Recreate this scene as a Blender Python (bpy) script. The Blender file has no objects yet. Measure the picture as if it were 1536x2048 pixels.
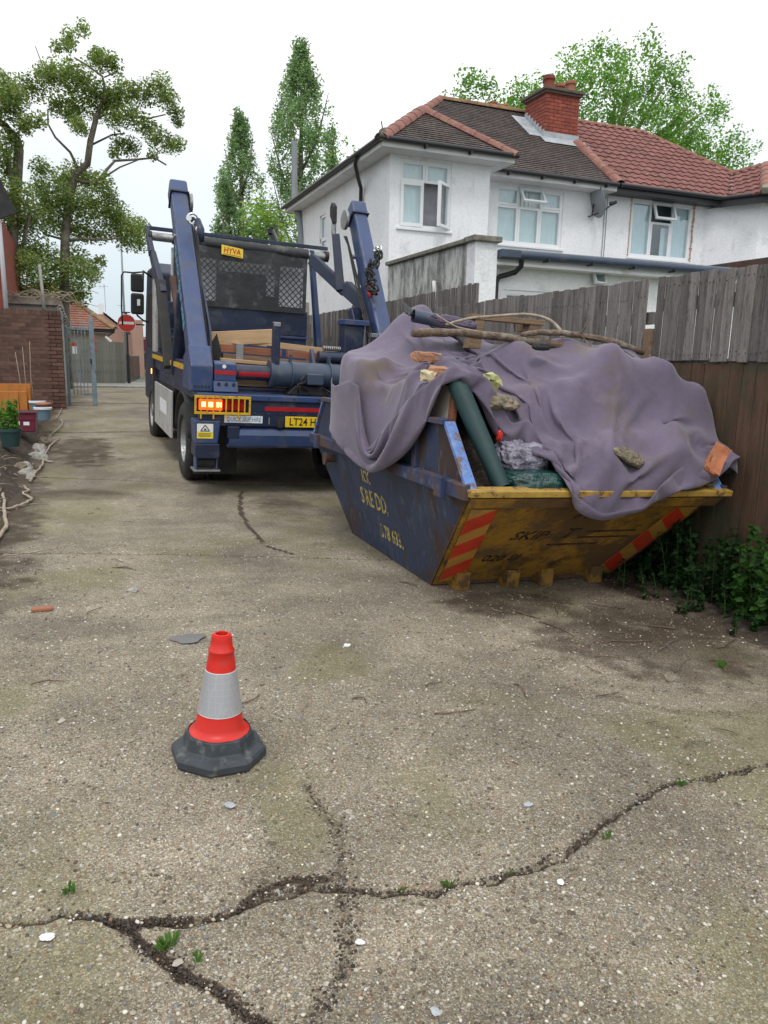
import bpy, math, random, zlib, base64
import numpy as np
from mathutils import Matrix, Vector, Euler
R = math.radians
PI = math.pi
sc = bpy.context.scene
C = sc.collection
# ------------------------------------------------------------------ camera
F_PX = 1500.0
cam_d = bpy.data.cameras.new('camera')
cam = bpy.data.objects.new('camera', cam_d); C.objects.link(cam)
yaw, pitch, roll = R(21.8), R(-11.4), R(1.3)
fw = Vector((math.sin(yaw)*math.cos(pitch), math.cos(yaw)*math.cos(pitch), math.sin(pitch)))
r0 = Vector((math.cos(yaw), -math.sin(yaw), 0)); u0 = r0.cross(fw)
rr = r0*math.cos(roll) + u0*math.sin(roll); uu = -r0*math.sin(roll) + u0*math.cos(roll)
cam.matrix_world = Matrix(((rr.x, uu.x, -fw.x, 0), (rr.y, uu.y, -fw.y, 0), (rr.z, uu.z, -fw.z, 1.55), (0, 0, 0, 1)))
cam_d.sensor_fit = 'VERTICAL'; cam_d.sensor_height = 24.0
cam_d.lens = 24.0*F_PX/2048.0
cam_d.clip_start = 0.05; cam_d.clip_end = 2500
sc.camera = cam
# ------------------------------------------------------------------ world: overcast sky
SUN_EL, SUN_AZ = R(58), R(200)
w = bpy.data.worlds.new("World"); sc.world = w; w.use_nodes = True
nt = w.node_tree; nt.nodes.clear()
def N(nt, t, **k):
    n = nt.nodes.new(t)
    for a, v in k.items():
        if a == 'ins':
            for i, x in v.items(): n.inputs[i].default_value = x
        else: setattr(n, a, v)
    return n
sky = N(nt, 'ShaderNodeTexSky', sky_type='NISHITA', sun_disc=False, sun_elevation=SUN_EL, sun_rotation=SUN_AZ)
tc = N(nt, 'ShaderNodeTexCoord')
sep = N(nt, 'ShaderNodeSeparateXYZ'); nt.links.new(tc.outputs['Generated'], sep.inputs[0])
cr = N(nt, 'ShaderNodeValToRGB'); nt.links.new(sep.outputs['Z'], cr.inputs[0])
e = cr.color_ramp.elements
e[0].position = 0.0; e[0].color = (.50, .58, .62, 1)
e[1].position = 1.0; e[1].color = (1.0, 1.0, 1.0, 1)
x = e.new(.06); x.color = (.56, .65, .70, 1)
x = e.new(.16); x.color = (.74, .80, .84, 1)
x = e.new(.30); x.color = (.88, .90, .91, 1)
noi = N(nt, 'ShaderNodeTexNoise', ins={'Scale': 2.2, 'Detail': 4.0}); nt.links.new(tc.outputs['Generated'], noi.inputs[0])
mr = N(nt, 'ShaderNodeMapRange', ins={1: .3, 2: .7, 3: 11.0, 4: 14.6}); nt.links.new(noi.outputs[0], mr.inputs[0])
mul = N(nt, 'ShaderNodeVectorMath', operation='SCALE'); nt.links.new(cr.outputs[0], mul.inputs[0]); nt.links.new(mr.outputs[0], mul.inputs['Scale'])
mx = N(nt, 'ShaderNodeMix', data_type='RGBA'); mx.inputs[0].default_value = .93
nt.links.new(sky.outputs[0], mx.inputs[6]); nt.links.new(mul.outputs[0], mx.inputs[7])
bg = N(nt, 'ShaderNodeBackground', ins={'Strength': 0.1}); nt.links.new(mx.outputs[2], bg.inputs[0])
wo = N(nt, 'ShaderNodeOutputWorld'); nt.links.new(bg.outputs[0], wo.inputs[0])
sd = bpy.data.lights.new('sun', 'SUN'); sd.energy = 1.15; sd.angle = R(14); sd.color = (1, .97, .92)
so = bpy.data.objects.new('sun', sd); C.objects.link(so)
sdir = Vector((math.sin(SUN_AZ)*math.cos(SUN_EL), math.cos(SUN_AZ)*math.cos(SUN_EL), math.sin(SUN_EL)))
so.rotation_euler = sdir.to_track_quat('Z', 'Y').to_euler()
so.location = (0, 0, 30)
sc.view_settings.view_transform = 'Standard'; sc.view_settings.look = 'None'
sc.view_settings.exposure = 0.12; sc.view_settings.gamma = 1.0; sc.view_settings.use_curve_mapping = False
sc.cycles.max_bounces = 6; sc.cycles.diffuse_bounces = 3; sc.cycles.transparent_max_bounces = 12

# ------------------------------------------------------------------ helpers
rng = np.random.default_rng(11); rnd = random.Random(5)
class MB:
    def __init__(s): s.v = []; s.f = []
    def add(s, vs, fs):
        b = len(s.v); s.v += [tuple(v) for v in vs]; s.f += [tuple(b+i for i in f) for f in fs]; return s
    def mx(s, M):
        s.v = [tuple(M @ Vector(v)) for v in s.v]; return s
    def box(s, x0, x1, y0, y1, z0, z1):
        return s.add([(x0,y0,z0),(x1,y0,z0),(x1,y1,z0),(x0,y1,z0),(x0,y0,z1),(x1,y0,z1),(x1,y1,z1),(x0,y1,z1)],
              [(0,3,2,1),(4,5,6,7),(0,1,5,4),(1,2,6,5),(2,3,7,6),(3,0,4,7)])
    def bar(s, p, q, w, h, up=(0,0,1), w2=None, h2=None):
        p = Vector(p); q = Vector(q); d = (q-p).normalized(); up = Vector(up)
        sx = d.cross(up)
        if sx.length < 1e-4: sx = d.cross(Vector((1,0,0)))
        sx.normalize(); sz = sx.cross(d); w2 = w if w2 is None else w2; h2 = h if h2 is None else h2
        vs = [p+sx*a*w/2+sz*b*h/2 for a,b in((-1,-1),(1,-1),(1,1),(-1,1))]+[q+sx*a*w2/2+sz*b*h2/2 for a,b in((-1,-1),(1,-1),(1,1),(-1,1))]
        return s.add(vs, [(0,1,2,3),(7,6,5,4),(0,4,5,1),(1,5,6,2),(2,6,7,3),(3,7,4,0)])
    def tube(s, pts, r, n=8, cap=True, sq=1.0):
        pts = [Vector(p) for p in pts]; k = len(pts)
        rs = r if isinstance(r, (list, tuple)) else [r]*k
        up = Vector((0,0,1)); vs = []; fs = []; pa = None
        for i, p in enumerate(pts):
            d = (pts[min(i+1,k-1)]-pts[max(i-1,0)]).normalized()
            if pa is None:
                a = d.cross(up)
                if a.length < .05: a = d.cross(Vector((1,0,0)))
            else: a = pa - d*pa.dot(d)
            a.normalize(); pa = a; b = d.cross(a)
            for j in range(n):
                t = 2*PI*j/n; vs.append(p+(a*math.cos(t)+b*math.sin(t)*sq)*rs[i])
        for i in range(k-1):
            for j in range(n):
                j2 = (j+1)%n; fs.append((i*n+j, i*n+j2, (i+1)*n+j2, (i+1)*n+j))
        if cap: fs.append(tuple(range(n))[::-1]); fs.append(tuple((k-1)*n+j for j in range(n)))
        return s.add(vs, fs)
    def cyl(s, p, q, r, n=16, r2=None): return s.tube([p, q], [r, r if r2 is None else r2], n)
    def lathe(s, prof, n=32, M=None):
        vs = []; fs = []; k = len(prof)
        for r, z in prof:
            for j in range(n):
                t = 2*PI*j/n; v = Vector((r*math.cos(t), r*math.sin(t), z)); vs.append(M@v if M else v)
        for i in range(k-1):
            for j in range(n):
                j2 = (j+1)%n; fs.append((i*n+j, i*n+j2, (i+1)*n+j2, (i+1)*n+j))
        return s.add(vs, fs)
    def prism(s, poly, ax, a, b):
        # poly: 2d points in the two other axes (order x,y,z skipping ax), extruded from a to b
        def P(u, v, t):
            return {0:(t,u,v), 1:(u,t,v), 2:(u,v,t)}[ax]
        n = len(poly); vs = [P(u,v,a) for u,v in poly]+[P(u,v,b) for u,v in poly]
        fs = [tuple(range(n))[::-1], tuple(range(n, 2*n))]+[(i, (i+1)%n, n+(i+1)%n, n+i) for i in range(n)]
        return s.add(vs, fs)
    def build(s, name, mat, parent=None, smooth=False, bevel=0, fix=True, angle=None):
        me = bpy.data.meshes.new(name); me.from_pydata([tuple(v) for v in s.v], [], s.f)
        if fix:
            import bmesh
            bm = bmesh.new(); bm.from_mesh(me); bmesh.ops.recalc_face_normals(bm, faces=bm.faces); bm.to_mesh(me); bm.free()
        return obj(name, me, mat, parent, smooth, bevel, angle)
def obj(name, me, mat, parent=None, smooth=False, bevel=0, angle=None):
    o = bpy.data.objects.new(name, me); C.objects.link(o)
    if mat: me.materials.append(mat) if not me.materials else None
    if smooth:
        me.polygons.foreach_set('use_smooth', [True]*len(me.polygons))
        if angle:
            try: me.set_sharp_from_angle(angle=R(angle))
            except Exception: pass
    if parent: o.parent = parent
    if bevel:
        b = o.modifiers.new('bevel', 'BEVEL'); b.width = bevel; b.segments = 2; b.limit_method = 'ANGLE'; b.angle_limit = R(40)
        b.harden_normals = False
    return o
def copy_of(o, parent=None, M=None):
    c = o.copy(); C.objects.link(c); c.parent = parent
    if M is not None: c.matrix_world = M if parent is None else M
    return c
def tag(o, label=None, cat=None, group=None, kind=None):
    if label: o['label'] = label
    if cat: o['category'] = cat
    if group: o['group'] = group
    if kind: o['kind'] = kind
    return o
def thing(name, label, cat, loc=(0,0,0), rot=(0,0,0), group=None, M=None):
    o = bpy.data.objects.new(name, None); C.objects.link(o); o.empty_display_size = .1
    if M is not None: o.matrix_world = M
    else: o.location = loc; o.rotation_euler = rot
    return tag(o, label, cat, group)
def npmesh(name, V, Fq, mat, parent=None, smooth=False, attrs=None):
    V = np.asarray(V, dtype=np.float32); Fq = np.asarray(Fq, dtype=np.int32); k = Fq.shape[1]
    me = bpy.data.meshes.new(name); me.vertices.add(len(V)); me.vertices.foreach_set('co', V.ravel())
    me.loops.add(Fq.size); me.loops.foreach_set('vertex_index', Fq.ravel())
    me.polygons.add(len(Fq)); me.polygons.foreach_set('loop_start', np.arange(0, Fq.size, k, dtype=np.int32))
    try: me.polygons.foreach_set('loop_total', np.full(len(Fq), k, dtype=np.int32))
    except Exception: pass
    if smooth: me.polygons.foreach_set('use_smooth', np.ones(len(Fq), dtype=bool))
    me.update(calc_edges=True)
    for nm, arr in (attrs or {}).items():
        arr = np.asarray(arr, dtype=np.float32)
        if arr.ndim == 1:
            a = me.attributes.new(nm, 'FLOAT', 'POINT'); a.data.foreach_set('value', arr)
        else:
            a = me.attributes.new(nm, 'FLOAT_COLOR', 'POINT'); a.data.foreach_set('color', arr.ravel())
    return obj(name, me, mat, parent)
def text(s, size, mat, parent, M, name='lettering', ext=.001, align='CENTER', shear=0, sx=1.0, bold=0):
    cu = bpy.data.curves.new('t', 'FONT'); cu.body = s; cu.size = size; cu.extrude = ext; cu.align_x = align; cu.align_y = 'CENTER'
    cu.shear = shear; cu.offset = bold; cu.resolution_u = 2
    t = bpy.data.objects.new('t', cu); C.objects.link(t)
    dg = bpy.context.evaluated_depsgraph_get(); me = bpy.data.meshes.new_from_object(t.evaluated_get(dg))
    me.transform(Matrix.Diagonal((sx, 1, 1, 1))); me.transform(M)
    bpy.data.objects.remove(t); bpy.data.curves.remove(cu)
    me.materials.clear(); me.name = name
    return obj(name, me, mat, parent)

# ------------------------------------------------------------------ materials
def base_mat(name):
    m = bpy.data.materials.new(name); m.use_nodes = True; nt = m.node_tree
    b = nt.nodes['Principled BSDF']; return m, nt, b
def pm(name, col, rough=.6, metal=0, var=.15, vs=3.0, dirt=None, bump=None, spec=.5, objrand=0, stretch=None, fine=0, rust=None, streak=None):
    """paint-like material: base colour with slow variation, optional dirt / rust blotches, bump"""
    m, nt, b = base_mat(name); L = nt.links.new
    tc = N(nt, 'ShaderNodeTexCoord'); mp = N(nt, 'ShaderNodeMapping'); L(tc.outputs['Object'], mp.inputs[0])
    if stretch: mp.inputs['Scale'].default_value = stretch
    n1 = N(nt, 'ShaderNodeTexNoise', ins={'Scale': vs, 'Detail': 6.0, 'Roughness': .6}); L(mp.outputs[0], n1.inputs[0])
    a = N(nt, 'ShaderNodeMapRange', ins={1: .3, 2: .7, 3: 1-var, 4: 1+var}); L(n1.outputs[0], a.inputs[0])
    last = a.outputs[0]
    if objrand:
        oi = N(nt, 'ShaderNodeObjectInfo'); o2 = N(nt, 'ShaderNodeMapRange', ins={3: 1-objrand, 4: 1+objrand}); L(oi.outputs['Random'], o2.inputs[0])
        mm = N(nt, 'ShaderNodeMath', operation='MULTIPLY'); L(last, mm.inputs[0]); L(o2.outputs[0], mm.inputs[1]); last = mm.outputs[0]
    if fine:
        n3 = N(nt, 'ShaderNodeTexNoise', ins={'Scale': vs*18, 'Detail': 3.0}); L(mp.outputs[0], n3.inputs[0])
        f2 = N(nt, 'ShaderNodeMapRange', ins={1: .3, 2: .7, 3: 1-fine, 4: 1+fine}); L(n3.outputs[0], f2.inputs[0])
        mm = N(nt, 'ShaderNodeMath', operation='MULTIPLY'); L(last, mm.inputs[0]); L(f2.outputs[0], mm.inputs[1]); last = mm.outputs[0]
    vm = N(nt, 'ShaderNodeVectorMath', operation='SCALE'); vm.inputs[0].default_value = col; L(last, vm.inputs['Scale'])
    cur = vm.outputs[0]
    rsock = None
    for k, sp in enumerate([dirt, rust, streak]):
        if not sp: continue
        dcol, amt, dsc = sp[:3]; st = sp[3] if len(sp) > 3 else None
        mp2 = N(nt, 'ShaderNodeMapping'); L(tc.outputs['Object'], mp2.inputs[0]); mp2.inputs['Location'].default_value = (k*7.3, 3.1*k, 1.7)
        if st: mp2.inputs['Scale'].default_value = st
        n2 = N(nt, 'ShaderNodeTexNoise', ins={'Scale': dsc, 'Detail': 8.0, 'Roughness': .68}); L(mp2.outputs[0], n2.inputs[0])
        wd = .10 if k != 1 else .04
        th = N(nt, 'ShaderNodeMapRange', ins={1: .62-amt*.35, 2: .62-amt*.35+wd*1.6, 3: 0, 4: .9}); L(n2.outputs[0], th.inputs[0])
        mi = N(nt, 'ShaderNodeMix', data_type='RGBA'); L(th.outputs[0], mi.inputs[0]); L(cur, mi.inputs[6]); mi.inputs[7].default_value = (*dcol, 1)
        cur = mi.outputs[2]
        rm = N(nt, 'ShaderNodeMix', data_type='FLOAT'); L(th.outputs[0], rm.inputs[0])
        if rsock: L(rsock, rm.inputs[2])
        else: rm.inputs[2].default_value = rough
        rm.inputs[3].default_value = .85; rsock = rm.outputs[0]
        if metal:
            me_ = N(nt, 'ShaderNodeMath', operation='MULTIPLY_ADD', ins={1: -metal, 2: metal}); L(th.outputs[0], me_.inputs[0]); L(me_.outputs[0], b.inputs['Metallic'])
    L(cur, b.inputs['Base Color'])
    if rsock: L(rsock, b.inputs['Roughness'])
    else: b.inputs['Roughness'].default_value = rough
    if not (metal and (dirt or rust or streak)): b.inputs['Metallic'].default_value = metal
    b.inputs['Specular IOR Level'].default_value = spec
    if bump:
        nb = N(nt, 'ShaderNodeTexNoise', ins={'Scale': bump[0], 'Detail': 5.0, 'Roughness': .6}); L(mp.outputs[0], nb.inputs[0])
        bu = N(nt, 'ShaderNodeBump', ins={'Strength': bump[1], 'Distance': bump[2] if len(bump) > 2 else .01}); L(nb.outputs[0], bu.inputs['Height']); L(bu.outputs[0], b.inputs['Normal'])
    return m
def emit_mat(name, col, st):
    m, nt, b = base_mat(name); b.inputs['Base Color'].default_value = (*col, 1)
    b.inputs['Emission Color'].default_value = (*col, 1); b.inputs['Emission Strength'].default_value = st; return m
def attr_mat(name, attr='col', rough=.85, bump=None, trans=0):
    m, nt, b = base_mat(name); L = nt.links.new
    a = N(nt, 'ShaderNodeAttribute', attribute_name=attr); L(a.outputs['Color'], b.inputs['Base Color'])
    b.inputs['Roughness'].default_value = rough
    if trans:
        tr = N(nt, 'ShaderNodeBsdfTranslucent'); mxs = N(nt, 'ShaderNodeMixShader', ins={0: trans})
        vm = N(nt, 'ShaderNodeVectorMath', operation='MULTIPLY'); vm.inputs[1].default_value = (1.25, 1.35, .6); L(a.outputs['Color'], vm.inputs[0]); L(vm.outputs[0], tr.inputs[0])
        out = nt.nodes['Material Output']; L(b.outputs[0], mxs.inputs[1]); L(tr.outputs[0], mxs.inputs[2]); L(mxs.outputs[0], out.inputs[0])
        b.inputs['Specular IOR Level'].default_value = .25
    if bump:
        tc = N(nt, 'ShaderNodeTexCoord'); nb = N(nt, 'ShaderNodeTexNoise', ins={'Scale': bump[0], 'Detail': 4.0}); L(tc.outputs['Object'], nb.inputs[0])
        bu = N(nt, 'ShaderNodeBump', ins={'Strength': bump[1], 'Distance': .005}); L(nb.outputs[0], bu.inputs['Height']); L(bu.outputs[0], b.inputs['Normal'])
    return m
M = {}
M['render'] = pm('painted_render', (.86,.865,.89), .85, var=.05, vs=1.2, dirt=((.60,.61,.62), .14, 2.2), streak=((.62,.62,.61), .08, 5, (1,1,.15)), bump=(38, .6, .02), fine=.05)
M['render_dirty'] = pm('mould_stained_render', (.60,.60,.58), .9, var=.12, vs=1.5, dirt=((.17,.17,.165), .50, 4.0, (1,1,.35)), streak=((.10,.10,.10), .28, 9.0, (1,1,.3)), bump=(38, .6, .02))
M['upvc'] = pm('white_plastic', (.80,.81,.83), .35, var=.02, vs=2)
M['soffit'] = pm('soffit_paint', (.66,.66,.66), .55, var=.07, vs=2, dirt=((.45,.45,.43), .15, 3))
M['gutter'] = pm('black_plastic', (.018,.018,.022), .42, var=.2, vs=4)
M['glass'], nt_, b_ = base_mat('window_glass')
b_.inputs['Base Color'].default_value = (.6,.8,.82,1); b_.inputs['Roughness'].default_value = .03; b_.inputs['Transmission Weight'].default_value = 0
tr_ = N(nt_, 'ShaderNodeBsdfTransparent', ins={0: (.88,.94,.95,1)}); gl_ = N(nt_, 'ShaderNodeBsdfGlossy', ins={0: (1,1,1,1), 1: .03})
fr_ = N(nt_, 'ShaderNodeFresnel', ins={0: 1.7}); ge_ = N(nt_, 'ShaderNodeNewGeometry'); io_ = N(nt_, 'ShaderNodeMath', operation='MULTIPLY_ADD', ins={1: .588-1.7, 2: 1.7}); nt_.links.new(ge_.outputs['Backfacing'], io_.inputs[0]); nt_.links.new(io_.outputs[0], fr_.inputs[0]); ms_ = N(nt_, 'ShaderNodeMixShader')
nt_.links.new(fr_.outputs[0], ms_.inputs[0]); nt_.links.new(tr_.outputs[0], ms_.inputs[1]); nt_.links.new(gl_.outputs[0], ms_.inputs[2]); nt_.links.new(ms_.outputs[0], nt_.nodes['Material Output'].inputs[0])
M['curtain'] = pm('pale_curtain', (.80,.82,.82), .9, var=.06, vs=6)
M['curtain_white'] = pm('white_curtain', (.72,.76,.80), .9, var=.06, vs=6)
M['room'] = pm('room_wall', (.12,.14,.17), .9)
M['net'] = pm('window_reveal', (.38,.36,.40), .9, var=.2, vs=5)
M['tile_dark'] = pm('weathered_roof_tile', (.082,.062,.060), .9, var=.35, vs=2.2, objrand=.2, dirt=((.16,.145,.115), .35, 14), bump=(60,.5,.01))
M['tile_red'] = pm('red_roof_tile', (.20,.080,.070), .85, var=.2, vs=3, objrand=.12, dirt=((.30,.17,.15), .3, 9))
M['ridge'] = pm('ridge_tile', (.24,.105,.088), .85, var=.2, vs=3, objrand=.12, dirt=((.33,.22,.13), .3, 6))
M['ridge_old'] = pm('lichened_ridge_tile', (.22,.12,.075), .9, var=.3, vs=5, objrand=.2, dirt=((.28,.20,.07), .5, 7))
M['brick_red'] = pm('chimney_brick', (.27,.065,.042), .85, var=.2, vs=8, objrand=.22, bump=(60,.4,.01))
M['brick_wall'] = pm('old_wall_brick', (.12,.062,.048), .9, var=.25, vs=7, objrand=.35, dirt=((.09,.075,.045), .3, 3), bump=(50,.5,.01))
M['mortar'] = pm('mortar', (.27,.23,.19), .95, var=.2, vs=9, dirt=((.10,.09,.06), .4, 2), bump=(80,.5,.01))
M['mortar_dark'] = pm('dark_mortar', (.12,.09,.08), .95, var=.2, vs=9)
M['terracotta'] = pm('terracotta', (.33,.13,.075), .8, var=.2, vs=9, dirt=((.3,.2,.13), .3, 9))
M['lead'] = pm('lead_flashing', (.38,.41,.44), .5, var=.2, vs=6)
M['coping'] = pm('mossy_coping', (.22,.21,.17), .95, var=.3, vs=9, dirt=((.09,.09,.07), .4, 9), bump=(50,.7,.02))
M['concrete'] = pm('grey_concrete', (.34,.33,.30), .92, var=.15, vs=5, dirt=((.18,.17,.14), .35, 4), bump=(60,.5,.01))
M['fence'] = pm('weathered_plank', (.175,.158,.148), .92, var=.30, vs=5, objrand=.32, stretch=(6,6,.5), fine=.34, dirt=((.050,.045,.042), .30, 5, (5,5,.8)), bump=(24,.6,.01))
M['fence_brown'] = pm('brown_gravel_board', (.105,.058,.035), .9, var=.35, vs=4, objrand=.15, stretch=(5,5,.6), fine=.25, dirt=((.05,.052,.028), .42, 1.8, (1,1,1)), bump=(24,.6,.01))
M['nail'] = pm('rusty_nail', (.03,.022,.02), .7, metal=.4)
M['soil'] = pm('dark_soil', (.055,.040,.030), .98, var=.45, vs=6, fine=.45, dirt=((.13,.10,.075), .35, 20), bump=(70,1,.03))
M['truck_blue'] = pm('truck_blue_paint', (.032,.060,.155), .34, var=.16, vs=3, fine=.05, dirt=((.075,.085,.11), .30, 5), streak=((.05,.05,.055), .16, 8, (1,1,.3)), spec=.6)
M['truck_dark'] = pm('truck_dark_blue', (.014,.022,.055), .4, var=.2, vs=4, dirt=((.06,.065,.075), .3, 5), spec=.55)
M['cylinder_blue'] = pm('grey_blue_cylinder', (.045,.065,.105), .38, var=.15, vs=4, dirt=((.10,.11,.12), .25, 6))
M['chassis'] = pm('chassis_black', (.012,.012,.014), .6, var=.3, vs=5, dirt=((.05,.045,.04), .4, 6))
M['rubber'] = pm('rubber', (.017,.017,.018), .75, var=.3, vs=9, dirt=((.045,.042,.038), .35, 7), bump=(60,.3,.005))
M['steel'] = pm('galvanised_steel', (.34,.345,.35), .45, .8, var=.15, vs=12, dirt=((.16,.15,.14), .25, 9))
M['chrome'] = pm('chrome', (.75,.75,.74), .15, 1, var=.05)
M['yellow'] = pm('yellow_paint', (.62,.36,.02), .45, var=.12, vs=7, dirt=((.20,.13,.03), .25, 12))
M['yellow_plate'] = pm('yellow_number_plate', (.80,.55,.02), .4, var=.04)
M['yellow_sign'] = pm('yellow_sign', (.85,.65,.06), .5, var=.05)
M['black'] = pm('black_ink', (.012,.012,.012), .5, var=.1)
M['white'] = pm('white_print', (.75,.76,.77), .5, var=.05)
M['red_print'] = pm('red_print', (.55,.03,.02), .5, var=.08)
M['red_reflect'] = pm('red_reflector_tape', (.38,.02,.025), .3, var=.15, vs=8)
M['blue_print'] = pm('blue_print', (.02,.20,.48), .5, var=.1)
M['cyan_print'] = pm('cyan_print', (.10,.42,.62), .5, var=.2)
M['curtain_black'] = pm('black_vinyl_sheet', (.028,.029,.032), .6, var=.3, vs=3, dirt=((.14,.145,.15), .22, 3.2), bump=(6,.6,.03))
M['mesh_black'] = pm('black_mesh', (.03,.03,.034), .6, var=.2)
M['cab_grey'] = pm('cab_rear_panel', (.80,.82,.84), .5, var=.12, vs=2)
M['side_silver'] = pm('side_guard_silver', (.55,.55,.54), .35, .35, var=.1, vs=3, dirt=((.28,.26,.23), .35, 4))
M['lamp_red'] = pm('red_lens', (.32,.012,.012), .12, var=.1)
M['lamp_dark'] = pm('dark_lens', (.10,.02,.02), .15, var=.1)
M['lit_amber'] = emit_mat('lit_amber_lens', (1.0,.09,.012), 1.5)
M['lit_core'] = emit_mat('lit_lamp_core', (1.0,.55,.16), 4)
M['wood_new'] = pm('fresh_timber', (.46,.31,.17), .75, var=.14, vs=5, objrand=.12, stretch=(.6,6,6), bump=(20,.3,.01))
M['wood_red'] = pm('reddish_timber', (.26,.10,.055), .8, var=.25, vs=6, objrand=.2, stretch=(.6,6,6))
M['wood_pallet'] = pm('pallet_timber', (.19,.125,.075), .85, var=.3, vs=7, objrand=.15, stretch=(.6,6,6), bump=(20,.5,.01))
M['bark'] = pm('bark', (.14,.095,.065), .9, var=.4, vs=14, dirt=((.30,.27,.22), .35, 9), bump=(45,.8,.02))
M['bark_pale'] = pm('pale_dry_stem', (.36,.30,.23), .9, var=.25, vs=14, dirt=((.15,.12,.09), .25, 18), bump=(45,.6,.01))
M['trunk'] = pm('tree_bark', (.13,.115,.09), .95, var=.35, vs=3, dirt=((.24,.22,.17), .4, 4), bump=(14,.8,.05))
M['skip_blue'] = pm('scraped_blue_skip_paint', (.020,.034,.078), .55, var=.3, vs=2.6, fine=.15, rust=((.050,.026,.018), .38, 1.6, (1,.9,.5)), dirt=((.055,.065,.09), .26, 4, (1,1,.3)), streak=((.13,.14,.15), .16, 22, (1,1,.22)), bump=(6,.35,.03))
M['skip_yellow'] = pm('grimy_yellow_skip_paint', (.38,.195,.024), .55, var=.3, vs=2.2, fine=.12, rust=((.13,.070,.030), .36, 1.3, (1,1,1)), dirt=((.05,.030,.014), .36, 5), streak=((.16,.10,.04), .30, 12, (1,1,.15)), bump=(7,.35,.03))
M['skip_rim'] = pm('worn_yellow_rim', (.40,.25,.05), .55, var=.3, vs=9, rust=((.10,.05,.03), .25, 12), bump=(14,.4,.02))
M['skip_lip'] = pm('worn_blue_rim', (.10,.20,.48), .5, var=.3, vs=9, rust=((.16,.09,.06), .3, 14), dirt=((.30,.36,.46), .3, 10))
M['skip_edge'] = pm('worn_dark_blue_edge', (.030,.045,.11), .5, var=.3, vs=6, rust=((.09,.05,.035), .42, 6), dirt=((.16,.17,.20), .2, 14))
M['foot_yellow'] = pm('dirty_yellow_foot_paint', (.27,.15,.025), .5, var=.35, vs=7, rust=((.10,.055,.025), .45, 9))
M['rust'] = pm('rusty_steel', (.085,.042,.026), .85, var=.4, vs=6, dirt=((.045,.05,.075), .3, 4), bump=(30,.5,.01))
M['chev_red'] = pm('red_chevron_tape', (.62,.045,.018), .45, var=.2, vs=5, dirt=((.30,.10,.03), .25, 7))
M['chev_orange'] = pm('amber_chevron_tape', (.50,.26,.05), .5, var=.2, vs=5, dirt=((.35,.20,.08), .3, 9))
M['stencil'] = pm('worn_yellow_stencil', (.44,.34,.10), .7, var=.25, vs=12, rust=((.06,.055,.09), .28, 11))
M['stencil_black'] = pm('worn_black_stencil', (.014,.012,.012), .7, var=.3, vs=12, rust=((.085,.045,.018), .40, 13))
M['bag_green'] = pm('dark_green_plastic_sack', (.012,.055,.050), .28, var=.3, vs=8, bump=(14,.9,.03), spec=.7)
M['bag_clear'] = pm('crumpled_clear_sack', (.34,.32,.40), .25, var=.5, vs=11, dirt=((.07,.05,.10), .42, 13), bump=(26,1,.04), spec=.8)
M['carpet'] = pm('dark_green_roll', (.012,.042,.045), .55, var=.2, vs=5, dirt=((.04,.08,.085), .2, 8, (3,3,.4)))
M['board'] = pm('cream_board', (.40,.36,.30), .7, var=.1, vs=3)
M['brick_orange'] = pm('pinkish_brick', (.42,.20,.12), .85, var=.2, vs=12, dirt=((.45,.36,.26), .35, 10), bump=(50,.6,.01))
M['brick_broken'] = pm('orange_clay_brick', (.42,.15,.07), .85, var=.2, vs=9, dirt=((.50,.33,.20), .25, 8), bump=(50,.6,.01))
M['brick_cream'] = pm('cream_brick', (.60,.50,.32), .85, var=.15, vs=9, dirt=((.35,.30,.20), .25, 9), bump=(50,.6,.01))
M['brick_lime'] = pm('pale_yellow_green_block', (.50,.48,.22), .85, var=.15, vs=9, dirt=((.30,.34,.15), .3, 9), bump=(50,.6,.01))
M['stone'] = pm('rough_stone', (.24,.20,.14), .95, var=.45, vs=16, dirt=((.08,.07,.05), .4, 14), bump=(30,1,.03))
M['cone_red'] = pm('cone_red_plastic', (.62,.020,.012), .42, var=.10, vs=9, fine=.05, dirt=((.40,.05,.035), .24, 14), spec=.5)
M['cone_base'] = pm('grey_rubber_base', (.036,.044,.054), .6, var=.2, vs=12, dirt=((.15,.15,.145), .25, 16), bump=(60,.2,.005))
M['grey_plastic'] = pm('dish_grey', (.26,.28,.30), .5, var=.1)
M['gate'] = pm('grey_blue_gate_paint', (.20,.26,.30), .55, var=.15, vs=5, dirt=((.12,.13,.13), .3, 9))
M['post_white'] = pm('white_downpipe', (.66,.68,.72), .45, var=.05)
M['orange_wood'] = pm('varnished_orange_wood', (.46,.17,.03), .5, var=.18, vs=4, stretch=(3,3,.8))
M['maroon'] = pm('maroon_plastic', (.13,.012,.030), .4, var=.12, vs=5)
M['bucket_blue'] = pm('blue_grey_plastic', (.14,.22,.29), .45, var=.1)
M['pot_green'] = pm('dark_green_pot', (.02,.055,.055), .5, var=.2)
M['palisade'] = pm('silvered_boards', (.23,.24,.21), .9, var=.2, vs=2, objrand=.18, stretch=(4,4,.5), dirt=((.12,.12,.10), .3, 2))
M['pink_brick'] = pm('pinkish_building_brick', (.38,.24,.19), .9, var=.12, vs=1)
M['cream_wall'] = pm('cream_wall', (.38,.34,.27), .9, var=.1, vs=1)
M['bung_tile'] = pm('mossy_red_tile', (.22,.095,.065), .9, var=.3, vs=2, objrand=.15, dirt=((.30,.22,.14), .3, 4))
M['asphalt'] = pm('asphalt', (.16,.16,.16), .95, var=.12, vs=2, fine=.1)
M['far_grass'] = pm('distant_ground', (.10,.11,.06), .98, var=.2, vs=.3)
M['stem'] = pm('green_stem', (.06,.11,.03), .7, var=.2)
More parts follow.
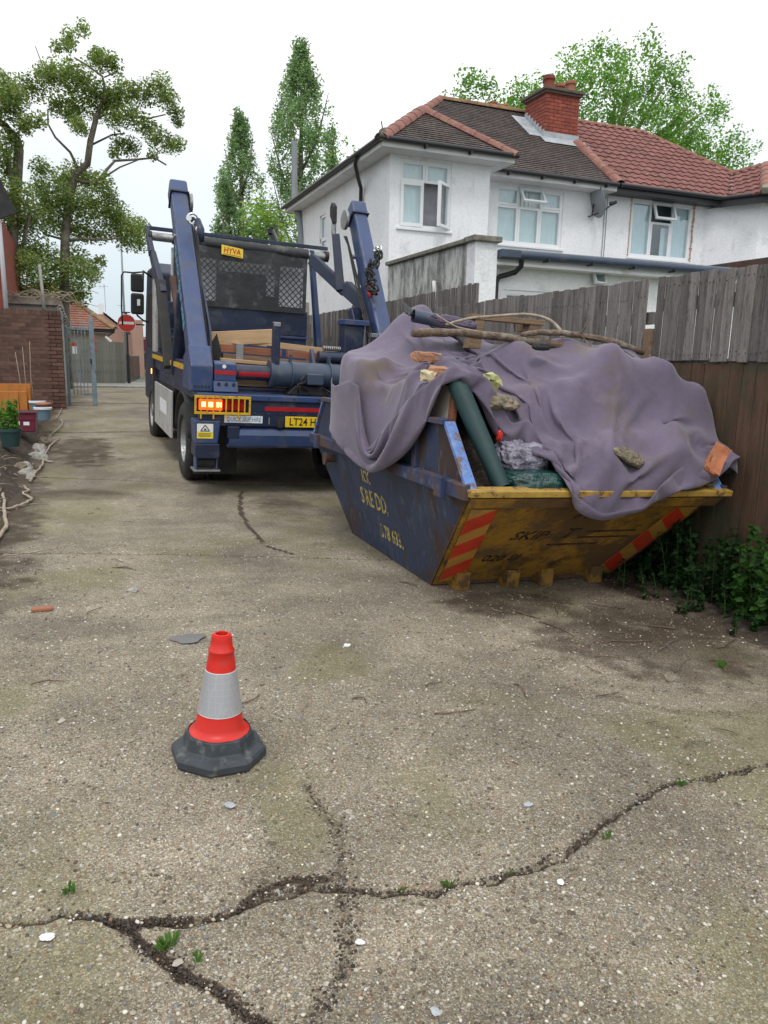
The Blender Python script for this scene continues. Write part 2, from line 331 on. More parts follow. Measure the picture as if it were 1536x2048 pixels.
M['leafm'] = attr_mat('leaf', 'leaf', rough=.6, trans=.45)
M['pebble'] = attr_mat('pebble', 'pebble', rough=.85)
M['silver_band'] = None
# ------------------------------------------------------------------ ground
def sstep(a, b, x):
    t = np.clip((x-a)/(b-a), 0, 1); return t*t*(3-2*t)
def gz(x, y):
    x = np.asarray(x, float); y = np.asarray(y, float)
    s = np.interp(y, [0, 7, 14, 26], [.04, .04, .025, 0])
    r = .052*np.clip(y-9.5, 0, None); r = np.where(r < .4, r, .4+.16*(1-np.exp(-(r-.4)/.16)))
    return r - s*(np.clip(x, -.8, 4.6)-.4)
def G(x, y): return float(gz(x, y))
class VN:
    def __init__(s, seed): s.t = np.random.default_rng(seed).random((256, 256))
    def __call__(s, x, y):
        xi = np.floor(x).astype(int); yi = np.floor(y).astype(int); u = x-xi; v = y-yi; u = u*u*(3-2*u); v = v*v*(3-2*v)
        a = s.t[xi & 255, yi & 255]; b = s.t[(xi+1) & 255, yi & 255]; c = s.t[xi & 255, (yi+1) & 255]; d = s.t[(xi+1) & 255, (yi+1) & 255]
        return (a*(1-u)+b*u)*(1-v)+(c*(1-u)+d*u)*v
vn = [VN(i) for i in range(6)]
def fbm(x, y, sc_, o=4, k=0):
    r = 0; a = .5; t = 0
    for i in range(o):
        r = r+a*vn[(k+i) % 6](x*sc_+17*i, y*sc_-9*i); t += a; a *= .5; sc_ *= 2.03
    return r/t
def pdist(x, y, P):
    P = np.asarray(P, float); best = np.full(x.shape, 9.); ts = np.zeros(x.shape)
    L = 0
    for a, b in zip(P[:-1], P[1:]):
        d = b-a; l2 = d@d; t = np.clip(((x-a[0])*d[0]+(y-a[1])*d[1])/l2, 0, 1)
        dd = np.hypot(x-a[0]-t*d[0], y-a[1]-t*d[1]); m = dd < best
        best = np.where(m, dd, best); ts = np.where(m, L+t*math.sqrt(l2), ts); L += math.sqrt(l2)
    return best, ts
XL, XR = -.9, 4.42
J = [[(-1,-1.2),(5,-1.2)],
     [(-1,2.2),(-.29,2.04),(-.15,2.02),(-.02,1.965),(.12,1.90),(.294,1.876),(.42,1.93),(.558,1.927),(.75,1.83),(.908,1.784),(1.05,1.80),(1.2,1.79),(1.418,1.844),(1.65,1.93),(1.9,2.02),(2.05,2.08),(2.22,2.07),(2.61,2.084),(3.2,2.15),(5,2.3)],
     [(-1,6.28),(-.59,6.2),(0,6.13),(.61,6.03),(1.3,5.86),(2.2,5.62),(3.2,5.5),(5,5.3)],
     [(-1,10.1),(-.5,9.98),(.6,9.76),(1.8,9.52),(3,9.4),(5,9.2)],
     [(-1,13.7),(-.34,13.8),(1.15,14.05),(5,14.2)],
     [(-1,18.5),(1.6,18.6),(5,18.7)], [(-1,25.2),(5,25.2)]]
cracks = [  # polyline, half width, depth, dirt width
    ([(-.02,1.965),(.04,1.90),(.075,1.82),(.15,1.73),(.22,1.63),(.30,1.52),(.36,1.44),(.52,1.25),(.7,1.1)], .009, .012, .017),
    ([(.055,1.90),(.12,1.915),(.20,1.90)], .010, .008, .016),
    ([(.69,2.46),(.70,2.30),(.725,2.2),(.70,2.05),(.66,1.93),(.62,1.80),(.60,1.7),(.55,1.6),(.46,1.5),(.40,1.42)], .004, .001, .026),
    ([(.33,1.88),(.40,1.95),(.52,1.97),(.62,1.95)], .006, .004, .013),
    ([(1.72,9.0),(1.6,8.44),(1.45,7.6),(1.40,6.9),(1.40,6.25),(1.55,5.9)], .010, .008, .02),
    ([(2.2,3.0),(2.6,2.6),(3.0,2.5)], .003, .001, .03)]
M['slab'], nt_, b_ = base_mat('exposed_aggregate_concrete')
def slab_nodes(nt, b):
    L = nt.links.new
    tc = N(nt, 'ShaderNodeTexCoord'); co = tc.outputs['Object']
    dirt = N(nt, 'ShaderNodeAttribute', attribute_name='dirt'); moss = N(nt, 'ShaderNodeAttribute', attribute_name='moss')
    wob = N(nt, 'ShaderNodeTexNoise', ins={'Scale': 45.0, 'Detail': 2.0}); L(co, wob.inputs[0])
    wv = N(nt, 'ShaderNodeVectorMath', operation='MULTIPLY_ADD'); wv.inputs[1].default_value = (.012,.012,.012); L(wob.outputs['Color'], wv.inputs[0]); L(co, wv.inputs[2])
    big = N(nt, 'ShaderNodeTexNoise', ins={'Scale': 1.3, 'Detail': 5.0, 'Roughness': .6}); L(co, big.inputs[0])
    mid = N(nt, 'ShaderNodeTexNoise', ins={'Scale': 9.0, 'Detail': 6.0, 'Roughness': .7}); L(co, mid.inputs[0])
    # mortar base
    r = N(nt, 'ShaderNodeValToRGB'); L(mid.outputs[0], r.inputs[0])
    r.color_ramp.elements[0].position = .3; r.color_ramp.elements[0].color = (.160,.136,.094,1)
    r.color_ramp.elements[1].position = .7; r.color_ramp.elements[1].color = (.285,.247,.176,1)
    cur = r.outputs[0]; hsum = None
    for sc_, thr, k, amt in ((230, .70, 0, .75), (115, .50, 1, .75), (58, .42, 2, .8), (30, .34, 3, .9)):
        v = N(nt, 'ShaderNodeTexVoronoi', ins={'Scale': float(sc_)}); L(wv.outputs[0], v.inputs[0])
        sp = N(nt, 'ShaderNodeSeparateColor'); L(v.outputs['Color'], sp.inputs[0])
        # stone present if random < p and distance small
        pres = N(nt, 'ShaderNodeMath', operation='LESS_THAN', ins={1: [.70, .42, .16, .05][k]}); L(sp.outputs[0], pres.inputs[0])
        rad = N(nt, 'ShaderNodeMath', operation='MULTIPLY_ADD', ins={1: .25, 2: thr-.1}); L(sp.outputs[1], rad.inputs[0])
        inn = N(nt, 'ShaderNodeMath', operation='SUBTRACT'); L(rad.outputs[0], inn.inputs[0]); L(v.outputs['Distance'], inn.inputs[1])
        sm = N(nt, 'ShaderNodeMapRange', ins={1: 0., 2: .08, 3: 0., 4: 1.}); L(inn.outputs[0], sm.inputs[0])
        msk = N(nt, 'ShaderNodeMath', operation='MULTIPLY'); L(pres.outputs[0], msk.inputs[0]); L(sm.outputs[0], msk.inputs[1])
        cc = N(nt, 'ShaderNodeValToRGB'); L(sp.outputs[2], cc.inputs[0]); cc.color_ramp.interpolation = 'CONSTANT'
        cols = [(.10,.08,.06),(.34,.285,.20),(.23,.19,.13),(.42,.37,.27),(.24,.16,.11),(.46,.43,.36),(.19,.195,.20),(.36,.31,.24),(.56,.53,.47)]
        el = cc.color_ramp.elements; el[0].color = (*cols[0],1); el[1].position = .12; el[1].color = (*cols[1],1)
        for i, c_ in enumerate(cols[2:]): q = el.new(.25+i*.108); q.color = (*c_, 1)
        mi = N(nt, 'ShaderNodeMix', data_type='RGBA'); 
        ms = N(nt, 'ShaderNodeMath', operation='MULTIPLY', ins={1: amt}); L(msk.outputs[0], ms.inputs[0])
        L(ms.outputs[0], mi.inputs[0]); L(cur, mi.inputs[6]); L(cc.outputs[0], mi.inputs[7]); cur = mi.outputs[2]
        hh = N(nt, 'ShaderNodeMath', operation='MULTIPLY', ins={1: [.25,.45,.8,1.2][k]}); L(msk.outputs[0], hh.inputs[0])
        if hsum is None: hsum = hh.outputs[0]
        else:
            ad = N(nt, 'ShaderNodeMath', operation='MAXIMUM'); L(hsum, ad.inputs[0]); L(hh.outputs[0], ad.inputs[1]); hsum = ad.outputs[0]
    # dark pits
    pit = N(nt, 'ShaderNodeTexNoise', ins={'Scale': 95.0, 'Detail': 3.0, 'Roughness': .7}); L(co, pit.inputs[0])
    pm_ = N(nt, 'ShaderNodeMapRange', ins={1: .60, 2: .68, 3: 0., 4: .6}); L(pit.outputs[0], pm_.inputs[0])
    mi = N(nt, 'ShaderNodeMix', data_type='RGBA'); L(pm_.outputs[0], mi.inputs[0]); L(cur, mi.inputs[6]); mi.inputs[7].default_value = (.055,.042,.03,1); cur = mi.outputs[2]
    hp = N(nt, 'ShaderNodeMath', operation='MULTIPLY_ADD', ins={1: -.8}); L(pm_.outputs[0], hp.inputs[0]); L(hsum, hp.inputs[2])
    # slow tonal variation
    bi2 = N(nt, 'ShaderNodeTexNoise', ins={'Scale': .55, 'Detail': 6.0, 'Roughness': .7, 'Distortion': .8}); L(co, bi2.inputs[0])
    t2 = N(nt, 'ShaderNodeMapRange', ins={1: .36, 2: .62, 3: .62, 4: 1.12}); L(bi2.outputs[0], t2.inputs[0])
    tv = N(nt, 'ShaderNodeMapRange', ins={1: .3, 2: .7, 3: .80, 4: 1.28}); L(big.outputs[0], tv.inputs[0])
    vm = N(nt, 'ShaderNodeVectorMath', operation='SCALE'); L(cur, vm.inputs[0]); tm_ = N(nt, 'ShaderNodeMath', operation='MULTIPLY'); L(tv.outputs[0], tm_.inputs[0]); L(t2.outputs[0], tm_.inputs[1]); L(tm_.outputs[0], vm.inputs['Scale']); cur = vm.outputs[0]
    # moss tint
    mo = N(nt, 'ShaderNodeMath', operation='MULTIPLY', ins={1: .55}); L(moss.outputs['Fac'], mo.inputs[0])
    mi = N(nt, 'ShaderNodeMix', data_type='RGBA'); L(mo.outputs[0], mi.inputs[0]); L(cur, mi.inputs[6]); mi.inputs[7].default_value = (.16,.155,.055,1); cur = mi.outputs[2]
    # dirt
    dn = N(nt, 'ShaderNodeTexNoise', ins={'Scale': 130.0, 'Detail': 4.0, 'Roughness': .75}); L(co, dn.inputs[0])
    da = N(nt, 'ShaderNodeMath', operation='ADD'); L(dirt.outputs['Fac'], da.inputs[0]); L(dn.outputs[0], da.inputs[1])
    dm = N(nt, 'ShaderNodeMapRange', ins={1: .80, 2: 1.14, 3: 0., 4: .95}); L(da.outputs[0], dm.inputs[0])
    dc = N(nt, 'ShaderNodeMix', data_type='RGBA', ); L(mid.outputs[0], dc.inputs[0]); dc.inputs[6].default_value = (.030,.020,.013,1); dc.inputs[7].default_value = (.095,.066,.044,1)
    mi = N(nt, 'ShaderNodeMix', data_type='RGBA'); L(dm.outputs[0], mi.inputs[0]); L(cur, mi.inputs[6]); L(dc.outputs[2], mi.inputs[7]); cur = mi.outputs[2]
    L(cur, b.inputs['Base Color']); b.inputs['Roughness'].default_value = .88; b.inputs['Specular IOR Level'].default_value = .35
    bu = N(nt, 'ShaderNodeBump', ins={'Strength': .85, 'Distance': .0035}); L(hp.outputs[0], bu.inputs['Height']); L(bu.outputs[0], b.inputs['Normal'])
slab_nodes(nt_, b_)
def dirtmap(X, Y):
    n1 = fbm(X, Y, 2.2, 5, 1); n2 = fbm(X, Y, 9, 4, 3)
    d = np.zeros_like(X)
    # left soil verge
    d = np.maximum(d, .75*sstep(-.15, -.75, X+.35*(n1-.5)*2)*sstep(3.2, 5.5, Y)*(.5+n2))
    # brown spill left at y 10..14
    e = ((X+.10)/.60)**2+((Y-12.0)/1.5)**2; d = np.maximum(d, .62*sstep(1.7, .1, e+2.2*(n2-.5)+1.2*(n1-.5)))
    e = ((X+.1)/.8)**2+((Y-8.9)/.45)**2; d = np.maximum(d, .5*sstep(1.4, .3, e+1.5*(n1-.5)))
    # right spill in front of the skip and by the fence
    e = ((X-3.3)/1.0)**2+((Y-3.5)/.75)**2; d = np.maximum(d, .58*sstep(1.7, .2, e+1.6*(n1-.5)+1.6*(n2-.5)))
    d = np.maximum(d, .9*sstep(3.35, 4.0, X+.5*(n1-.5))*sstep(1.6, 2.6, Y))
    e = ((X-2.7)/.55)**2+((Y-4.3)/.28)**2; d = np.maximum(d, .56*sstep(1.7, .2, e+1.6*(n2-.5)))
    # scattered blots
    for cx, cy, rx, ry, a in ((.16,2.08,.14,.10,.22),(.45,1.98,.16,.10,.38),(2.0,8.0,.5,.9,.5),(1.9,5.0,.3,.2,.3),(1.35,2.75,.35,.12,.25),(1.2,1.3,.5,.3,.2),(-.45,5.1,.4,.5,.35),(-.3,3.9,.4,.5,.36),(.9,5.2,.6,.25,.30),(1.5,4.4,.5,.3,.30),(.3,7.2,.6,.35,.30),(2.2,3.4,.6,.3,.34),(3.0,2.6,.6,.3,.36),(-.2,4.6,.35,.3,.38),(-.5,2.9,.3,.35,.3),(1.9,1.5,.5,.25,.18)):
        e = ((X-cx)/rx)**2+((Y-cy)/ry)**2; d = np.maximum(d, a*sstep(1.5, .1, e+1.3*(n1-.5)+1.0*(n2-.5)))
    return d + .30*(n1-.5)*2*.8
def slab(i):
    lo = np.array(J[i]); hi = np.array(J[i+1])
    xs_ = {0: .009, 1: .014, 2: .035, 3: .06, 4: .12, 5: .2}[i]
    xv = np.arange(XL, XR+xs_/2, xs_)
    if i == 0: yt = np.r_[np.linspace(0, .66, 14)[:-1], np.linspace(.66, 1, 130)]
    elif i == 1: yt = np.r_[np.linspace(0, .45, 190)[:-1], np.linspace(.45, 1, 90)]
    else: yt = np.linspace(0, 1, {2: 110, 3: 60, 4: 36, 5: 30}[i])
    Xg, T = np.meshgrid(xv, yt, indexing='ij')
    a = np.interp(xv, lo[:, 0], lo[:, 1]); b = np.interp(xv, hi[:, 0], hi[:, 1])
    jit = lambda q: (fbm(xv, xv*0+q*7.7, 11, 4, q % 6)-.5)*.075
    a = a+jit(i); b = b+jit(i+1)
    Yg = a[:, None]*(1-T)+b[:, None]*T
    edge = np.minimum(Yg-a[:, None], b[:, None]-Yg)
    Z = gz(Xg, Yg)+.012*(fbm(Xg, Yg, .8, 4)-.5)+.004*(fbm(Xg, Yg, 7, 3, 2)-.5)
    if i < 2: Z += .0030*(fbm(Xg, Yg, 55, 2, 4)-.5)
    jw = .012+.012*fbm(Xg, Yg, 6, 3, 5) if i < 4 else .02
    k = np.clip(1-edge/jw, 0, 1) if i else np.clip(1-np.where(T > .5, edge, 9)/jw, 0, 1)
    Z -= .016*k**.7
    d = dirtmap(Xg, Yg); wn = fbm(Xg, Yg, 5, 3, 2)
    ed = edge if i else np.where(T > .5, edge, 9)
    d = np.maximum(d, np.clip(1.0-ed/(.010+.03*np.clip(wn-.38, 0, 1)), 0, 1)*.8)
    for P, hw, dep, dw in cracks:
        x0 = min(p[0] for p in P)-.2; x1 = max(p[0] for p in P)+.2; y0 = min(p[1] for p in P)-.2; y1 = max(p[1] for p in P)+.2
        m = (Xg > x0) & (Xg < x1) & (Yg > y0) & (Yg < y1)
        if not m.any(): continue
        nx = Xg[m]+(fbm(Xg[m], Yg[m], 14, 3, 1)-.5)*.05; ny = Yg[m]+(fbm(Xg[m], Yg[m], 14, 3, 4)-.5)*.05
        dd, _ = pdist(nx, ny, P); wv = .5+1.0*fbm(Xg[m], Yg[m], 7, 3, 3)
        Z[m] -= dep*sstep(hw*1.5, hw*.6, dd/wv)
        amp = .95 if dep > .002 else .42
        d[m] = np.maximum(d[m], amp*sstep(dw*1.6, dw*.45, dd/wv))
    ms = sstep(.52, .70, fbm(Xg, Yg, 1.7, 4, 5))*.7
    ms = np.maximum(ms, .8*sstep(.10, -.1, Xg)*sstep(2.9, 1.9, Yg)*fbm(Xg, Yg, 5, 3, 0)*1.3)
    nX, nY = Xg.shape
    V = np.stack([Xg, Yg, Z], -1).reshape(-1, 3)
    idx = np.arange(nX*nY).reshape(nX, nY)
    Fq = np.stack([idx[:-1, :-1], idx[1:, :-1], idx[1:, 1:], idx[:-1, 1:]], -1).reshape(-1, 4)
    return npmesh('concrete_slab', V, Fq, M['slab'], drive, True, {'dirt': d.ravel(), 'moss': ms.ravel()}), (Xg, Yg, Z)
drive = thing('driveway', None, None); tag(drive, kind='structure')
for i in range(6): slab(i)
# terrain sheet reaching the horizon
gx = np.r_[-900, -300, -100, -40, -15, -8, -5, -4, -3, -2.4, -1.9, -1.5, -1.2, -1.0, -.8, 0, 1, 2, 3, 4, 4.6, 6, 9, 14, 20, 40, 100, 300, 900.]
gy = np.r_[-300, -60, -10, -3, np.arange(-1, 26, .8), 28, 32, 40, 60, 100, 200, 500, 1500.]
GX, GY = np.meshgrid(gx, gy, indexing='ij'); GZ = gz(GX, GY)-.045
idx = np.arange(GX.size).reshape(GX.shape)
tag(npmesh('ground', np.stack([GX, GY, GZ], -1).reshape(-1, 3), np.stack([idx[:-1, :-1], idx[1:, :-1], idx[1:, 1:], idx[:-1, 1:]], -1).reshape(-1, 4), M['far_grass'], None, True), kind='structure')
# raised soil bed on the left, with a heap of soil and stones at its edge
xs = np.linspace(-3.6, -.52, 90); ys = np.linspace(3.0, 17.0, 260); BX, BY = np.meshgrid(xs, ys, indexing='ij')
edge = -.72+.12*(fbm(BY, BY*0, 1.1, 3)-.5)*2+np.interp(BY, [3, 5, 6.5, 9, 12, 15, 17], [-.35, -.12, .0, .02, .0, .08, .15])
up = np.interp(BY, [3, 5.5, 8.5, 10.5, 13, 17], [.0, .03, .08, .20, .24, .16])
BZ = gz(BX, BY)-.03+up*sstep(.02, -.38, BX-edge)+.03*sstep(.08, -.1, BX-edge)+.05*(fbm(BX, BY, 3.5, 5)-.5)*sstep(.05, -.15, BX-edge)+.03*(fbm(BX, BY, 14, 3, 2)-.5)
idx = np.arange(BX.size).reshape(BX.shape)
tag(npmesh('soil_bed', np.stack([BX, BY, BZ], -1).reshape(-1, 3), np.stack([idx[:-1, :-1], idx[1:, :-1], idx[1:, 1:], idx[:-1, 1:]], -1).reshape(-1, 4), M['soil'], None, True), kind='structure')
def bedz(x, y):
    i = np.argmin(abs(xs-x)); j = np.argmin(abs(ys-y)); return float(BZ[i, j])
# soil strip along the fence
xs2 = np.linspace(3.7, 4.5, 40); ys2 = np.linspace(1.0, 12, 240); SX, SY = np.meshgrid(xs2, ys2, indexing='ij')
SZ = gz(SX, SY)-.02+.07*sstep(3.75, 4.15, SX+.3*(fbm(SX, SY, 2, 3)-.5))+.04*(fbm(SX, SY, 8, 4, 2)-.5)
idx = np.arange(SX.size).reshape(SX.shape)
tag(npmesh('verge_soil', np.stack([SX, SY, SZ], -1).reshape(-1, 3), np.stack([idx[:-1, :-1], idx[1:, :-1], idx[1:, 1:], idx[:-1, 1:]], -1).reshape(-1, 4), M['soil'], None, True), kind='structure')
# cross road and its pavement beyond the gate
road = MB(); road.add([(-30,29.5,.535),(60,29.5,.535),(60,38,.5),(-30,38,.5)], [(0,1,2,3)]); tag(road.build('road', M['asphalt']), kind='structure')
pv = MB(); pv.box(-30, 60, 25.22, 29.4, .40, .575); tag(pv.build('pavement', M['concrete']), kind='structure')
kb = MB(); kb.box(-30, 60, 29.4, 29.52, .4, .58); tag(kb.build('kerb', M['mortar']), kind='structure')
# pebbles and grit proud of the concrete (nobody could count them)
ico_v = []; t = (1+5**.5)/2
for a in (-1, 1):
    for b in (-t, t): ico_v += [(a, b, 0), (0, a, b), (b, 0, a)]
ico_v = np.array(ico_v)/math.hypot(1, t)
from itertools import combinations
ed = min(np.linalg.norm(ico_v[i]-ico_v[j]) for i, j in combinations(range(12), 2))
ico_f = [c for c in combinations(range(12), 3) if all(abs(np.linalg.norm(ico_v[i]-ico_v[j])-ed) < .01 for i, j in combinations(c, 2))]
ico_f = np.array([(a, b, c) if np.dot(np.cross(ico_v[b]-ico_v[a], ico_v[c]-ico_v[a]), ico_v[a]) > 0 else (a, c, b) for a, b, c in ico_f])
def scatter(name, n, px, py, pz, size, cols, flat=.45, seed=1, mat=None, sink=.3, parent=None, kind='stuff'):
    g = np.random.default_rng(seed)
    V = ico_v[None]*(1+g.normal(0, .16, (n, 12, 1)))
    ang = g.uniform(0, 2*PI, n); asp = g.uniform(.6, 1.0, n)
    V = V*np.stack([np.ones(n), asp, flat*g.uniform(.6, 1.3, n)], -1)[:, None]*size[:, None, None]
    ti = g.normal(0, .25, n); c_, s_ = np.cos(ti)[:, None], np.sin(ti)[:, None]
    x, z = V[..., 0]*c_-V[..., 2]*s_, V[..., 0]*s_+V[..., 2]*c_; y = V[..., 1]
    ca, sa = np.cos(ang)[:, None], np.sin(ang)[:, None]
    V = np.stack([x*ca-y*sa+px[:, None], x*sa+y*ca+py[:, None], z+pz[:, None]+(size*flat*(1-2*sink))[:, None]*.5], -1).reshape(-1, 3)
    Fq = (ico_f[None]+12*np.arange(n)[:, None, None]).reshape(-1, 3)
    col = np.repeat(cols, 12, 0); col = np.c_[col, np.ones(len(col))]
    o = npmesh(name, V, Fq, mat or M['pebble'], parent, False, {'pebble': col})
    return tag(o, kind=kind) if kind else o
pal = np.array([(.10,.08,.06),(.33,.27,.20),(.22,.18,.135),(.42,.36,.28),(.27,.17,.11),(.52,.48,.40),(.19,.20,.21),(.36,.30,.22),(.60,.56,.50),(.14,.11,.08)])
def pebbles(n, x0, x1, y0, y1, smin, smax, seed, dk=0):
    g = np.random.default_rng(seed)
    # more toward the camera side
    yy = y0+(y1-y0)*g.random(n)**1.25; xx = g.uniform(x0, x1, n)
    s = smin+(smax-smin)*g.random(n)**4
    c = pal[g.integers(0, len(pal), n)]*g.uniform(.75, 1.2, (n, 1))
    return xx, yy, gz(xx, yy)+.012*(fbm(xx, yy, .8, 4)-.5), s, c
a = pebbles(26000, -.6, 2.6, 1.25, 3.3, .0016, .0085, 3); b2 = pebbles(12000, -.8, 4.2, 3.3, 6.5, .0025, .010, 4)
pp = [np.concatenate([u, v]) for u, v in zip(a, b2)]
o = scatter('aggregate', len(pp[0]), pp[0], pp[1], pp[2], pp[3], pp[4], seed=5); o['label'] = 'small exposed pebbles and grit bedded in the concrete drive'
# dark soil crumbs in the cracks and spills
g = np.random.default_rng(9); xx = g.uniform(-.85, 4.3, 160000); yy = 1.2+7.5*g.random(160000)**1.3
dm = dirtmap(xx, yy)
for P, hw, dep, dw in cracks+[(J[1], .01, .01, .028), (J[2], .01, .01, .02)]:
    dd, _ = pdist(xx, yy, P); dm = np.maximum(dm, .9*sstep(dw*2.2, dw*.3, dd))
cx_, cy_ = [], []
for ci_, (P, hw, dep, dw) in enumerate(cracks[:4]+[(J[1][2:-1], .01, .01, .010)]):
    Pa = np.asarray(P, float); sl = np.r_[0, np.cumsum(np.hypot(*np.diff(Pa, axis=0).T))]; n = int(sl[-1]*[1500, 900, 900, 700, 420][ci_]); t = g.random(n)*sl[-1]
    cx_.append(np.interp(t, sl, Pa[:, 0])+g.normal(0, dw*.75, n)+.012*np.sin(t*31)); cy_.append(np.interp(t, sl, Pa[:, 1])+g.normal(0, dw*.75, n))
cx_ = np.concatenate(cx_); cy_ = np.concatenate(cy_)
keep = g.random(160000) < np.clip((dm-.22)*.55, 0, 1)*np.interp(yy, [1.2, 8], [1, .5]); xx = np.r_[cx_, xx[keep][:14000]]; yy = np.r_[cy_, yy[keep][:14000]]
col = np.array([(.035,.026,.020)])*g.uniform(.6, 2.2, (len(xx), 1))
o = scatter('soil_crumbs', len(xx), xx, yy, gz(xx, yy)+.012*(fbm(xx, yy, .8, 4)-.5)-.001, .0015+.0055*g.random(len(xx))**3, col, flat=.6, seed=8); o['label'] = 'dark soil crumbs along cracks and spills on the drive'
# ---- dust sheet: a small cloth relaxation over the heap (skip frame coordinates)
def drape(N=128, M=128, steps=95, iters=18):
    g = np.random.default_rng(3)
    ctrl = np.array([(1.8,4.0,.86),(2.1,4.0,.88),(2.5,4.0,.88),(3.0,4.0,.9),(3.6,4.0,.95),(3.8,4.1,1.0),
        (2.15,4.3,1.0),(2.45,4.3,1.12),(2.8,4.22,1.15),(3.1,4.2,1.22),(3.4,4.2,1.26),(3.68,4.2,1.2),
        (1.75,4.5,1.5),(1.95,4.55,1.5),(2.15,4.5,1.4),(2.4,4.55,1.5),(2.7,4.5,1.56),(3.05,4.5,1.80),(3.5,4.5,1.78),(3.80,4.45,1.50),(3.95,4.5,1.45),(3.9,4.2,1.15),
        (1.7,4.9,1.46),(2.0,5,1.58),(2.5,4.9,1.80),(3,5,1.85),(3.5,5,1.86),(3.9,5,1.55),
        (1.65,5.4,1.42),(1.6,5.8,1.62),(2.3,5.9,1.8),(2.25,6.25,2.0),(2.8,5.8,1.78),(3.6,5.8,1.68),
        (1.58,6.4,1.70),(2.1,6.7,1.6),(3,6.6,1.5),(3.7,6.6,1.3),(1.75,7.3,.95),(2.7,7.35,1.0),(3.7,7.3,.9),(1.55,6.05,1.66)])
    x0, x1, y0, y1, D = .8, 4.8, 3.2, 8.2, .02
    gx_ = np.arange(x0, x1, D); gy_ = np.arange(y0, y1, D); GX_, GY_ = np.meshgrid(gx_, gy_, indexing='ij')
    w_ = 1/((GX_[..., None]-ctrl[:, 0])**2+(GY_[..., None]-ctrl[:, 1])**2+.004)**1.6
    H = (w_*ctrl[:, 2]).sum(-1)/w_.sum(-1)
    for k in range(26):
        cx, cy, s, a = g.uniform(1.8, 3.7), g.uniform(4.3, 7), g.uniform(.08, .2), g.uniform(.01, .05)
        H += a*np.exp(-((GX_-cx)**2+(GY_-cy)**2)/s**2)
    for cx, cy, a, s in ((3.07,4.56,.22,.045), (3.56,4.54,.22,.045), (2.62,4.66,.10,.05), (1.75,5.6,.12,.06), (1.70,4.95,.10,.06), (2.5,4.75,.06,.1), (3.80,4.42,.16,.09), (1.80,4.44,.07,.07), (2.35,6.2,.12,.15)):
        H += a*np.exp(-((GX_-cx)**2+(GY_-cy)**2)/s**2)
    for Pl, a, s in (([(3.05,4.56),(2.88,4.25),(2.72,4.0)], .07, .035), ([(3.07,4.56),(3.05,4.3),(2.95,4.12)], .06, .03), ([(3.56,4.54),(3.50,4.3),(3.36,4.08)], .06, .03), ([(3.56,4.54),(3.68,4.3),(3.66,4.12)], .07, .035), ([(3.80,4.42),(3.86,4.2)], .06, .03), ([(2.62,4.66),(2.45,4.45),(2.40,4.25)], .05, .03), ([(2.9,5.0),(3.07,4.56)], .03, .03), ([(2.1,4.9),(2.3,4.7),(2.62,4.66)], .04, .04), ([(1.75,5.6),(2.1,5.4),(2.5,5.2)], .04, .04), ([(1.7,4.95),(2.1,5.0)], .04, .03)):
        dd, _ = pdist(GX_+.03*np.sin(GY_*23), GY_, Pl); H += a*np.exp(-(dd/s)**2)
    xl = 1.66-.14*sstep(5.3, 5.7, GY_)+.32*sstep(6.0, 6.7, GY_); xr_ = 3.98-.1*sstep(5, 5.6, GY_)
    m = np.minimum(np.minimum(GX_-xl, xr_-GX_), np.minimum(GY_-3.935, 7.42-GY_)); k = np.clip(m/.05+.5, 0, 1); k = k*k*(3-2*k); H = H*k-.3*(1-k)
    HX, HY = np.gradient(H, D)
    def samp(A, x, y):
        fx = np.clip((x-x0)/D, 0, len(gx_)-1.001); fy = np.clip((y-y0)/D, 0, len(gy_)-1.001); i = fx.astype(int); j = fy.astype(int); u = fx-i; v = fy-j
        return A[i, j]*(1-u)*(1-v)+A[i+1, j]*u*(1-v)+A[i, j+1]*(1-u)*v+A[i+1, j+1]*u*v
    front = np.array([(1.57,5.42,.90),(1.56,5.1,1.1),(1.60,4.7,1.38),(1.72,4.36,1.60),(1.98,4.34,1.54),(2.16,4.30,1.25),(2.26,4.24,1.29),(2.36,4.14,1.06),(2.40,3.90,.86),(2.62,3.86,.72),(2.95,3.86,.76),(3.1,3.88,.92),(3.3,3.95,1.02),(3.5,4.02,1.02),(3.80,4.0,.98),(4.0,4.12,.92)])
    back = np.array([(1.88,7.2,1.2),(2.0,7.5,1.0),(2.8,7.55,1.0),(3.6,7.5,1.0),(3.88,7.4,1.0)])
    left = np.array([(1.57,5.42,.90),(1.54,5.46,1.14),(1.52,5.52,1.42),(1.49,5.68,1.46),(1.46,5.92,1.40),(1.48,6.10,1.42),(1.58,6.4,1.46),(1.72,6.8,1.33),(1.88,7.2,1.2)])
    right = np.array([(4.0,4.12,.92),(4.02,5,.95),(3.95,6.2,.95),(3.88,7.4,1.0)])
    def res(P, n):
        d = np.r_[0, np.cumsum(np.linalg.norm(np.diff(P, axis=0), axis=1))]; t = np.linspace(0, d[-1], n); return np.stack([np.interp(t, d, P[:, i]) for i in range(3)], 1), d[-1]
    F_, lf = res(front, N); B_, _ = res(back, N); L_, _ = res(left, M); R_, _ = res(right, M)
    U, V = np.meshgrid(np.linspace(0, 1, N), np.linspace(0, 1, M), indexing='ij')
    P = (1-V)[..., None]*F_[:, None]+V[..., None]*B_[:, None]+(1-U)[..., None]*L_[None]+U[..., None]*R_[None]
    P -= ((1-U)*(1-V))[..., None]*F_[0]+(U*(1-V))[..., None]*F_[-1]+((1-U)*V)[..., None]*B_[0]+(U*V)[..., None]*B_[-1]
    bump = np.minimum(1, 6*np.minimum(np.minimum(U, 1-U), np.minimum(V, 1-V)))
    P[..., 2] = np.maximum(P[..., 2], samp(H, P[..., 0], P[..., 1])+.12*bump)+.05*bump
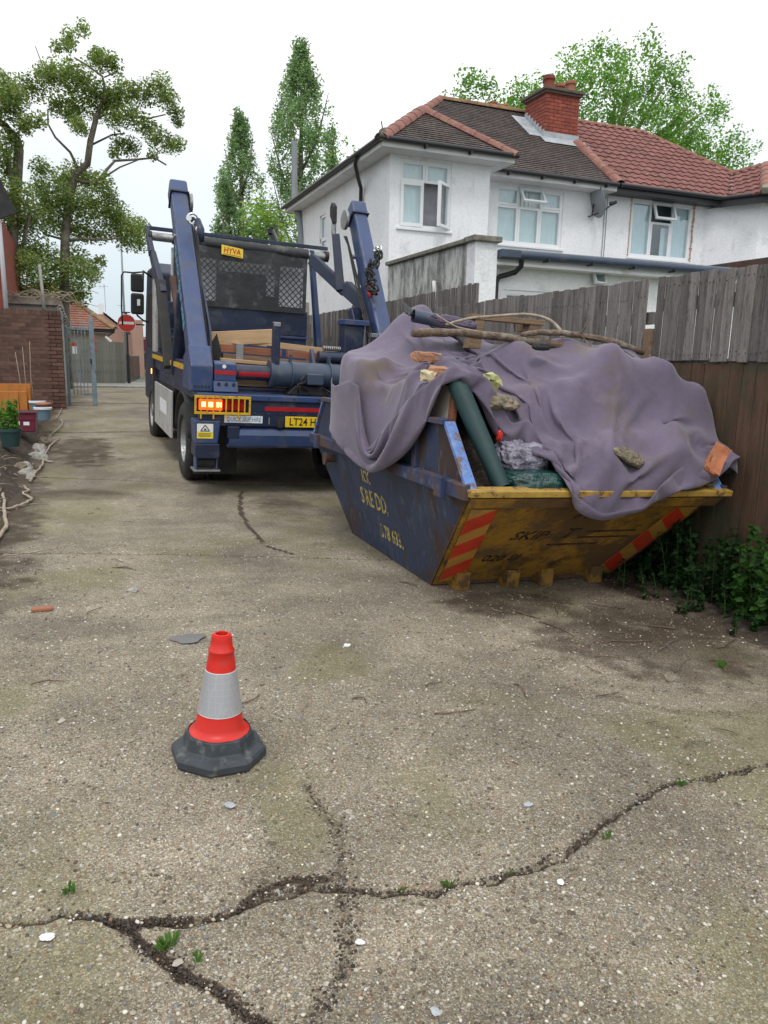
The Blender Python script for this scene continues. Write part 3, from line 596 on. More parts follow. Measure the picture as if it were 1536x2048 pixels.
    P += g.normal(0, .006, P.shape); fr_ = np.exp(-V*5)*(U > .3); P[..., 1] -= .035*fr_*np.sin(U*46+2*np.sin(U*9)); P[..., 2] += .02*np.sin(V*30+U*9)*bump
    vv = np.linspace(0, 1, M); uu_ = np.linspace(0, 1, N)
    dx = (lf*np.interp(vv, [0, .12, .3, 1], [1.06, 1.10, 1.05, .88])/(N-1))[None, :, None]
    dy = (np.interp(uu_, [0, .12, .3, .5, .7, 1], [2.0, 2.65, 3.85, 5.25, 5.45, 4.8])/(M-1))[:, None, None]
    prev = P.copy(); gr = np.array([0, 0, -9.8]); dt = 1/60
    def cons(a, b_, r, st, com=1.0):
        d = b_-a; l = np.linalg.norm(d, axis=-1, keepdims=True)+1e-9; d = d*((l-r)/l*st*.5); a += d; b_ -= d
    pins = [(int(a*N), int(b_*M), np.array(c_)) for a, b_, c_ in ((.87,.11,(3.56,4.12,1.12)),(.88,.12,(3.60,4.13,1.12)),(.72,.06,(2.95,3.99,.98)),(.60,.13,(2.62,4.16,1.16)),(.80,.17,(3.30,4.2,1.22)))]
    fk = np.interp(uu_, [0, .28, .36, 1], [.75, .75, .35, .35])[:, None]
    dg_ = np.sqrt(dx[:, :-1]**2+dy[:-1]**2)
    for s in range(steps):
        vel = (P-prev)*.93; prev = P.copy(); P = P+vel+gr*dt*dt
        for it in range(iters):
            for o in (0, 1):
                a = P[o:-1:2]; b_ = P[o+1::2]; n = min(len(a), len(b_)); cons(a[:n], b_[:n], dx, .9)
                a = P[:, o:-1:2]; b_ = P[:, o+1::2]; n = min(a.shape[1], b_.shape[1]); cons(a[:, :n], b_[:, :n], dy, .9)
            for o in (0, 1):
                for q in (0, 1):
                    r_ = dg_[o::2, q::2]
                    a = P[o:-1:2, q:-1:2]; b_ = P[o+1::2, q+1::2]; cons(a, b_, r_, .08)
                    a = P[o+1::2, q:-1:2]; b_ = P[o:-1:2, q+1::2]; cons(a, b_, r_, .08)
            if it % 2 == 0:
                for st, kk in ((2, .02),):
                    for o in range(st):
                        a = P[o:-st:2*st]; b_ = P[o+st::2*st]; n = min(len(a), len(b_)); cons(a[:n], b_[:n], dx*st, kk)
                        a = P[:, o:-st:2*st]; b_ = P[:, o+st::2*st]; n = min(a.shape[1], b_.shape[1]); cons(a[:, :n], b_[:, :n], dy*st, kk)
            P[:, 0] += (F_-P[:, 0])*fk; P[0, :] += (L_-P[0, :])*.5; P[-1, :] += (R_-P[-1, :])*.15; P[:, -1] += (B_-P[:, -1])*.05
            for ui, vi, tg in pins: P[ui, vi] += (tg-P[ui, vi])*.4
            if it % 3 == 2:
                h = samp(H, P[..., 0], P[..., 1])+.012; pen = h-P[..., 2]
                hx_ = np.clip(samp(HX, P[..., 0], P[..., 1]), -15, 15); hy_ = np.clip(samp(HY, P[..., 0], P[..., 1]), -15, 15)
                nn = np.stack([-hx_, -hy_, np.ones_like(hx_)], -1); nl = np.linalg.norm(nn, axis=-1, keepdims=True); nn /= nl; ins = pen > 0
                P += nn*np.minimum(np.where(ins, pen/nl[..., 0], 0), .03)[..., None]
                dpl = P-prev; dn = (dpl*nn).sum(-1, keepdims=True)*nn; P -= np.where(ins[..., None], (dpl-dn)*.25, 0)
    return P
CP = drape()
# ------------------------------------------------------------------ tilted frame of the drive near the skip
ML = Matrix.Translation((.4, 0, 0)) @ Matrix.Rotation(math.atan(.04), 4, 'Y')
def LM(x, y, z, rx=0, ry=0, rz=0): return ML @ Matrix.Translation((x, y, z)) @ Euler((rx, ry, rz)).to_matrix().to_4x4()
# ------------------------------------------------------------------ skip (origin at centre of its floor, y away from camera)
SX0, SY0 = 2.725, 5.70
skip = thing('skip', 'scraped blue and yellow steel skip full of rubbish, standing on the drive by the fence', 'skip', M=LM(SX0, SY0, 0))
# profile: bottom y -.88..+.88 z .05 ; rim y -1.72..+1.66 z .84 ; top y -1.42..1.36 z 1.24
bw, rw, tw = .81, 1.0, 1.0      # half widths bottom, rim, top of side
BN, BF = -.88, .90; RN, RF = -1.72, 1.64; TN, TF = -1.36, 1.30
zb, zr, zt = .012, .84, 1.24
def hw(z): return bw+(rw-bw)*min(1, (z-zb)/(zr-zb))+max(0, z-zr)*.03
def side(sgn, th=.012):
    mb = MB()
    for P in ([(BN, zb), (BF, zb), (RF, zr), (RN, zr)], [(RN, zr), (RF, zr), (TF, zt), (TN, zt)]):
        vs = [(sgn*hw(z), y, z) for y, z in P]+[(sgn*(hw(z)-th), y, z) for y, z in P]; n = 4
        mb.add(vs, [tuple(range(n)), tuple(range(n, 2*n))]+[(i, (i+1)%n, n+(i+1)%n, n+i) for i in range(n)])
    return mb
for s in (-1, 1):
    side(s).build('side_panel', M['skip_blue'], skip)
    mb = MB()       # lip channel along the rim level
    x0 = hw(zr); mb.prism([(s*x0, zr-.05), (s*(x0+.05), zr-.045), (s*(x0+.055), zr+.045), (s*(x0+.005), zr+.055)], 1, RN, RF)
    mb.build('side_rail', M['skip_edge'], skip, bevel=.004)
    for yy in (-.9, -.25, .45, 1.0):
        mb = MB(); xa, xb = hw(zr), hw(zt); mb.bar((s*(xa+.012), yy, zr+.05), (s*(xb+.012), yy*.97, zt-.03), .07, .03, up=(s,0,0)); mb.build('stiffener', M['skip_edge'], skip, bevel=.004)
    mb = MB(); xt = hw(zt); mb.prism([(s*(xt-.01), zt-.01), (s*(xt+.045), zt-.015), (s*(xt+.045), zt+.02), (s*(xt-.01), zt+.025)], 1, TN, TF); mb.build('top_rail', M['skip_edge'], skip, bevel=.004)
    for a, b_, m_ in (((RN, zr), (TN, zt), 'skip_lip'), ((RF, zr), (TF, zt), 'skip_lip')):
        mb = MB(); mb.bar((s*(hw(zr)-.012), a[0], a[1]), (s*(hw(zt)-.012), b_[0], b_[1]), .075, .03, up=(0, -1 if a[0] < 0 else 1, .7)); mb.build('corner_edge', M[m_], skip, bevel=.004)
    for yy in (1.05,):   # lifting lugs
        mb = MB(); mb.cyl((s*(hw(.66)), yy, .70), (s*(hw(.66)+.10), yy, .70), .035, 14); mb.cyl((s*(hw(.66)+.10), yy, .70), (s*(hw(.66)+.115), yy, .70), .06, 14); mb.build('lifting_lug', M['rust'], skip, smooth=True, angle=40)
    for yy in (RN+.30, RF-.30):
        mb = MB(); mb.box(s*hw(zr)+(.05 if s > 0 else -.085), s*hw(zr)+(.085 if s > 0 else -.05), yy-.05, yy+.05, zr-.07, zr+.06); mb.build('rail_bracket', M['skip_edge'], skip, bevel=.004)
def endp(sy, y0, y1, mat):
    mb = MB(); th = .012*sy
    mb.add([(-bw,y0,zb),(bw,y0,zb),(rw,y1,zr),(-rw,y1,zr),(-bw,y0-th,zb),(bw,y0-th,zb),(rw,y1-th,zr),(-rw,y1-th,zr)],
           [(0,1,2,3),(7,6,5,4),(0,4,5,1),(1,5,6,2),(2,6,7,3),(3,7,4,0)])
    return mb.build('end_panel', mat, skip)
endp(-1, BN, RN, M['skip_yellow']); endp(1, BF, RF, M['skip_blue'])
mb = MB(); mb.box(-bw, bw, BN, BF, zb-.008, zb); mb.build('floor_plate', M['rust'], skip)
for y, s in ((RN, -1), (RF, 1)):
    mb = MB(); mb.prism([(y+.02*s*-1, zr-.022), (y+.045*s, zr-.022), (y+.05*s, zr+.018), (y-.05*s, zr+.035)], 0, -rw-.02, rw+.06); mb.build('end_rim', M['skip_rim' if s < 0 else 'skip_edge'], skip, bevel=.004)
    mb = MB(); mb.add([(-rw,y,zr-.03),(rw,y,zr-.03),(rw*.985,y-.06*s,zr-.10),(-rw*.985,y-.06*s,zr-.10),(-rw,y+.03*s,zr-.03),(rw,y+.03*s,zr-.03),(rw*.985,y-.03*s,zr-.10),(-rw*.985,y-.03*s,zr-.10)],[(0,1,2,3),(7,6,5,4),(0,4,5,1),(1,5,6,2),(2,6,7,3),(3,7,4,0)]); mb.build('rim_channel', M['skip_yellow'], skip)
# end panel frame: plane coordinates
pe0 = Vector((0, BN, zb)); pe1 = Vector((0, RN, zr)); ey = (pe1-pe0); eL = ey.length; ey.normalize(); ex = Vector((1,0,0)); en = ex.cross(ey)
if en.y > 0: en = -en
def EP(x, t, off=.003): return Vector((x, 0, 0))+pe0+ey*t+en*off
def strip(quad, mat, name, off=.003, par=skip):
    mb = MB(); a = [EP(x, t, off) for x, t in quad]; b2_ = [EP(x, t, off-.002) for x, t in quad]; n = len(a)
    mb.add(a+b2_, [tuple(range(n)), tuple(range(n, 2*n))]+[(i, (i+1)%n, n+(i+1)%n, n+i) for i in range(n)]); return mb.build(name, mat, par)
def wid(t): return bw+(rw-bw)*t/eL
for s in (-1, 1):      # chevron plates
    a0, a1 = .06, eL-.17
    inner = lambda t: s*(wid(t)-.24); outer = lambda t: s*(wid(t)-.05)
    pl = strip([(outer(a0), a0), (inner(a0), a0), (inner(a1), a1), (outer(a1), a1)], M['chev_orange'], 'chevron_plate', .008)
    n = 3; H = (a1-a0)
    for k in range(n):
        t0 = a0+H*(k+.0)/n+.01; hh = H/n*.56; sl = -.10*s if s < 0 else .10
        # slanted band: inner end higher on the left plate
        q = [(outer(t0), t0), (inner(t0+.15), t0+.15), (inner(t0+.15+hh), t0+.15+hh), (outer(t0+hh), t0+hh)]
        q = [(x, min(t, a1)) for x, t in q]
        strip(q, M['chev_red'], 'red_stripe', .0105, pl)
for x in (-.62, -.20, .10, .56):     # feet under the yellow end
    mb = MB(); top = .135; yb = BN
    mb.add([(x-.055,yb+.06,.0),(x+.055,yb+.06,.0),(x+.055,yb-.15,.0),(x-.055,yb-.15,.0),(x-.055,yb+.04,top),(x+.055,yb+.04,top),(x+.055,yb-.155,top),(x-.055,yb-.155,top)],
           [(0,3,2,1),(4,5,6,7),(0,1,5,4),(1,2,6,5),(2,3,7,6),(3,0,4,7)]); mb.build('foot', M['foot_yellow'], skip, bevel=.005)
mb = MB(); mb.box(-.62, .60, BN-.03, BN+.01, .014, .04); mb.build('skid_bar', M['rust'], skip)
# stencilled lettering on the blue side
sx_ = lambda z: -(hw(z)+.002)
slope = math.atan((rw-bw)/(zr-zb))
def side_M(y, z, up=0): return Matrix.Translation((sx_(z), y, z)) @ Matrix.Rotation(-PI/2, 4, 'Z') @ Matrix.Rotation(PI/2+slope*0, 4, 'X') @ Matrix.Rotation(slope, 4, 'X')
for s_, y, z, size in (('QUICK', .22, .645, .15), ('SKIP HIRE LTD.', .10, .46, .21), ('020 8 378 633.', -.20, .22, .17)):
    text({'QUICK':'ICK'}.get(s_, {'SKIP HIRE LTD.':'S RE DD.', '020 8 378 633.':'378 633.'}.get(s_, s_)), size, M['stencil'], skip, side_M(y, z), 'stencil_lettering', .0008, sx=.80, bold=.003)
ROTE = Matrix((tuple(ex)+(0,), tuple(ey)+(0,), tuple(-en)+(0,), (0,0,0,1)))
def EM(x, t, rz=0, off=.003):
    p = EP(x, t, off); m3 = Matrix((ex, ey, en)).transposed()
    return Matrix.Translation(p) @ m3.to_4x4() @ Matrix.Rotation(rz, 4, 'Z')
for s_, x, t, size, sh in (('AND', .10, .93, .16, .35), ('SKIP', -.32, .66, .15, .3), ('T', .0, .68, .17, .3), ('020 8J', -.40, .36, .12, .3), ('__________', .36, .70, .05, 0), ('_________', .34, .62, .05, 0), ('________', .12, .53, .05, 0)):
    if s_[0] == '_':
        strip([(x-.22, t-.008), (x+.22, t-.008), (x+.22, t+.010), (x-.22, t+.010)], M['stencil_black'], 'worn_print_line', .003)
    else: text(s_, size, M['stencil_black'], skip, EM(x, t, 0, .003), 'stencil_lettering', .0008, shear=sh, bold=.002)
# rubbish heap under the sheet
hx = np.linspace(-.90, .90, 30); hy = np.linspace(-1.55, 1.5, 44); HX_, HY_ = np.meshgrid(hx, hy, indexing='ij')
HZ_ = .80+.55*sstep(-1.6, -.9, HY_)*sstep(1.6, .9, HY_)*sstep(1.0, .55, abs(HX_))+.10*fbm(HX_, HY_, 5, 4)-.02
idx = np.arange(HX_.size).reshape(HX_.shape)
hp = npmesh('rubbish', np.stack([HX_, HY_, HZ_], -1).reshape(-1, 3), np.stack([idx[:-1, :-1], idx[1:, :-1], idx[1:, 1:], idx[:-1, 1:]], -1).reshape(-1, 4), M['soil'], None, True)
hp.matrix_world = LM(SX0, SY0, 0); tag(hp, 'mixed dark rubbish heaped inside the skip under the sheet', kind='stuff')
# ---- dust sheet (draped fabric)
P = CP.reshape(-1, 3); n_, m_ = CP.shape[:2]
idx = np.arange(n_*m_).reshape(n_, m_)
M['sheet'] = pm('faded_purple_grey_fabric', (.138,.112,.165), .88, var=.16, vs=1.6, fine=.06, dirt=((.125,.10,.075), .22, 1.6), streak=((.20,.16,.215), .16, 3.0), bump=(150,.10,.002), spec=.25)
M['sheet'].node_tree.nodes['Principled BSDF'].inputs['Sheen Weight'].default_value = .25
_nt = M['sheet'].node_tree; _b = _nt.nodes['Principled BSDF']; _old = _b.inputs['Normal'].links[0].from_node
_n = N(_nt, 'ShaderNodeTexNoise', noise_type='RIDGED_MULTIFRACTAL', normalize=True, ins={'Scale': 3.2, 'Detail': 4.0, 'Roughness': .45, 'Distortion': .6})
_m = N(_nt, 'ShaderNodeMapping'); _m.inputs['Rotation'].default_value = (.5,.3,.6); _m.inputs['Scale'].default_value = (1.5,.75,.9)
_t = N(_nt, 'ShaderNodeTexCoord'); _nt.links.new(_t.outputs['Object'], _m.inputs[0]); _nt.links.new(_m.outputs[0], _n.inputs['Vector'])
_u = N(_nt, 'ShaderNodeBump', ins={'Strength': .55, 'Distance': .035}); _nt.links.new(_n.outputs[0], _u.inputs['Height']); _nt.links.new(_u.outputs[0], _old.inputs['Normal'])
sheet = npmesh('dust_sheet', P, np.stack([idx[:-1, :-1], idx[1:, :-1], idx[1:, 1:], idx[:-1, 1:]], -1).reshape(-1, 4), M['sheet'], None, True)
sheet.matrix_world = ML.copy(); sb_ = sheet.modifiers.new('sub', 'SUBSURF'); sb_.levels = 1; sb_.render_levels = 1
th_ = sheet.modifiers.new('thick', 'SOLIDIFY'); th_.thickness = .004; th_.offset = 0
tag(sheet, 'faded purple grey fabric sheet draped in folds over the full skip', 'sheet')
# ---- things on and in the skip
def on_sheet(x, y, r=.09):
    d = np.hypot(P[:, 0]-x, P[:, 1]-y); k = d < r
    return float(np.percentile(P[k, 2], 97)) if k.any() else 1.5
def brick_thing(x, y, z, rx, ry, rz, mat, label, size=(.215,.1025,.065), frog=False, seed=0, group=None, name='brick', chip=.004):
    t = MB(); g = random.Random(seed); a, b_, c = size[0]/2, size[1]/2, size[2]/2
    n = [3, 2, 2]; 
    import bmesh
    bm = bmesh.new(); bmesh.ops.create_cube(bm, size=1.0); 
    for v in bm.verts: v.co = Vector((v.co.x*size[0], v.co.y*size[1], v.co.z*size[2]))
    bmesh.ops.subdivide_edges(bm, edges=bm.edges, cuts=3, use_grid_fill=True)
    for v in bm.verts:
        e_ = sum(abs(abs(v.co[i])-size[i]/2) < 1e-5 for i in range(3))
        k = chip*(e_ if e_ > 1 else .5); v.co += Vector((g.uniform(-k, k), g.uniform(-k, k), g.uniform(-k, k)))-v.co.normalized()*k*.8*(e_ > 1)
    if frog:
        for v in bm.verts:
            if v.co.z > c-.008 and abs(v.co.x) < a*.62 and abs(v.co.y) < b_*.62: v.co.z -= .022
    if z is None: z = on_sheet(x, y)+size[2]*.42
    me = bpy.data.meshes.new(name); bm.to_mesh(me); bm.free()
    o = obj(name, me, mat); o.matrix_world = LM(x, y, z, rx, ry, rz); return tag(o, label, 'brick', group)
brick_thing(1.82, 4.98, None, .1, -.05, .35, M['brick_orange'], 'dusty pinkish brick under the left end of the thick branch on the sheet', seed=2)
brick_thing(1.82, 4.66, None, .15, .10, -.35, M['brick_orange'], 'brick half cream half pink lying on the sheet, left of the yellow block', seed=3)
o = brick_thing(1.70, 4.66, None, .15, .10, -.35, M['brick_cream'], 'pale cream half brick beside the pink brick on the sheet', size=(.10,.104,.068), seed=4)
brick_thing(2.06, 4.44, None, .5, .15, .5, M['brick_lime'], 'yellow green broken block on the slope of the sheet', size=(.12,.10,.11), seed=5, chip=.012, name='broken_block')
brick_thing(3.62, 3.97, 1.07, .75, -.85, .3, M['brick_broken'], 'orange hollow clay brick leaning at the right end of the yellow rim', size=(.235,.11,.075), frog=True, seed=6, chip=.006)
def rock(name, x, y, z, s, mat, label, seed, cat='stone', rot=(0,0,0), rough_=.18, frame=True):
    import bmesh
    bm = bmesh.new(); bmesh.ops.create_icosphere(bm, subdivisions=3, radius=1)
    g = np.random.default_rng(seed); from mathutils import noise
    off = Vector(g.uniform(-20, 20, 3))
    for v in bm.verts:
        k = 1+rough_*2*noise.noise(v.co*1.3+off)+rough_*.8*noise.noise(v.co*3.5+off); v.co = Vector((v.co.x*s[0]*k, v.co.y*s[1]*k, v.co.z*s[2]*k))
    me = bpy.data.meshes.new(name); bm.to_mesh(me); bm.free(); o = obj(name, me, mat, smooth=(rough_ < .15))
    o.matrix_world = LM(x, y, z, *rot) if frame else Matrix.Translation((x, y, z)) @ Euler(rot).to_matrix().to_4x4()
    return tag(o, label, cat)
rock('stone', 2.10, 4.36, on_sheet(2.1,4.36,.05)+.015, (.125,.09,.05), M['stone'], 'flat crusty lump of rubble just below the yellow green block on the sheet', 3, rot=(.4,.1,-.1))
rock('stone', 2.92, 4.02, on_sheet(2.92,4.02,.06)+.01, (.14,.06,.045), M['stone'], 'mossy flake of rubble caught in the low fold of the sheet near the yellow rim', 8, rot=(.5,.35,.1))
# clutter: debris at right end of the rim
for k, (x, y, z, s) in enumerate([(3.45,4.02,.885,.05),(3.36,4.03,.88,.035),(3.55,4.03,.89,.04),(3.66,4.03,.885,.045),(3.28,4.02,.875,.03)]):
    rock('rubble_piece', x, y, z, (s,s*.7,s*.4), M['stone'], None, 20+k, rot=(.2,.1,k))
    o = C.objects[-1]; tag(o, 'small grey mossy rubble lump on the rim below the orange clay brick', 'rubble', 'rubble lumps along the right of the yellow rim')
# sacks
def sack(name, x, y, z, s, mat, label, seed, rot=(0,0,0), wr=.09):
    import bmesh; from mathutils import noise
    bm = bmesh.new(); bmesh.ops.create_icosphere(bm, subdivisions=5, radius=1); off = Vector((seed*3.1, seed, 2))
    for v in bm.verts:
        c = v.co.copy(); sq = Vector([math.copysign(abs(q)**.72, q) for q in c])
        k = 1+.12*noise.noise(c*1.6+off)+wr*(1-abs(noise.noise(Vector((c.x*3.0, c.y*3, c.z*7))+off))*3)*.5+.02*noise.noise(c*14+off)
        v.co = Vector((sq.x*s[0], sq.y*s[1], sq.z*s[2]))*k*.9
    me = bpy.data.meshes.new(name); bm.to_mesh(me); bm.free(); o = obj(name, me, mat, smooth=True); o.matrix_world = LM(x, y, z, *rot); return tag(o, label, 'sack')
sack('rubbish_sack', 2.26, 4.30, 1.04, (.20,.16,.13), M['bag_clear'], 'crumpled translucent silvery rubbish sack beside the dark green roll', 3, rot=(.2,.1,-.3), wr=.16)
sack('rubbish_sack', 2.30, 4.16, .875, (.27,.18,.10), M['bag_green'], 'dark green rubbish sack lying on the yellow rim of the skip', 5, rot=(0,.02,0), wr=.10)
o = rock('cloth_scrap', 2.06, 4.27, 1.17, (.022,.02,.04), M['red_print'], 'scrap of red fabric between the green roll and silvery sack', 4, cat='fabric scrap')
roll = thing('carpet_roll', 'dark green rolled sheet standing on end, leaning at the near corner of the skip', 'roll', M=ML.copy())
mb = MB(); p0, p1 = Vector((1.995,4.07,.86)), Vector((1.80,4.42,1.49)); mb.tube([p0, p0.lerp(p1, .5), p1], [.055,.062,.066], 24, cap=False); mb.build('outer_wrap', M['carpet'], roll, smooth=True)
mb = MB(); mb.tube([p0+Vector((0,0,.01)), p1-Vector((0,0,.01))], [.038,.045], 20, cap=True); mb.build('inner_wrap', M['carpet'], roll, smooth=True, angle=40)
bd = MB(); bd.box(-.012, .012, 0, .40, -.05, .33); o = bd.build('cream_board', M['board']); o.matrix_world = LM(1.775, 4.46, 1.14, 0, .06, .05); tag(o, 'cream board standing upright between the blue skip side and the green roll', 'board')
bd = MB(); bd.box(-.012, .02, -.02, .035, -.05, .30); o = bd.build('wooden_board', M['wood_red']); o.matrix_world = LM(1.775, 4.42, 1.14, 0, .06, .1); tag(o, 'narrow dark wooden board edge beside the cream board', 'board')
# branches
def branch(name, pts, r, mat, label, cat='branch', frame=True, sub=(), n=8, wob=.006, group=None, seed=1):
    g = random.Random(seed); fin = []
    def refine(P, rs):
        out = []; ro = []
        for i in range(len(P)-1):
            for k in range(4):
                t = k/4; a = Vector(P[max(i-1,0)]); b_ = Vector(P[i]); c = Vector(P[i+1]); d = Vector(P[min(i+2, len(P)-1)])
                q = .5*((2*b_)+(c-a)*t+(2*a-5*b_+4*c-d)*t*t+(3*b_-a-3*c+d)*t**3)
                out.append(q+Vector((g.uniform(-wob,wob), g.uniform(-wob,wob), g.uniform(-wob,wob)*.6))); ro.append((rs[i]*(1-t)+rs[i+1]*t)*g.uniform(.9,1.1))
        out.append(Vector(P[-1])); ro.append(rs[-1]); return out, ro
    t = MB(); P, rs = refine(pts, r); t.tube(P, rs, n)
    for sp, sr in sub:
        P, rs = refine(sp, sr); t.tube(P, rs, 6)
    o = t.build(name, mat, None, smooth=True)
    o.matrix_world = ML.copy() if frame else Matrix()
    return tag(o, label, cat, group)
Bz = 1.845
branch('branch', [(1.60,4.72,1.80),(1.95,4.80,1.83),(2.3,4.86,1.835),(2.65,4.88,1.82),(2.98,4.90,1.80)], [.030,.027,.032,.030,.033], M['bark'], 'thick straight brown branch lying along the top of the sheet')
branch('branch', [(2.52,4.86,1.86),(2.66,4.87,1.885),(2.85,4.88,1.90),(3.1,4.88,1.89),(3.38,4.86,1.86),(3.62,4.84,1.80)], [.014,.022,.024,.023,.026,.021], M['bark'], 'crooked brown branch with a broken twiggy fork at the right of the sheet top',
       sub=[([(3.03,4.88,1.89),(3.2,4.7,1.84),(3.45,4.6,1.70),(3.52,4.5,1.58),(3.60,4.45,1.52)],[.006,.005,.004,.003,.002]), ([(3.03,4.88,1.88),(3.06,4.85,1.96),(3.1,4.85,2.02)],[.008,.007,.004]), ([(3.03,4.88,1.9),(3.12,4.8,1.8),(3.18,4.72,1.74)],[.006,.004,.002]), ([(3.45,4.6,1.7),(3.50,4.62,1.76),(3.56,4.7,1.84)],[.003,.003,.003])])
branch('branch', [(1.95,4.95,1.89),(2.15,5.0,1.95),(2.45,5.05,2.0),(2.72,5.1,2.03),(2.90,5.08,2.0),(2.95,5.0,1.92),(2.93,4.95,1.87)], [.008,.010,.011,.012,.013,.013,.012], M['bark_pale'], 'thin pale bent stem arching above the thick branch on the skip', wob=.003,
       sub=[([(1.86,4.93,1.95),(2.05,4.96,1.88),(2.3,4.95,1.86)],[.006,.007,.006])])
# pallet piece behind
pal_ = thing('pallet_piece', 'broken grey brown pallet end sticking up behind the branches on the skip', 'pallet', M=LM(2.72, 5.45, 1.90))
for (x0, x1, z0, z1) in ((-.33,.34,.085,.125),):
    mb = MB(); mb.box(x0, x1, -.05, .05, z0, z1); mb.build('slat', M['wood_pallet'], pal_, bevel=.003)
for x in (-.28, .22):
    mb = MB(); mb.prism([(x-.07,-.14),(x+.05,-.14),(x+.07,.085),(x-.01,.085)], 1, -.045, .045); mb.build('block', M['wood_pallet'], pal_, bevel=.004)
mb = MB(); mb.box(.20, .36, .05, .15, .03, .13); mb.build('slat', M['wood_pallet'], pal_, bevel=.003)
# grey pipe / mat end & black cloth fold at the top left
mb = MB(); mb.tube([(1.95,5.55,1.98),(2.42,5.5,1.93)], [.05,.052], 18, cap=False); o = mb.build('grey_pipe', M['cylinder_blue'], None, smooth=True); o.matrix_world = ML.copy(); tag(o, 'short open grey plastic pipe poking out beside the pallet piece', 'pipe')
mb = MB(); o = None
V = []; 
for i in range(15):
    for j in range(9):
        a, b_ = i/14, j/8; V.append((1.93+.55*a, 5.75-.2*b_+.02*math.sin(7*a), 2.10-.22*a**1.3-.10*b_-.05*abs(math.sin(5*a+3*b_))+.015*math.sin(13*b_+4*a)))
idx = np.arange(135).reshape(15, 9)
o = npmesh('black_cloth', V, np.stack([idx[:-1, :-1], idx[1:, :-1], idx[1:, 1:], idx[:-1, 1:]], -1).reshape(-1, 4), M['curtain_black'], None, True); o.matrix_world = ML.copy()
s2 = o.modifiers.new('t', 'SOLIDIFY'); s2.thickness = .004; tag(o, 'dark folded plastic flap at the top left peak of the heap', 'plastic sheet')
o = sack('cloth_bundle', 2.13, 5.2, 1.93, (.20,.07,.045), M['sheet'], 'twisted bundle of purple cloth at the left behind the branches', 9, rot=(0,.1,-.1), wr=.2); o['category'] = 'cloth'
o = sack('cloth_bundle', 2.53, 4.60, 1.775, (.075,.04,.03), M['curtain_black'], 'small dark crumpled cloth on the sheet just under the thick branch', 11, wr=.2); o['category'] = 'cloth'

# ------------------------------------------------------------------ traffic cone
M['silver_band'], nt_, b_ = base_mat('silver_reflective_sleeve')
tc_ = N(nt_, 'ShaderNodeTexCoord'); vo = N(nt_, 'ShaderNodeTexVoronoi', feature='DISTANCE_TO_EDGE', ins={'Scale': 42.0, 'Randomness': .25}); nt_.links.new(tc_.outputs['Object'], vo.inputs[0])
mr_ = N(nt_, 'ShaderNodeMapRange', ins={1: 0, 2: .08, 3: 0, 4: 1}); nt_.links.new(vo.outputs[0], mr_.inputs[0])
mi_ = N(nt_, 'ShaderNodeMix', data_type='RGBA'); mi_.inputs[6].default_value = (.60,.60,.64,1); mi_.inputs[7].default_value = (.52,.53,.58,1); nt_.links.new(mr_.outputs[0], mi_.inputs[0]); nt_.links.new(mi_.outputs[2], b_.inputs['Base Color'])
b_.inputs['Metallic'].default_value = .55; b_.inputs['Roughness'].default_value = .32
cone = thing('traffic_cone', 'red and white traffic cone on an octagonal dark grey rubber base, standing in the foreground', 'traffic cone', M=Matrix.Translation((.425, 2.775, G(.42, 2.775)+.002)) @ Matrix.Rotation(.045, 4, 'Y') @ Matrix.Rotation(.06, 4, 'Z'))
def octa(r, z, n=8, rot=PI/8): return [(r*math.cos(2*PI*i/n+rot), r*math.sin(2*PI*i/n+rot), z) for i in range(n)]
mb = MB(); rings = [(.182,.0),(.187,.008),(.187,.032),(.179,.042),(.148,.052),(.142,.060),(.133,.104),(.127,.111)]
vs = []
for r, z in rings: vs += octa(r, z)
fs = [(i*8+j, i*8+(j+1)%8, (i+1)*8+(j+1)%8, (i+1)*8+j) for i in range(len(rings)-1) for j in range(8)]+[tuple(range(8))[::-1]]
# circular recess at the top: 8-gon to 32 circle
b0 = len(vs); 
for r, z in ((.121,.112),(.119,.104),(.100,.102)): vs += [(r*math.cos(2*PI*i/32+PI/8), r*math.sin(2*PI*i/32+PI/8), z) for i in range(32)]
l0 = (len(rings)-1)*8
for j in range(8):
    for k in range(4):
        i = j*4+k; fs.append((l0+j if k < 2 else l0+(j+1)%8, b0+(i+1)%32, b0+i))
    fs.append((l0+j, l0+(j+1)%8, b0+(j*4+2)%32))
for rr_ in range(2):
    for i in range(32): fs.append((b0+rr_*32+i, b0+rr_*32+(i+1)%32, b0+(rr_+1)*32+(i+1)%32, b0+(rr_+1)*32+i))
fs.append(tuple(b0+64+i for i in range(32)))
mb.add(vs, fs); mb.build('base', M['cone_base'], cone, bevel=.003)
def rz(z): return .094+(z-.13)/(.505-.13)*(.036-.094)
prof = [(.112,.100),(.117,.103),(.117,.109),(.108,.114),(.100,.120),(rz(.135),.135),(rz(.19),.19)]
prof += [(rz(.20),.20),(rz(.36),.36),(rz(.40),.40),(rz(.432)+.0005,.432),(rz(.434)+.0035,.436),(rz(.44)+.0035,.442),(rz(.446)-.001,.447),(rz(.48),.48),(.0385,.495),(.0375,.499),(.033,.499),(.032,.496),(.0315,.503),(.028,.505),(.024,.504),(.023,.46),(.026,.40)]
mb = MB(); mb.lathe(prof, 48); mb.build('cone_body', M['cone_red'], cone, smooth=True, angle=50)
mb = MB(); mb.lathe([(rz(.19)+.0002,.19),(rz(.19)+.0022,.1905),(rz(.362)+.0022,.3615),(rz(.362)+.0002,.362)], 48); mb.build('reflective_sleeve', M['silver_band'], cone, smooth=True, angle=50)
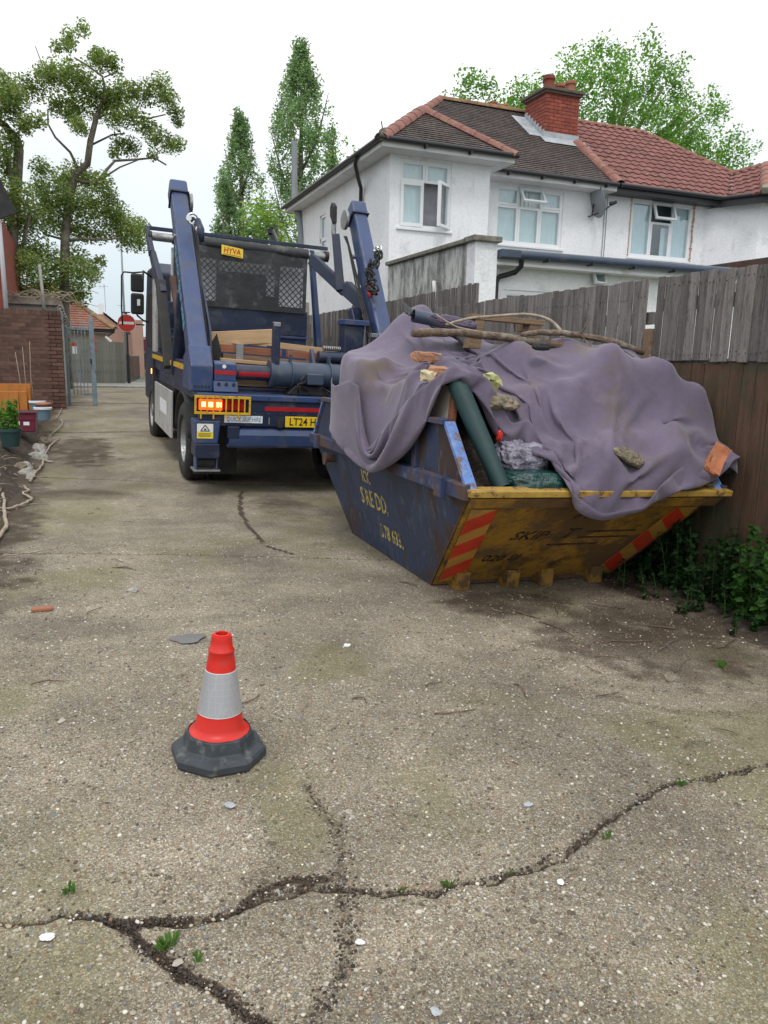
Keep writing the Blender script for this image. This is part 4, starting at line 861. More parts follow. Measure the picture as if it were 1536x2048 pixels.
for zz in (.1915, .3605):
    mb = MB(); mb.lathe([(rz(zz)+.0024,zz-.0015),(rz(zz)+.0028,zz),(rz(zz)+.0024,zz+.0015)], 48); mb.build('sleeve_edge', M['white'], cone, smooth=True)
# ------------------------------------------------------------------ skip lorry (origin on the ground under the rear axle, y forward)
MT = Matrix.Translation((2.37, 9.95, -.045)) @ Euler((.035, .033, .02)).to_matrix().to_4x4()
T = thing('skip_lorry', 'dark blue skip loader lorry with raised lifting arms, parked on the drive seen from behind', 'lorry', M=MT)
def P_(mb, name, mat, par=None, **k): return mb.build(name, M[mat], par or T, **k)
def bx(*a): return MB().box(*a)
# chassis and floor
P_(bx(-.45,-.37,-1.2,4.9,.62,.90), 'chassis_rail', 'chassis'); P_(bx(.37,.45,-1.2,4.9,.62,.90), 'chassis_rail', 'chassis')
P_(MB().cyl((-1.0,0,.52),(1.0,0,.52),.10), 'axle', 'chassis', smooth=True, angle=40); P_(MB().cyl((-1.0,3.75,.52),(1.0,3.75,.52),.08), 'axle', 'chassis', smooth=True, angle=40)
P_(bx(-1.24,1.24,-.78,2.55,1.10,1.24), 'deck', 'truck_dark', bevel=.01)
P_(bx(-1.25,1.25,-1.30,-.78,1.135,1.205), 'rear_sill', 'truck_blue', bevel=.012)
P_(bx(-1.24,1.24,-1.275,-1.20,.84,1.134), 'rear_panel', 'truck_dark', bevel=.008)
P_(MB().prism([(-1.30,.74),(-1.27,.80),(-1.18,.86),(-1.10,.86),(-1.10,.60),(-1.28,.60)], 0, -.90, .90), 'under_run_bar', 'truck_blue', bevel=.012)
P_(bx(-.93,.93,-1.315,-1.285,.60,.635), 'bar_lip', 'steel' if 0 else 'truck_dark', bevel=.004)
P_(bx(-.92,-.78,-1.300,-1.20,.70,.84), 'bracket', 'truck_dark', bevel=.01); P_(bx(.35,.60,-1.300,-1.20,.66,.80), 'bracket', 'truck_dark', bevel=.01)
P_(bx(-.49,.85,-1.279,-1.2755,1.025,1.075), 'red_reflective_strip', 'red_reflect')
# number plate
pl = P_(bx(-.245,.275,-1.284,-1.276,.842,.968), 'number_plate', 'yellow_plate', bevel=.003)
text('LT24 HV', .125, M['black'], pl, Matrix.Translation((.0,-1.286,.903)) @ Matrix.Rotation(PI/2, 4, 'X'), 'plate_lettering', .0008, sx=.86, bold=.0012)
sg = P_(bx(-.955,-.515,-1.284,-1.276,.880,.962), 'company_plate', 'white', bevel=.002)
text('QUICK SKIP HIRE', .074, M['blue_print'], sg, Matrix.Translation((-.735,-1.286,.920)) @ Matrix.Rotation(PI/2, 4, 'X'), 'plate_lettering', .0008, sx=.70, shear=.2)
P_(bx(-.445,-.43,-1.284,-1.276,.87,.95), 'badge', 'steel'); P_(bx(-.34,-.27,-1.30,-1.276,.83,.96), 'hinge_block', 'chassis', bevel=.004)
# lamps with yellow guards
for s in (-1, 1):
    x0, x1 = (-1.30, -.67) if s < 0 else (.67, 1.30)
    hs = P_(bx(x0+.03, x1-.03, -1.30, -1.276, 1.0, 1.155), 'lamp_housing', 'chassis', bevel=.004)
    lx = [x0+.05+(x1-x0-.10)*k/6 for k in range(7)]
    if s > 0: lx = lx[::-1]
    for k in range(6):
        a, b_ = sorted((lx[k], lx[k+1])); lit = (k in (0, 1, 2))
        P_(bx(a+.003, b_-.003, -1.315, -1.299, 1.02, 1.14), 'lamp_lens', 'lamp_red' if not lit else ('lit_amber' if 1 else ''), hs, bevel=.004) if not (lit and s > 0) else P_(bx(a+.003, b_-.003, -1.315, -1.299, 1.02, 1.14), 'lamp_lens', 'lamp_red', hs, bevel=.004)
        if lit and s < 0: P_(MB().box(a+.02, b_-.012, -1.3185, -1.315, 1.055, 1.11), 'lit_element', 'lit_core', hs)
    gd = MB(); y0, y1 = -1.345, -1.33
    gd.box(x0, x1, y0, y1, 1.155, 1.185); gd.box(x0, x1, y0, y1, .975, 1.003); gd.box(x0, x0+.022, y0, y1, 1.003, 1.155); gd.box(x1-.022, x1, y0, y1, 1.003, 1.155)
    G_ = P_(gd, 'lamp_guard', 'yellow', bevel=.003)
    for k in range(1, 9):
        xx = x0+(x1-x0)*k/9; long = k % 2 == 1
        P_(MB().box(xx-.007, xx+.007, y0-(.004 if long else 0), y1-.004, .925 if long else 1.003, 1.155), 'guard_bar', 'yellow', G_)
    P_(MB().box(x0+.06, x0+.08, y1, -1.28, 1.16, 1.175).box(x1-.08, x1-.06, y1, -1.28, 1.16, 1.175), 'guard_bracket', 'yellow', G_)
# stabiliser legs
for s in (-1, 1):
    c = s*1.145
    P_(MB().prism([(c-.145,.88),(c+.145,.88),(c+.13,.64),(c-.115,.64)] if s > 0 else [(c-.145,.90),(c+.145,.90),(c+.115,.64),(c-.13,.64)], 1, -1.31, -1.0), 'stabiliser_leg', 'truck_blue', bevel=.012)
    P_(MB().prism([(c-.135,.64),(c+.135,.64),(c+.14,.50),(c+.12,.47),(c-.12,.47),(c-.14,.50)], 1, -1.32, -1.02), 'leg_cap', 'truck_dark', bevel=.01)
    for xx in (c-.125, c+.105): P_(MB().prism([(-1.29,.50),(-1.10,.50),(-1.12,.34),(-1.27,.34)], 0, xx, xx+.02), 'roller_cheek', 'steel' if 0 else 'truck_blue', bevel=.003)
    P_(MB().cyl((c-.10,-1.20,.42),(c+.10,-1.20,.42),.065,18), 'stabiliser_roller', 'chassis', smooth=True, angle=40)
    P_(MB().box(c-.15,c+.15,-1.31,-1.06,.318,.338), 'foot_plate', 'steel', bevel=.003)
st = P_(bx(-1.265,-1.085,-1.3145,-1.3105,.70,.865), 'warning_sticker', 'yellow_sign')
P_(bx(-1.262,-1.088,-1.3165,-1.3145,.775,.862), 'sticker_panel', 'white', st)
tri = MB()
for a, b_ in (((-1.175,.850),(-1.225,.785)), ((-1.225,.785),(-1.125,.785)), ((-1.125,.785),(-1.175,.850))): tri.bar((a[0],-1.3175,a[1]), (b_[0],-1.3175,b_[1]), .009, .002, up=(0,1,0))
tri.box(-1.188,-1.162,-1.3185,-1.3165,.795,.812); P_(tri, 'warning_triangle', 'black', st)
for k in range(4): P_(bx(-1.25, -1.10-.02*(k % 2), -1.3162,-1.3145,.755-.012*k,.759-.012*k), 'sticker_print', 'black', st)
# cross tube with collar, red strips, brackets
P_(MB().cyl((-1.0,-1.0,1.44),(-.38,-1.0,1.44),.088,24), 'cross_tube', 'truck_dark', smooth=True, angle=40)
P_(MB().prism([(-1.13,1.335),(-1.06,1.30),(-.90,1.30),(-.87,1.42),(-.90,1.54),(-1.05,1.56),(-1.13,1.53)], 0, -1.05, -.80), 'tube_bracket', 'truck_blue', bevel=.01)
P_(bx(-1.05,-.80,-1.1345,-1.1305,1.41,1.455), 'red_tape', 'red_reflect')
P_(MB().prism([(-1.17,1.215),(-1.13,1.335),(-.95,1.335),(-.95,1.215)], 0, -1.06, -.78), 'tube_foot', 'truck_blue', bevel=.008)
for k in range(3): P_(MB().cyl((-1.0+.085*k,-1.165,1.305),(-1.0+.085*k,-1.142,1.305),.018,6), 'bolt', 'chassis')
P_(MB().cyl((-1.0+.06,-1.137,1.50),(-1.0+.06,-1.128,1.50),.022,16), 'white_disc', 'white')
# curved red strip on the tube
rs_ = MB(); vs = []; 
for i in range(5):
    a = R(188+i*9-16); vs += [(-.76, -1.0+.0895*math.cos(a), 1.44+.0895*math.sin(a)), (-.40, -1.0+.0895*math.cos(a), 1.44+.0895*math.sin(a))]
rs_.add(vs, [(2*i, 2*i+1, 2*i+3, 2*i+2) for i in range(4)]); P_(rs_, 'red_tape', 'red_reflect', fix=False)
P_(MB().cyl((-.38,-1.0,1.44),(1.10,-1.0,1.44),.150,28), 'cross_cylinder', 'cylinder_blue', smooth=True, angle=40)
P_(MB().cyl((-.39,-1.0,1.44),(-.35,-1.0,1.44),.162,28), 'collar', 'cylinder_blue', smooth=True, angle=40)
for xx in (-.14, .34, .80): P_(MB().cyl((xx,-1.0,1.44),(xx+.02,-1.0,1.44),.172,28), 'clamp_ring', 'cylinder_blue', smooth=True, angle=40); P_(bx(xx-.004,xx+.024,-1.04,-.96,1.60,1.68), 'clamp_lug', 'cylinder_blue', bevel=.006)
P_(bx(.02,.22,-1.24,-1.10,1.34,1.47), 'valve_block', 'cylinder_blue', bevel=.012); P_(MB().tube([(.0,-1.2,1.44),(-.05,-1.22,1.40),(-.03,-1.2,1.30),(.05,-1.15,1.26)], .014, 8), 'hose', 'chassis', smooth=True)
P_(MB().tube([(.02,-1.22,1.38),(-.10,-1.25,1.34),(-.08,-1.2,1.24)], .012, 8), 'hose', 'chassis', smooth=True)
P_(MB().prism([(-.20,1.21),(.35,1.21),(.25,1.32),(-.10,1.32)], 1, -1.15, -.92), 'cylinder_mount', 'chassis', bevel=.01)
P_(bx(-.375,-.285,-1.10,-1.02,1.45,2.03), 'upright_post', 'truck_dark', bevel=.014); P_(bx(.86,.93,-1.10,-1.02,1.45,1.98), 'upright_post', 'truck_dark', bevel=.014)
P_(bx(-.37,-.29,-1.11,-1.02,1.985,2.035), 'post_cap', 'steel', bevel=.006); P_(bx(.855,.935,-1.11,-1.02,1.94,1.99), 'post_cap', 'steel', bevel=.006)
for k in range(9): P_(MB().cyl((.36+.026*k,-.72,1.77),(.375+.026*k,-.72,1.77),.032,14), 'spring_coil', 'steel', smooth=True, angle=40)
P_(MB().cyl((.30,-.72,1.66),(.80,-.72,1.66),.075,16), 'winch_drum', 'truck_dark', smooth=True, angle=40)
P_(MB().prism([(-.78,1.55),(-.66,1.75),(-.60,1.75),(-.62,1.50)], 0, .22, .26), 'end_bracket', 'truck_blue', bevel=.008)
# lifting arms
for s in (-1, 1):
    X0 = s*1.19; a = Vector((X0,-1.02,1.36)); b_ = Vector((X0,.98,3.66))
    if s > 0: b_ = Vector((X0+.03,.72,3.68))
    d = (b_-a).normalized(); upv = Vector((0,-1,1))
    arm = P_(MB().bar(a, b_, .215, .30, up=upv, w2=.20, h2=.24), 'lifting_arm', 'truck_blue', bevel=.028)
    cap = P_(MB().bar(b_-d*.17, b_+d*.05, .225, .28, up=upv), 'arm_cap', 'truck_blue', arm, bevel=.03)
    P_(MB().bar(b_-d*.185, b_-d*.168, .24, .30, up=upv), 'cap_collar', 'truck_dark', arm, bevel=.006)
    # base box
    P_(MB().prism([(-1.14,1.21),(-1.15,1.50),(-.95,1.72),(-.60,1.60),(-.48,1.21)], 0, X0-.125, X0+.125), 'arm_foot', 'truck_blue', bevel=.016)
    inn = X0-s*.155
    # guide plate (dark inner) and slot
    if s < 0: P_(MB().prism([(-.95,1.25),(-.75,1.9),(.45,3.0),(.62,2.85),(-.1,1.6),(-.15,1.25)], 0, inn-.012, inn+.012), 'guide_plate', 'truck_dark', bevel=.004)
    # lifting ram behind/below the arm
    P_(MB().cyl((X0,.95,1.3),(X0,.35,2.35),.085,18), 'lift_cylinder', 'truck_dark', smooth=True, angle=40); P_(MB().cyl((X0,.35,2.35),(X0,.20,2.62),.05,16), 'ram_rod', 'chrome', smooth=True, angle=40)
    # sheave at the head
    P_(MB().cyl((inn-.02,b_.y-.08,b_.z-.16),(inn+.02,b_.y-.08,b_.z-.16),.13,20), 'chain_sheave', 'steel', smooth=True, angle=40)
    # lifting chain: links
    ch0 = b_-d*.62+Vector((-s*.02,-.17,.14)); lk = MB()
    if s < 0:
        for k in range(3):
            c_ = Vector((X0+.075+.03*k, .30-.06*k, 3.215-.065*k)); t_ = []
            n = 14
            for i in range(n+1):
                q = 2*PI*i/n; rr2 = .062 if k == 0 else .035
                t_.append(c_+Vector((rr2*1.05*math.cos(q), -.16, rr2*math.sin(q)))+(Vector((0,0,0))))
            lk.tube(t_, .017 if k == 0 else .012, 8, cap=False)
        lk.cyl((X0+.02,.30-.20,3.215),(X0+.02,.30-.12,3.215),.034,12)
        P_(lk, 'chain_shackle', 'chrome', arm, smooth=True, angle=50)
        hk = MB().tube([(X0+.12,.10,3.20),(X0+.15,.02,3.08),(X0+.16,-.02,2.95)], [.045,.05,.03], 10); P_(hk, 'chain_hook', 'truck_dark', arm, smooth=True)
    else:
        g = random.Random(4); ch = MB(); ch2 = MB()
        for k in range(26):
            t0 = k/25; c_ = Vector((X0-.14+.22*max(0, 1-t0*1.6)+g.uniform(-.05,.05), .0-.45*t0+g.uniform(-.05,.05)-.10, 3.10-.60*t0+g.uniform(-.03,.03)))
            R_ = Euler((g.uniform(0,3), g.uniform(0,3), g.uniform(0,3))).to_matrix(); pts = [c_+R_@Vector((.050*math.cos(q), .030*math.sin(q), 0)) for q in [2*PI*i/10 for i in range(11)]]
            (ch if k > 3 else ch2).tube(pts, .014, 6, cap=False)
        P_(ch, 'lifting_chain', 'chassis', arm, smooth=True); P_(ch2, 'chain_end', 'chrome', arm, smooth=True)
        P_(MB().tube([(X0-.16,-.38,2.62),(X0-.17,-.45,2.52),(X0-.15,-.52,2.45)], .022, 8), 'red_hook', 'red_print', arm, smooth=True)
# right hand linkage seen beside the right arm
lk1 = P_(MB().tube([(.88,.55,3.30),(.94,.40,2.55)], [.075,.085], 4), 'telescopic_ram', 'truck_dark', bevel=.01)
P_(MB().cyl((.86,.58,3.30),(.86,.60,3.45),.035,12), 'ram_eye', 'steel', lk1, smooth=True, angle=40); P_(MB().prism([(.50,3.45),(.55,3.44),(.66,3.55),(.68,3.66),(.62,3.72),(.52,3.66)], 0, .82, .87), 'ram_sheave', 'rubber', lk1, smooth=True, angle=40)
P_(MB().bar((.66,.9,2.98),(1.0,.35,2.55),.09,.16), 'link_arm', 'truck_dark', bevel=.012); P_(MB().bar((1.0,.35,2.60),(1.22,-.15,2.25),.12,.2,h2=.14), 'link_arm', 'truck_dark', bevel=.012)
P_(MB().bar((1.02,.05,2.30),(1.06,-.15,1.95),.15,.12), 'link_arm', 'truck_dark', bevel=.012)
P_(bx(.72,.98,-.50,-.25,1.25,2.08), 'side_post', 'truck_dark', bevel=.015); P_(bx(.70,1.04,-.54,-.22,2.08,2.15), 'post_top', 'truck_blue', bevel=.01); P_(MB().cyl((1.02,-.40,1.3),(1.02,-.40,2.05),.06,16), 'ram_rod', 'steel', smooth=True, angle=40)
# headboard, curtain, roller, HYVA plate
hb = P_(bx(-1.12,1.12,2.52,2.56,1.24,2.30), 'headboard', 'truck_blue', bevel=.006)
P_(MB().prism([(-1.12,1.86),(1.12,1.86),(1.12,1.90),(-1.12,1.90)], 1, 2.47, 2.52), 'headboard_rib', 'truck_blue', hb, bevel=.006)
P_(bx(-1.10,1.10,2.47,2.50,1.91,2.28), 'upper_panel', 'truck_dark', hb, bevel=.004)
for s in (-1, 1):
    if s > 0: P_(MB().prism([(s*1.10,3.28),(s*1.16,3.28),(s*1.44,1.24),(s*1.34,1.24)], 1, 2.42, 2.58), 'headboard_post', 'truck_blue', bevel=.012)
P_(bx(-1.05,1.05,2.72,2.76,2.1,3.12), 'cab_rear_wall', 'cab_grey', bevel=.02)
# black curtain: border strips + lattice
cu = thing('curtain', None, None); cu.parent = T; del_ = None
cur = MB()
def cquad(x0, x1, z0, z1, nx=10, nz=6):
    vs = []; fs = []
    for i in range(nx+1):
        for j in range(nz+1):
            x = x0+(x1-x0)*i/nx; z = z0+(z1-z0)*j/nz
            vs.append((x, 2.435-.012*math.sin(x*5+z*2)-.010*math.cos(x*11+1)*(3.3-z), z))
    for i in range(nx):
        for j in range(nz): fs.append((i*(nz+1)+j, (i+1)*(nz+1)+j, (i+1)*(nz+1)+j+1, i*(nz+1)+j+1))
    cur.add(vs, fs)
x0_, x1_ = -1.05, 1.06; zA, zB = 2.27, 3.25
lat = [(-.82,-.40,2.36,2.985),(-.34,.36,2.82,2.975),(.39,.52,2.50,2.965),(.60,1.0,2.36,2.98)]
# solid cells over a grid minus lattice windows
xe = sorted(set([x0_, x1_]+[a for l in lat for a in l[:2]])); ze = sorted(set([zA, zB]+[a for l in lat for a in l[2:]]))
for i in range(len(xe)-1):
    for j in range(len(ze)-1):
        cx, cz = (xe[i]+xe[i+1])/2, (ze[j]+ze[j+1])/2
        if any(l[0] < cx < l[1] and l[2] < cz < l[3] for l in lat): continue
        cquad(xe[i], xe[i+1], ze[j], ze[j+1], max(1, int((xe[i+1]-xe[i])/.06)), max(1, int((ze[j+1]-ze[j])/.06)))
bpy.data.objects.remove(cu)
cu = P_(cur, 'headboard_curtain', 'curtain_black', fix=False); sm = cu.modifiers.new('w', 'WELD'); sm.merge_threshold = .002; sm = cu.modifiers.new('s', 'SOLIDIFY'); sm.thickness = .006
dl = MB(); st_ = .098
for (a0, a1, c0, c1) in lat:
    for sg_ in (-1, 1):
        k0 = int((min(c0-a1, c0+a0, c0-a0, c0+a1)-2)/st_)
        for k in range(-80, 160):
            cst = k*st_   # lines z = sg*x + cst
            pts = []
            for xx in (a0, a1):
                z = sg_*xx+cst
                if c0 <= z <= c1: pts.append((xx, z))
            for zz in (c0, c1):
                xx = (zz-cst)/sg_
                if a0 < xx < a1: pts.append((xx, zz))
            if len(pts) >= 2:
                (xa, za), (xb, zb_) = pts[0], pts[1]
                if math.hypot(xa-xb, za-zb_) > .02: dl.bar((xa, 2.443+.002*sg_, za), (xb, 2.443+.002*sg_, zb_), .015, .006, up=(0,1,0))
o = P_(dl, 'mesh_lattice', 'mesh_black', cu); o['kind'] = 'stuff'
hv = P_(MB().add([(-.335,2.405,3.065),(.0,2.405,3.03),(.0,2.405,3.17),(-.335,2.405,3.205),(-.335,2.412,3.065),(.0,2.412,3.03),(.0,2.412,3.17),(-.335,2.412,3.205)],[(0,1,2,3),(7,6,5,4),(0,4,5,1),(1,5,6,2),(2,6,7,3),(3,7,4,0)]), 'maker_sign', 'yellow_sign')
text('HYVA', .115, M['red_print'], hv, Matrix.Translation((-.168,2.4025,3.122)) @ Matrix.Rotation(PI/2, 4, 'X') @ Matrix.Rotation(-.08, 4, 'Z'), 'sign_lettering', .0008, sx=.88, bold=.002)
P_(MB().bar((-.31,2.403,3.079),(-.02,2.403,3.05),.008,.002,up=(0,1,0)), 'sign_underline', 'red_print', hv)
P_(MB().cyl((-1.42,2.5,3.22),(1.42,2.5,3.20),.062,18), 'roller_tube', 'steel', smooth=True, angle=40)
P_(MB().cyl((-1.06,2.5,3.22),(1.07,2.5,3.205),.085,18), 'rolled_sheet', 'curtain_black', smooth=True, angle=40)
for s in (-1, 1): P_(MB().cyl((s*1.36,2.5,3.21),(s*1.42,2.5,3.21),.085,16), 'roller_end', 'chassis', smooth=True, angle=40)
P_(MB().bar((-1.44,2.6,3.345),(1.44,2.6,3.345),.055,.055), 'sheeting_bar', 'truck_dark', bevel=.006)
for s in (-1, 1):
    if s < 0: P_(MB().bar((s*1.42,2.6,3.35),(s*1.38,2.3,2.95),.05,.09,w2=.07,h2=.14).bar((s*1.37,2.3,2.95),(s*1.28,1.8,2.35),.07,.14,w2=.09,h2=.18), 'sheeting_arm', 'truck_dark' if s < 0 else 'truck_dark', bevel=.01)
    if s < 0: P_(MB().bar((s*1.30,1.9,2.55),(s*1.26,1.2,1.35),.14,.10), 'sheeting_arm_base', 'chassis', bevel=.01)
# text along the left arm outer side
aL, bL = Vector((-1.19-.121,-1.02,1.36)), Vector((-1.19-.113,1.02,3.74)); dd_ = (bL-aL).normalized(); nrm = Vector((-1,0,0)); upx = nrm.cross(dd_)
Mx = Matrix((dd_, upx, nrm)).transposed().to_4x4()
text('QUICK SKIP HIRE', .17, M['cyan_print'], arm if 0 else T, Matrix.Translation(aL+dd_*1.35+Vector((-.002,0,0))) @ Mx @ Matrix.Rotation(PI, 4, 'Z'), 'arm_lettering', .0008)
# wheels
def wheel(x, y, s, dual):
    w_ = bpy.data.objects.new('wheel', None); C.objects.link(w_); w_.parent = T; w_.location = (x, y, .50)
    Ry = Matrix.Rotation(s*PI/2, 4, 'Y')
    wd = .29
    tp = [(.30,-wd/2+.03),(.33,-wd/2),(.44,-wd/2),(.485,-wd/2+.03),(.50,-wd/2+.06),(.50,wd/2-.06),(.485,wd/2-.03),(.44,wd/2),(.33,wd/2),(.30,wd/2-.03)]
    offs = (0, -.33) if dual else (0,)
    for of in offs:
        mb = MB(); mb.lathe([(r_, z_+of) for r_, z_ in tp], 40, Ry); mb.build('tyre', M['rubber'], w_, smooth=True, angle=35)
        tr = MB()
        for k in range(30):
            for z_ in (-.07, .0, .07):
                a = 2*PI*(k+(.5 if z_ else 0))/30; c_ = Ry @ Vector((.503*math.cos(a), .503*math.sin(a), z_+of)); t_ = Ry @ Vector((-math.sin(a), math.cos(a), 0))
                tr.bar(c_-t_*.04, c_+t_*.04, .055, .012, up=tuple(Ry @ Vector((math.cos(a), math.sin(a), 0))))
        o = tr.build('tread_blocks', M['rubber'], w_); o['kind'] = 'stuff'
    if dual: rp = [(.30,.11),(.285,.12),(.275,.09),(.26,-.02),(.17,-.08),(.13,-.09),(.13,.03),(.10,.06),(0.001,.06)]
    else: rp = [(.30,.11),(.285,.13),(.27,.10),(.22,.02),(.17,.06),(.12,.09),(.10,.13),(0.001,.14)]
    mb = MB(); mb.lathe(rp, 32, Ry); mb.build('rim', M['steel'], w_, smooth=True, angle=35)
    nb = MB()
    for k in range(10):
        a = 2*PI*k/10; c_ = Ry @ Vector((.165*math.cos(a), .165*math.sin(a), -.08 if dual else .06)); d_ = Ry @ Vector((0,0,.035)); nb.cyl(c_, c_+d_, .016, 6)
    nb.build('wheel_nuts', M['chassis'], w_)
for s in (-1, 1): wheel(s*1.10, 0, s, True); wheel(s*1.10, 3.75, s, False)
# mudguards
for s in (-1, 1):
    mb = MB(); vs = []; n = 18
    for i in range(n+1):
        a = R(8+164*i/n)
        for xx in (s*1.26, s*.72):
            vs.append((xx, .60*math.cos(a), .52+.60*math.sin(a)))
    mb.add(vs, [(2*i, 2*i+1, 2*i+3, 2*i+2) for i in range(n)]); o = P_(mb, 'mudguard', 'rubber', smooth=True); q = o.modifiers.new('s', 'SOLIDIFY'); q.thickness = .02
    P_(bx(s*1.245-.006,s*1.245+.006,-.40,3.5,1.395,1.46), 'side_stripe', 'yellow')
    P_(bx(min(s*1.235,s*1.10),max(s*1.235,s*1.10),-.42,3.5,1.24,1.50), 'side_beam', 'truck_dark', bevel=.008)
    P_(bx(min(s*1.26,s*1.225),max(s*1.26,s*1.225),1.02,3.05,.38,1.04), 'side_guard', 'side_silver', bevel=.008)
    P_(bx(min(s*1.20,s*.6),max(s*1.20,s*.6),1.1,2.9,.5,1.15), 'side_tank', 'chassis', bevel=.02)
P_(MB().box(-1.262,-1.2605,1.5,2.3,.65,.85), 'side_print', 'white')
# cab
cab = P_(MB().prism([(3.15,.95),(3.15,2.75),(3.45,2.92),(4.9,2.90),(5.15,2.2),(5.25,1.5),(5.25,.6),(4.4,.6),(4.4,.95)], 0, -1.20, 1.20), 'cab', 'truck_dark', bevel=.04)
P_(MB().prism([(3.35,1.55),(3.35,2.45),(4.6,2.45),(4.85,1.75),(4.80,1.55)], 0, -1.215, -1.20), 'side_window', 'lamp_dark' if 0 else 'chassis', cab)
P_(bx(-1.245,-1.16,3.18,3.55,1.50,2.66), 'cab_fairing', 'side_silver', bevel=.012); P_(bx(-1.24,-1.12,2.62,2.80,1.55,2.60), 'snorkel_stack', 'chassis', bevel=.03)
P_(bx(-1.27,-1.15,3.2,3.50,.92,1.40), 'cab_side_step', 'chassis', bevel=.01)
P_(bx(1.16,1.245,3.18,3.55,1.50,2.66), 'cab_fairing', 'side_silver', bevel=.012)
P_(MB().cyl((-1.05,1.9,1.66),(-1.05,2.9,1.66),.13,18), 'air_tank', 'chassis', smooth=True, angle=40); P_(MB().cyl((-.95,2.0,2.05),(-.95,2.8,2.05),.10,18), 'air_tank', 'truck_dark', smooth=True, angle=40)
P_(bx(-1.22,-.80,1.2,2.4,1.24,1.42), 'valve_chest', 'chassis', bevel=.01)
for k in range(7): P_(MB().tube([(-1.0+.03*k,.3+.1*k,1.35),(-1.06+.03*k,.9+.1*k,1.9+.05*(k%3)),(-1.02+.02*k,1.5,2.3+.06*k)], .014, 6), 'hydraulic_hose', 'chassis', smooth=True)
P_(MB().bar((-1.10,.6,1.3),(-1.16,1.7,2.6),.07,.09), 'ladder_rail', 'rust'); P_(MB().bar((-.93,.7,1.3),(-.97,1.6,2.5),.06,.06), 'ladder_rail', 'truck_blue')
P_(bx(-1.19,-1.13,2.6,2.66,2.6,2.66), 'bracket', 'chassis')
P_(bx(-1.275,-1.235,3.38,3.46,1.14,1.22), 'side_marker_lamp', 'lit_core')
# exhaust stack
ex_ = P_(MB().tube([(.62,2.85,2.2),(.62,2.85,3.38)], .055, 18), 'exhaust_stack', 'steel', smooth=True, angle=40); P_(MB().tube([(.62,2.85,3.36),(.60,2.83,3.43),(.50,2.74,3.56)], [.060,.062,.062], 18, cap=False), 'exhaust_tip', 'steel', ex_, smooth=True); P_(MB().cyl((.53,2.765,3.50),(.51,2.75,3.53),.052,18), 'tip_opening', 'black', ex_)
# mirrors
mi_ = P_(MB().tube([(-1.20,4.5,2.80),(-1.30,4.5,2.83),(-1.47,4.5,2.80),(-1.62,4.5,2.80),(-1.66,4.5,2.74),(-1.665,4.5,2.2),(-1.65,4.5,1.9)], .014, 8), 'mirror_arm', 'chassis', smooth=True)
P_(MB().tube([(-1.18,4.5,1.98),(-1.30,4.5,2.0),(-1.40,4.5,2.08),(-1.42,4.5,2.13)], .016, 8), 'mirror_arm', 'chassis', smooth=True)
mh = P_(bx(-1.51,-1.29,4.44,4.56,2.48,2.79), 'mirror_housing', 'chassis', bevel=.035); P_(bx(-1.49,-1.31,4.432,4.439,2.51,2.76), 'mirror_glass', 'black', mh)
mh = P_(bx(-1.51,-1.29,4.44,4.56,2.10,2.46), 'mirror_housing', 'chassis', bevel=.035); P_(bx(-1.49,-1.31,4.432,4.439,2.13,2.43), 'mirror_glass', 'black', mh); P_(bx(-1.41,-1.36,4.428,4.431,2.25,2.36), 'mirror_sticker', 'white', mh)
P_(MB().tube([(-1.25,3.6,2.70),(-1.38,3.6,2.78),(-1.40,3.5,2.62)], .02, 8), 'grab_handle', 'chassis', smooth=True)
# hoses, bolts, mud flaps and weld plates
for s in (-1, 1):
    X0 = s*1.19
    for k in range(3):
        o_ = X0-s*(.125+.018*k); P_(MB().tube([(o_,-.95,1.5),(o_,-.55+.02*k,2.0),(o_,.0+.02*k,2.62),(o_,.45,3.12+.03*k),(o_,.62,3.30)], .011, 6), 'hydraulic_hose', 'chassis', smooth=True)
    for k in range(5): t_k = k/4; P_(MB().cyl((X0-.07,-.93+.04*t_k,1.30),(X0-.07,-.9,1.30),.012,6) if 0 else MB().cyl((X0-.08+.04*k,-1.158,1.27),(X0-.08+.04*k,-1.142,1.27),.011,6), 'bolt', 'chassis')
    P_(bx(min(s*1.22,s*.70),max(s*1.22,s*.70),-.80,-.785,.20,.80), 'mud_flap', 'rubber')
    P_(MB().cyl((X0-.12,.40,3.02),(X0+.12,.40,3.02),.030,10), 'arm_pin', 'steel', smooth=True, angle=40)
for k in range(9): P_(MB().cyl((-.6+.15*k,-1.284,.995),(-.6+.15*k,-1.274,.995),.010,6), 'bolt', 'truck_blue')
for k in range(6): P_(MB().cyl((-.75+.3*k,-1.306,1.17),(-.75+.3*k,-1.298,1.17),.011,6), 'bolt', 'chassis')
P_(MB().tube([(-.6,-1.25,.82),(-.4,-1.24,.66),(-.1,-1.24,.62),(.2,-1.24,.70),(.4,-1.24,.82)], .010, 6), 'electric_cable', 'chassis', smooth=True)
P_(MB().tube([(.25,-1.16,1.30),(.35,-1.25,1.24),(.5,-1.2,1.27),(.6,-1.1,1.30)], .012, 6), 'hose', 'chassis', smooth=True)
for x in (-.9, .1, .7): P_(bx(x, x+.12, -1.12, -.98, 1.206, 1.216), 'weld_plate', 'truck_dark', bevel=.003)
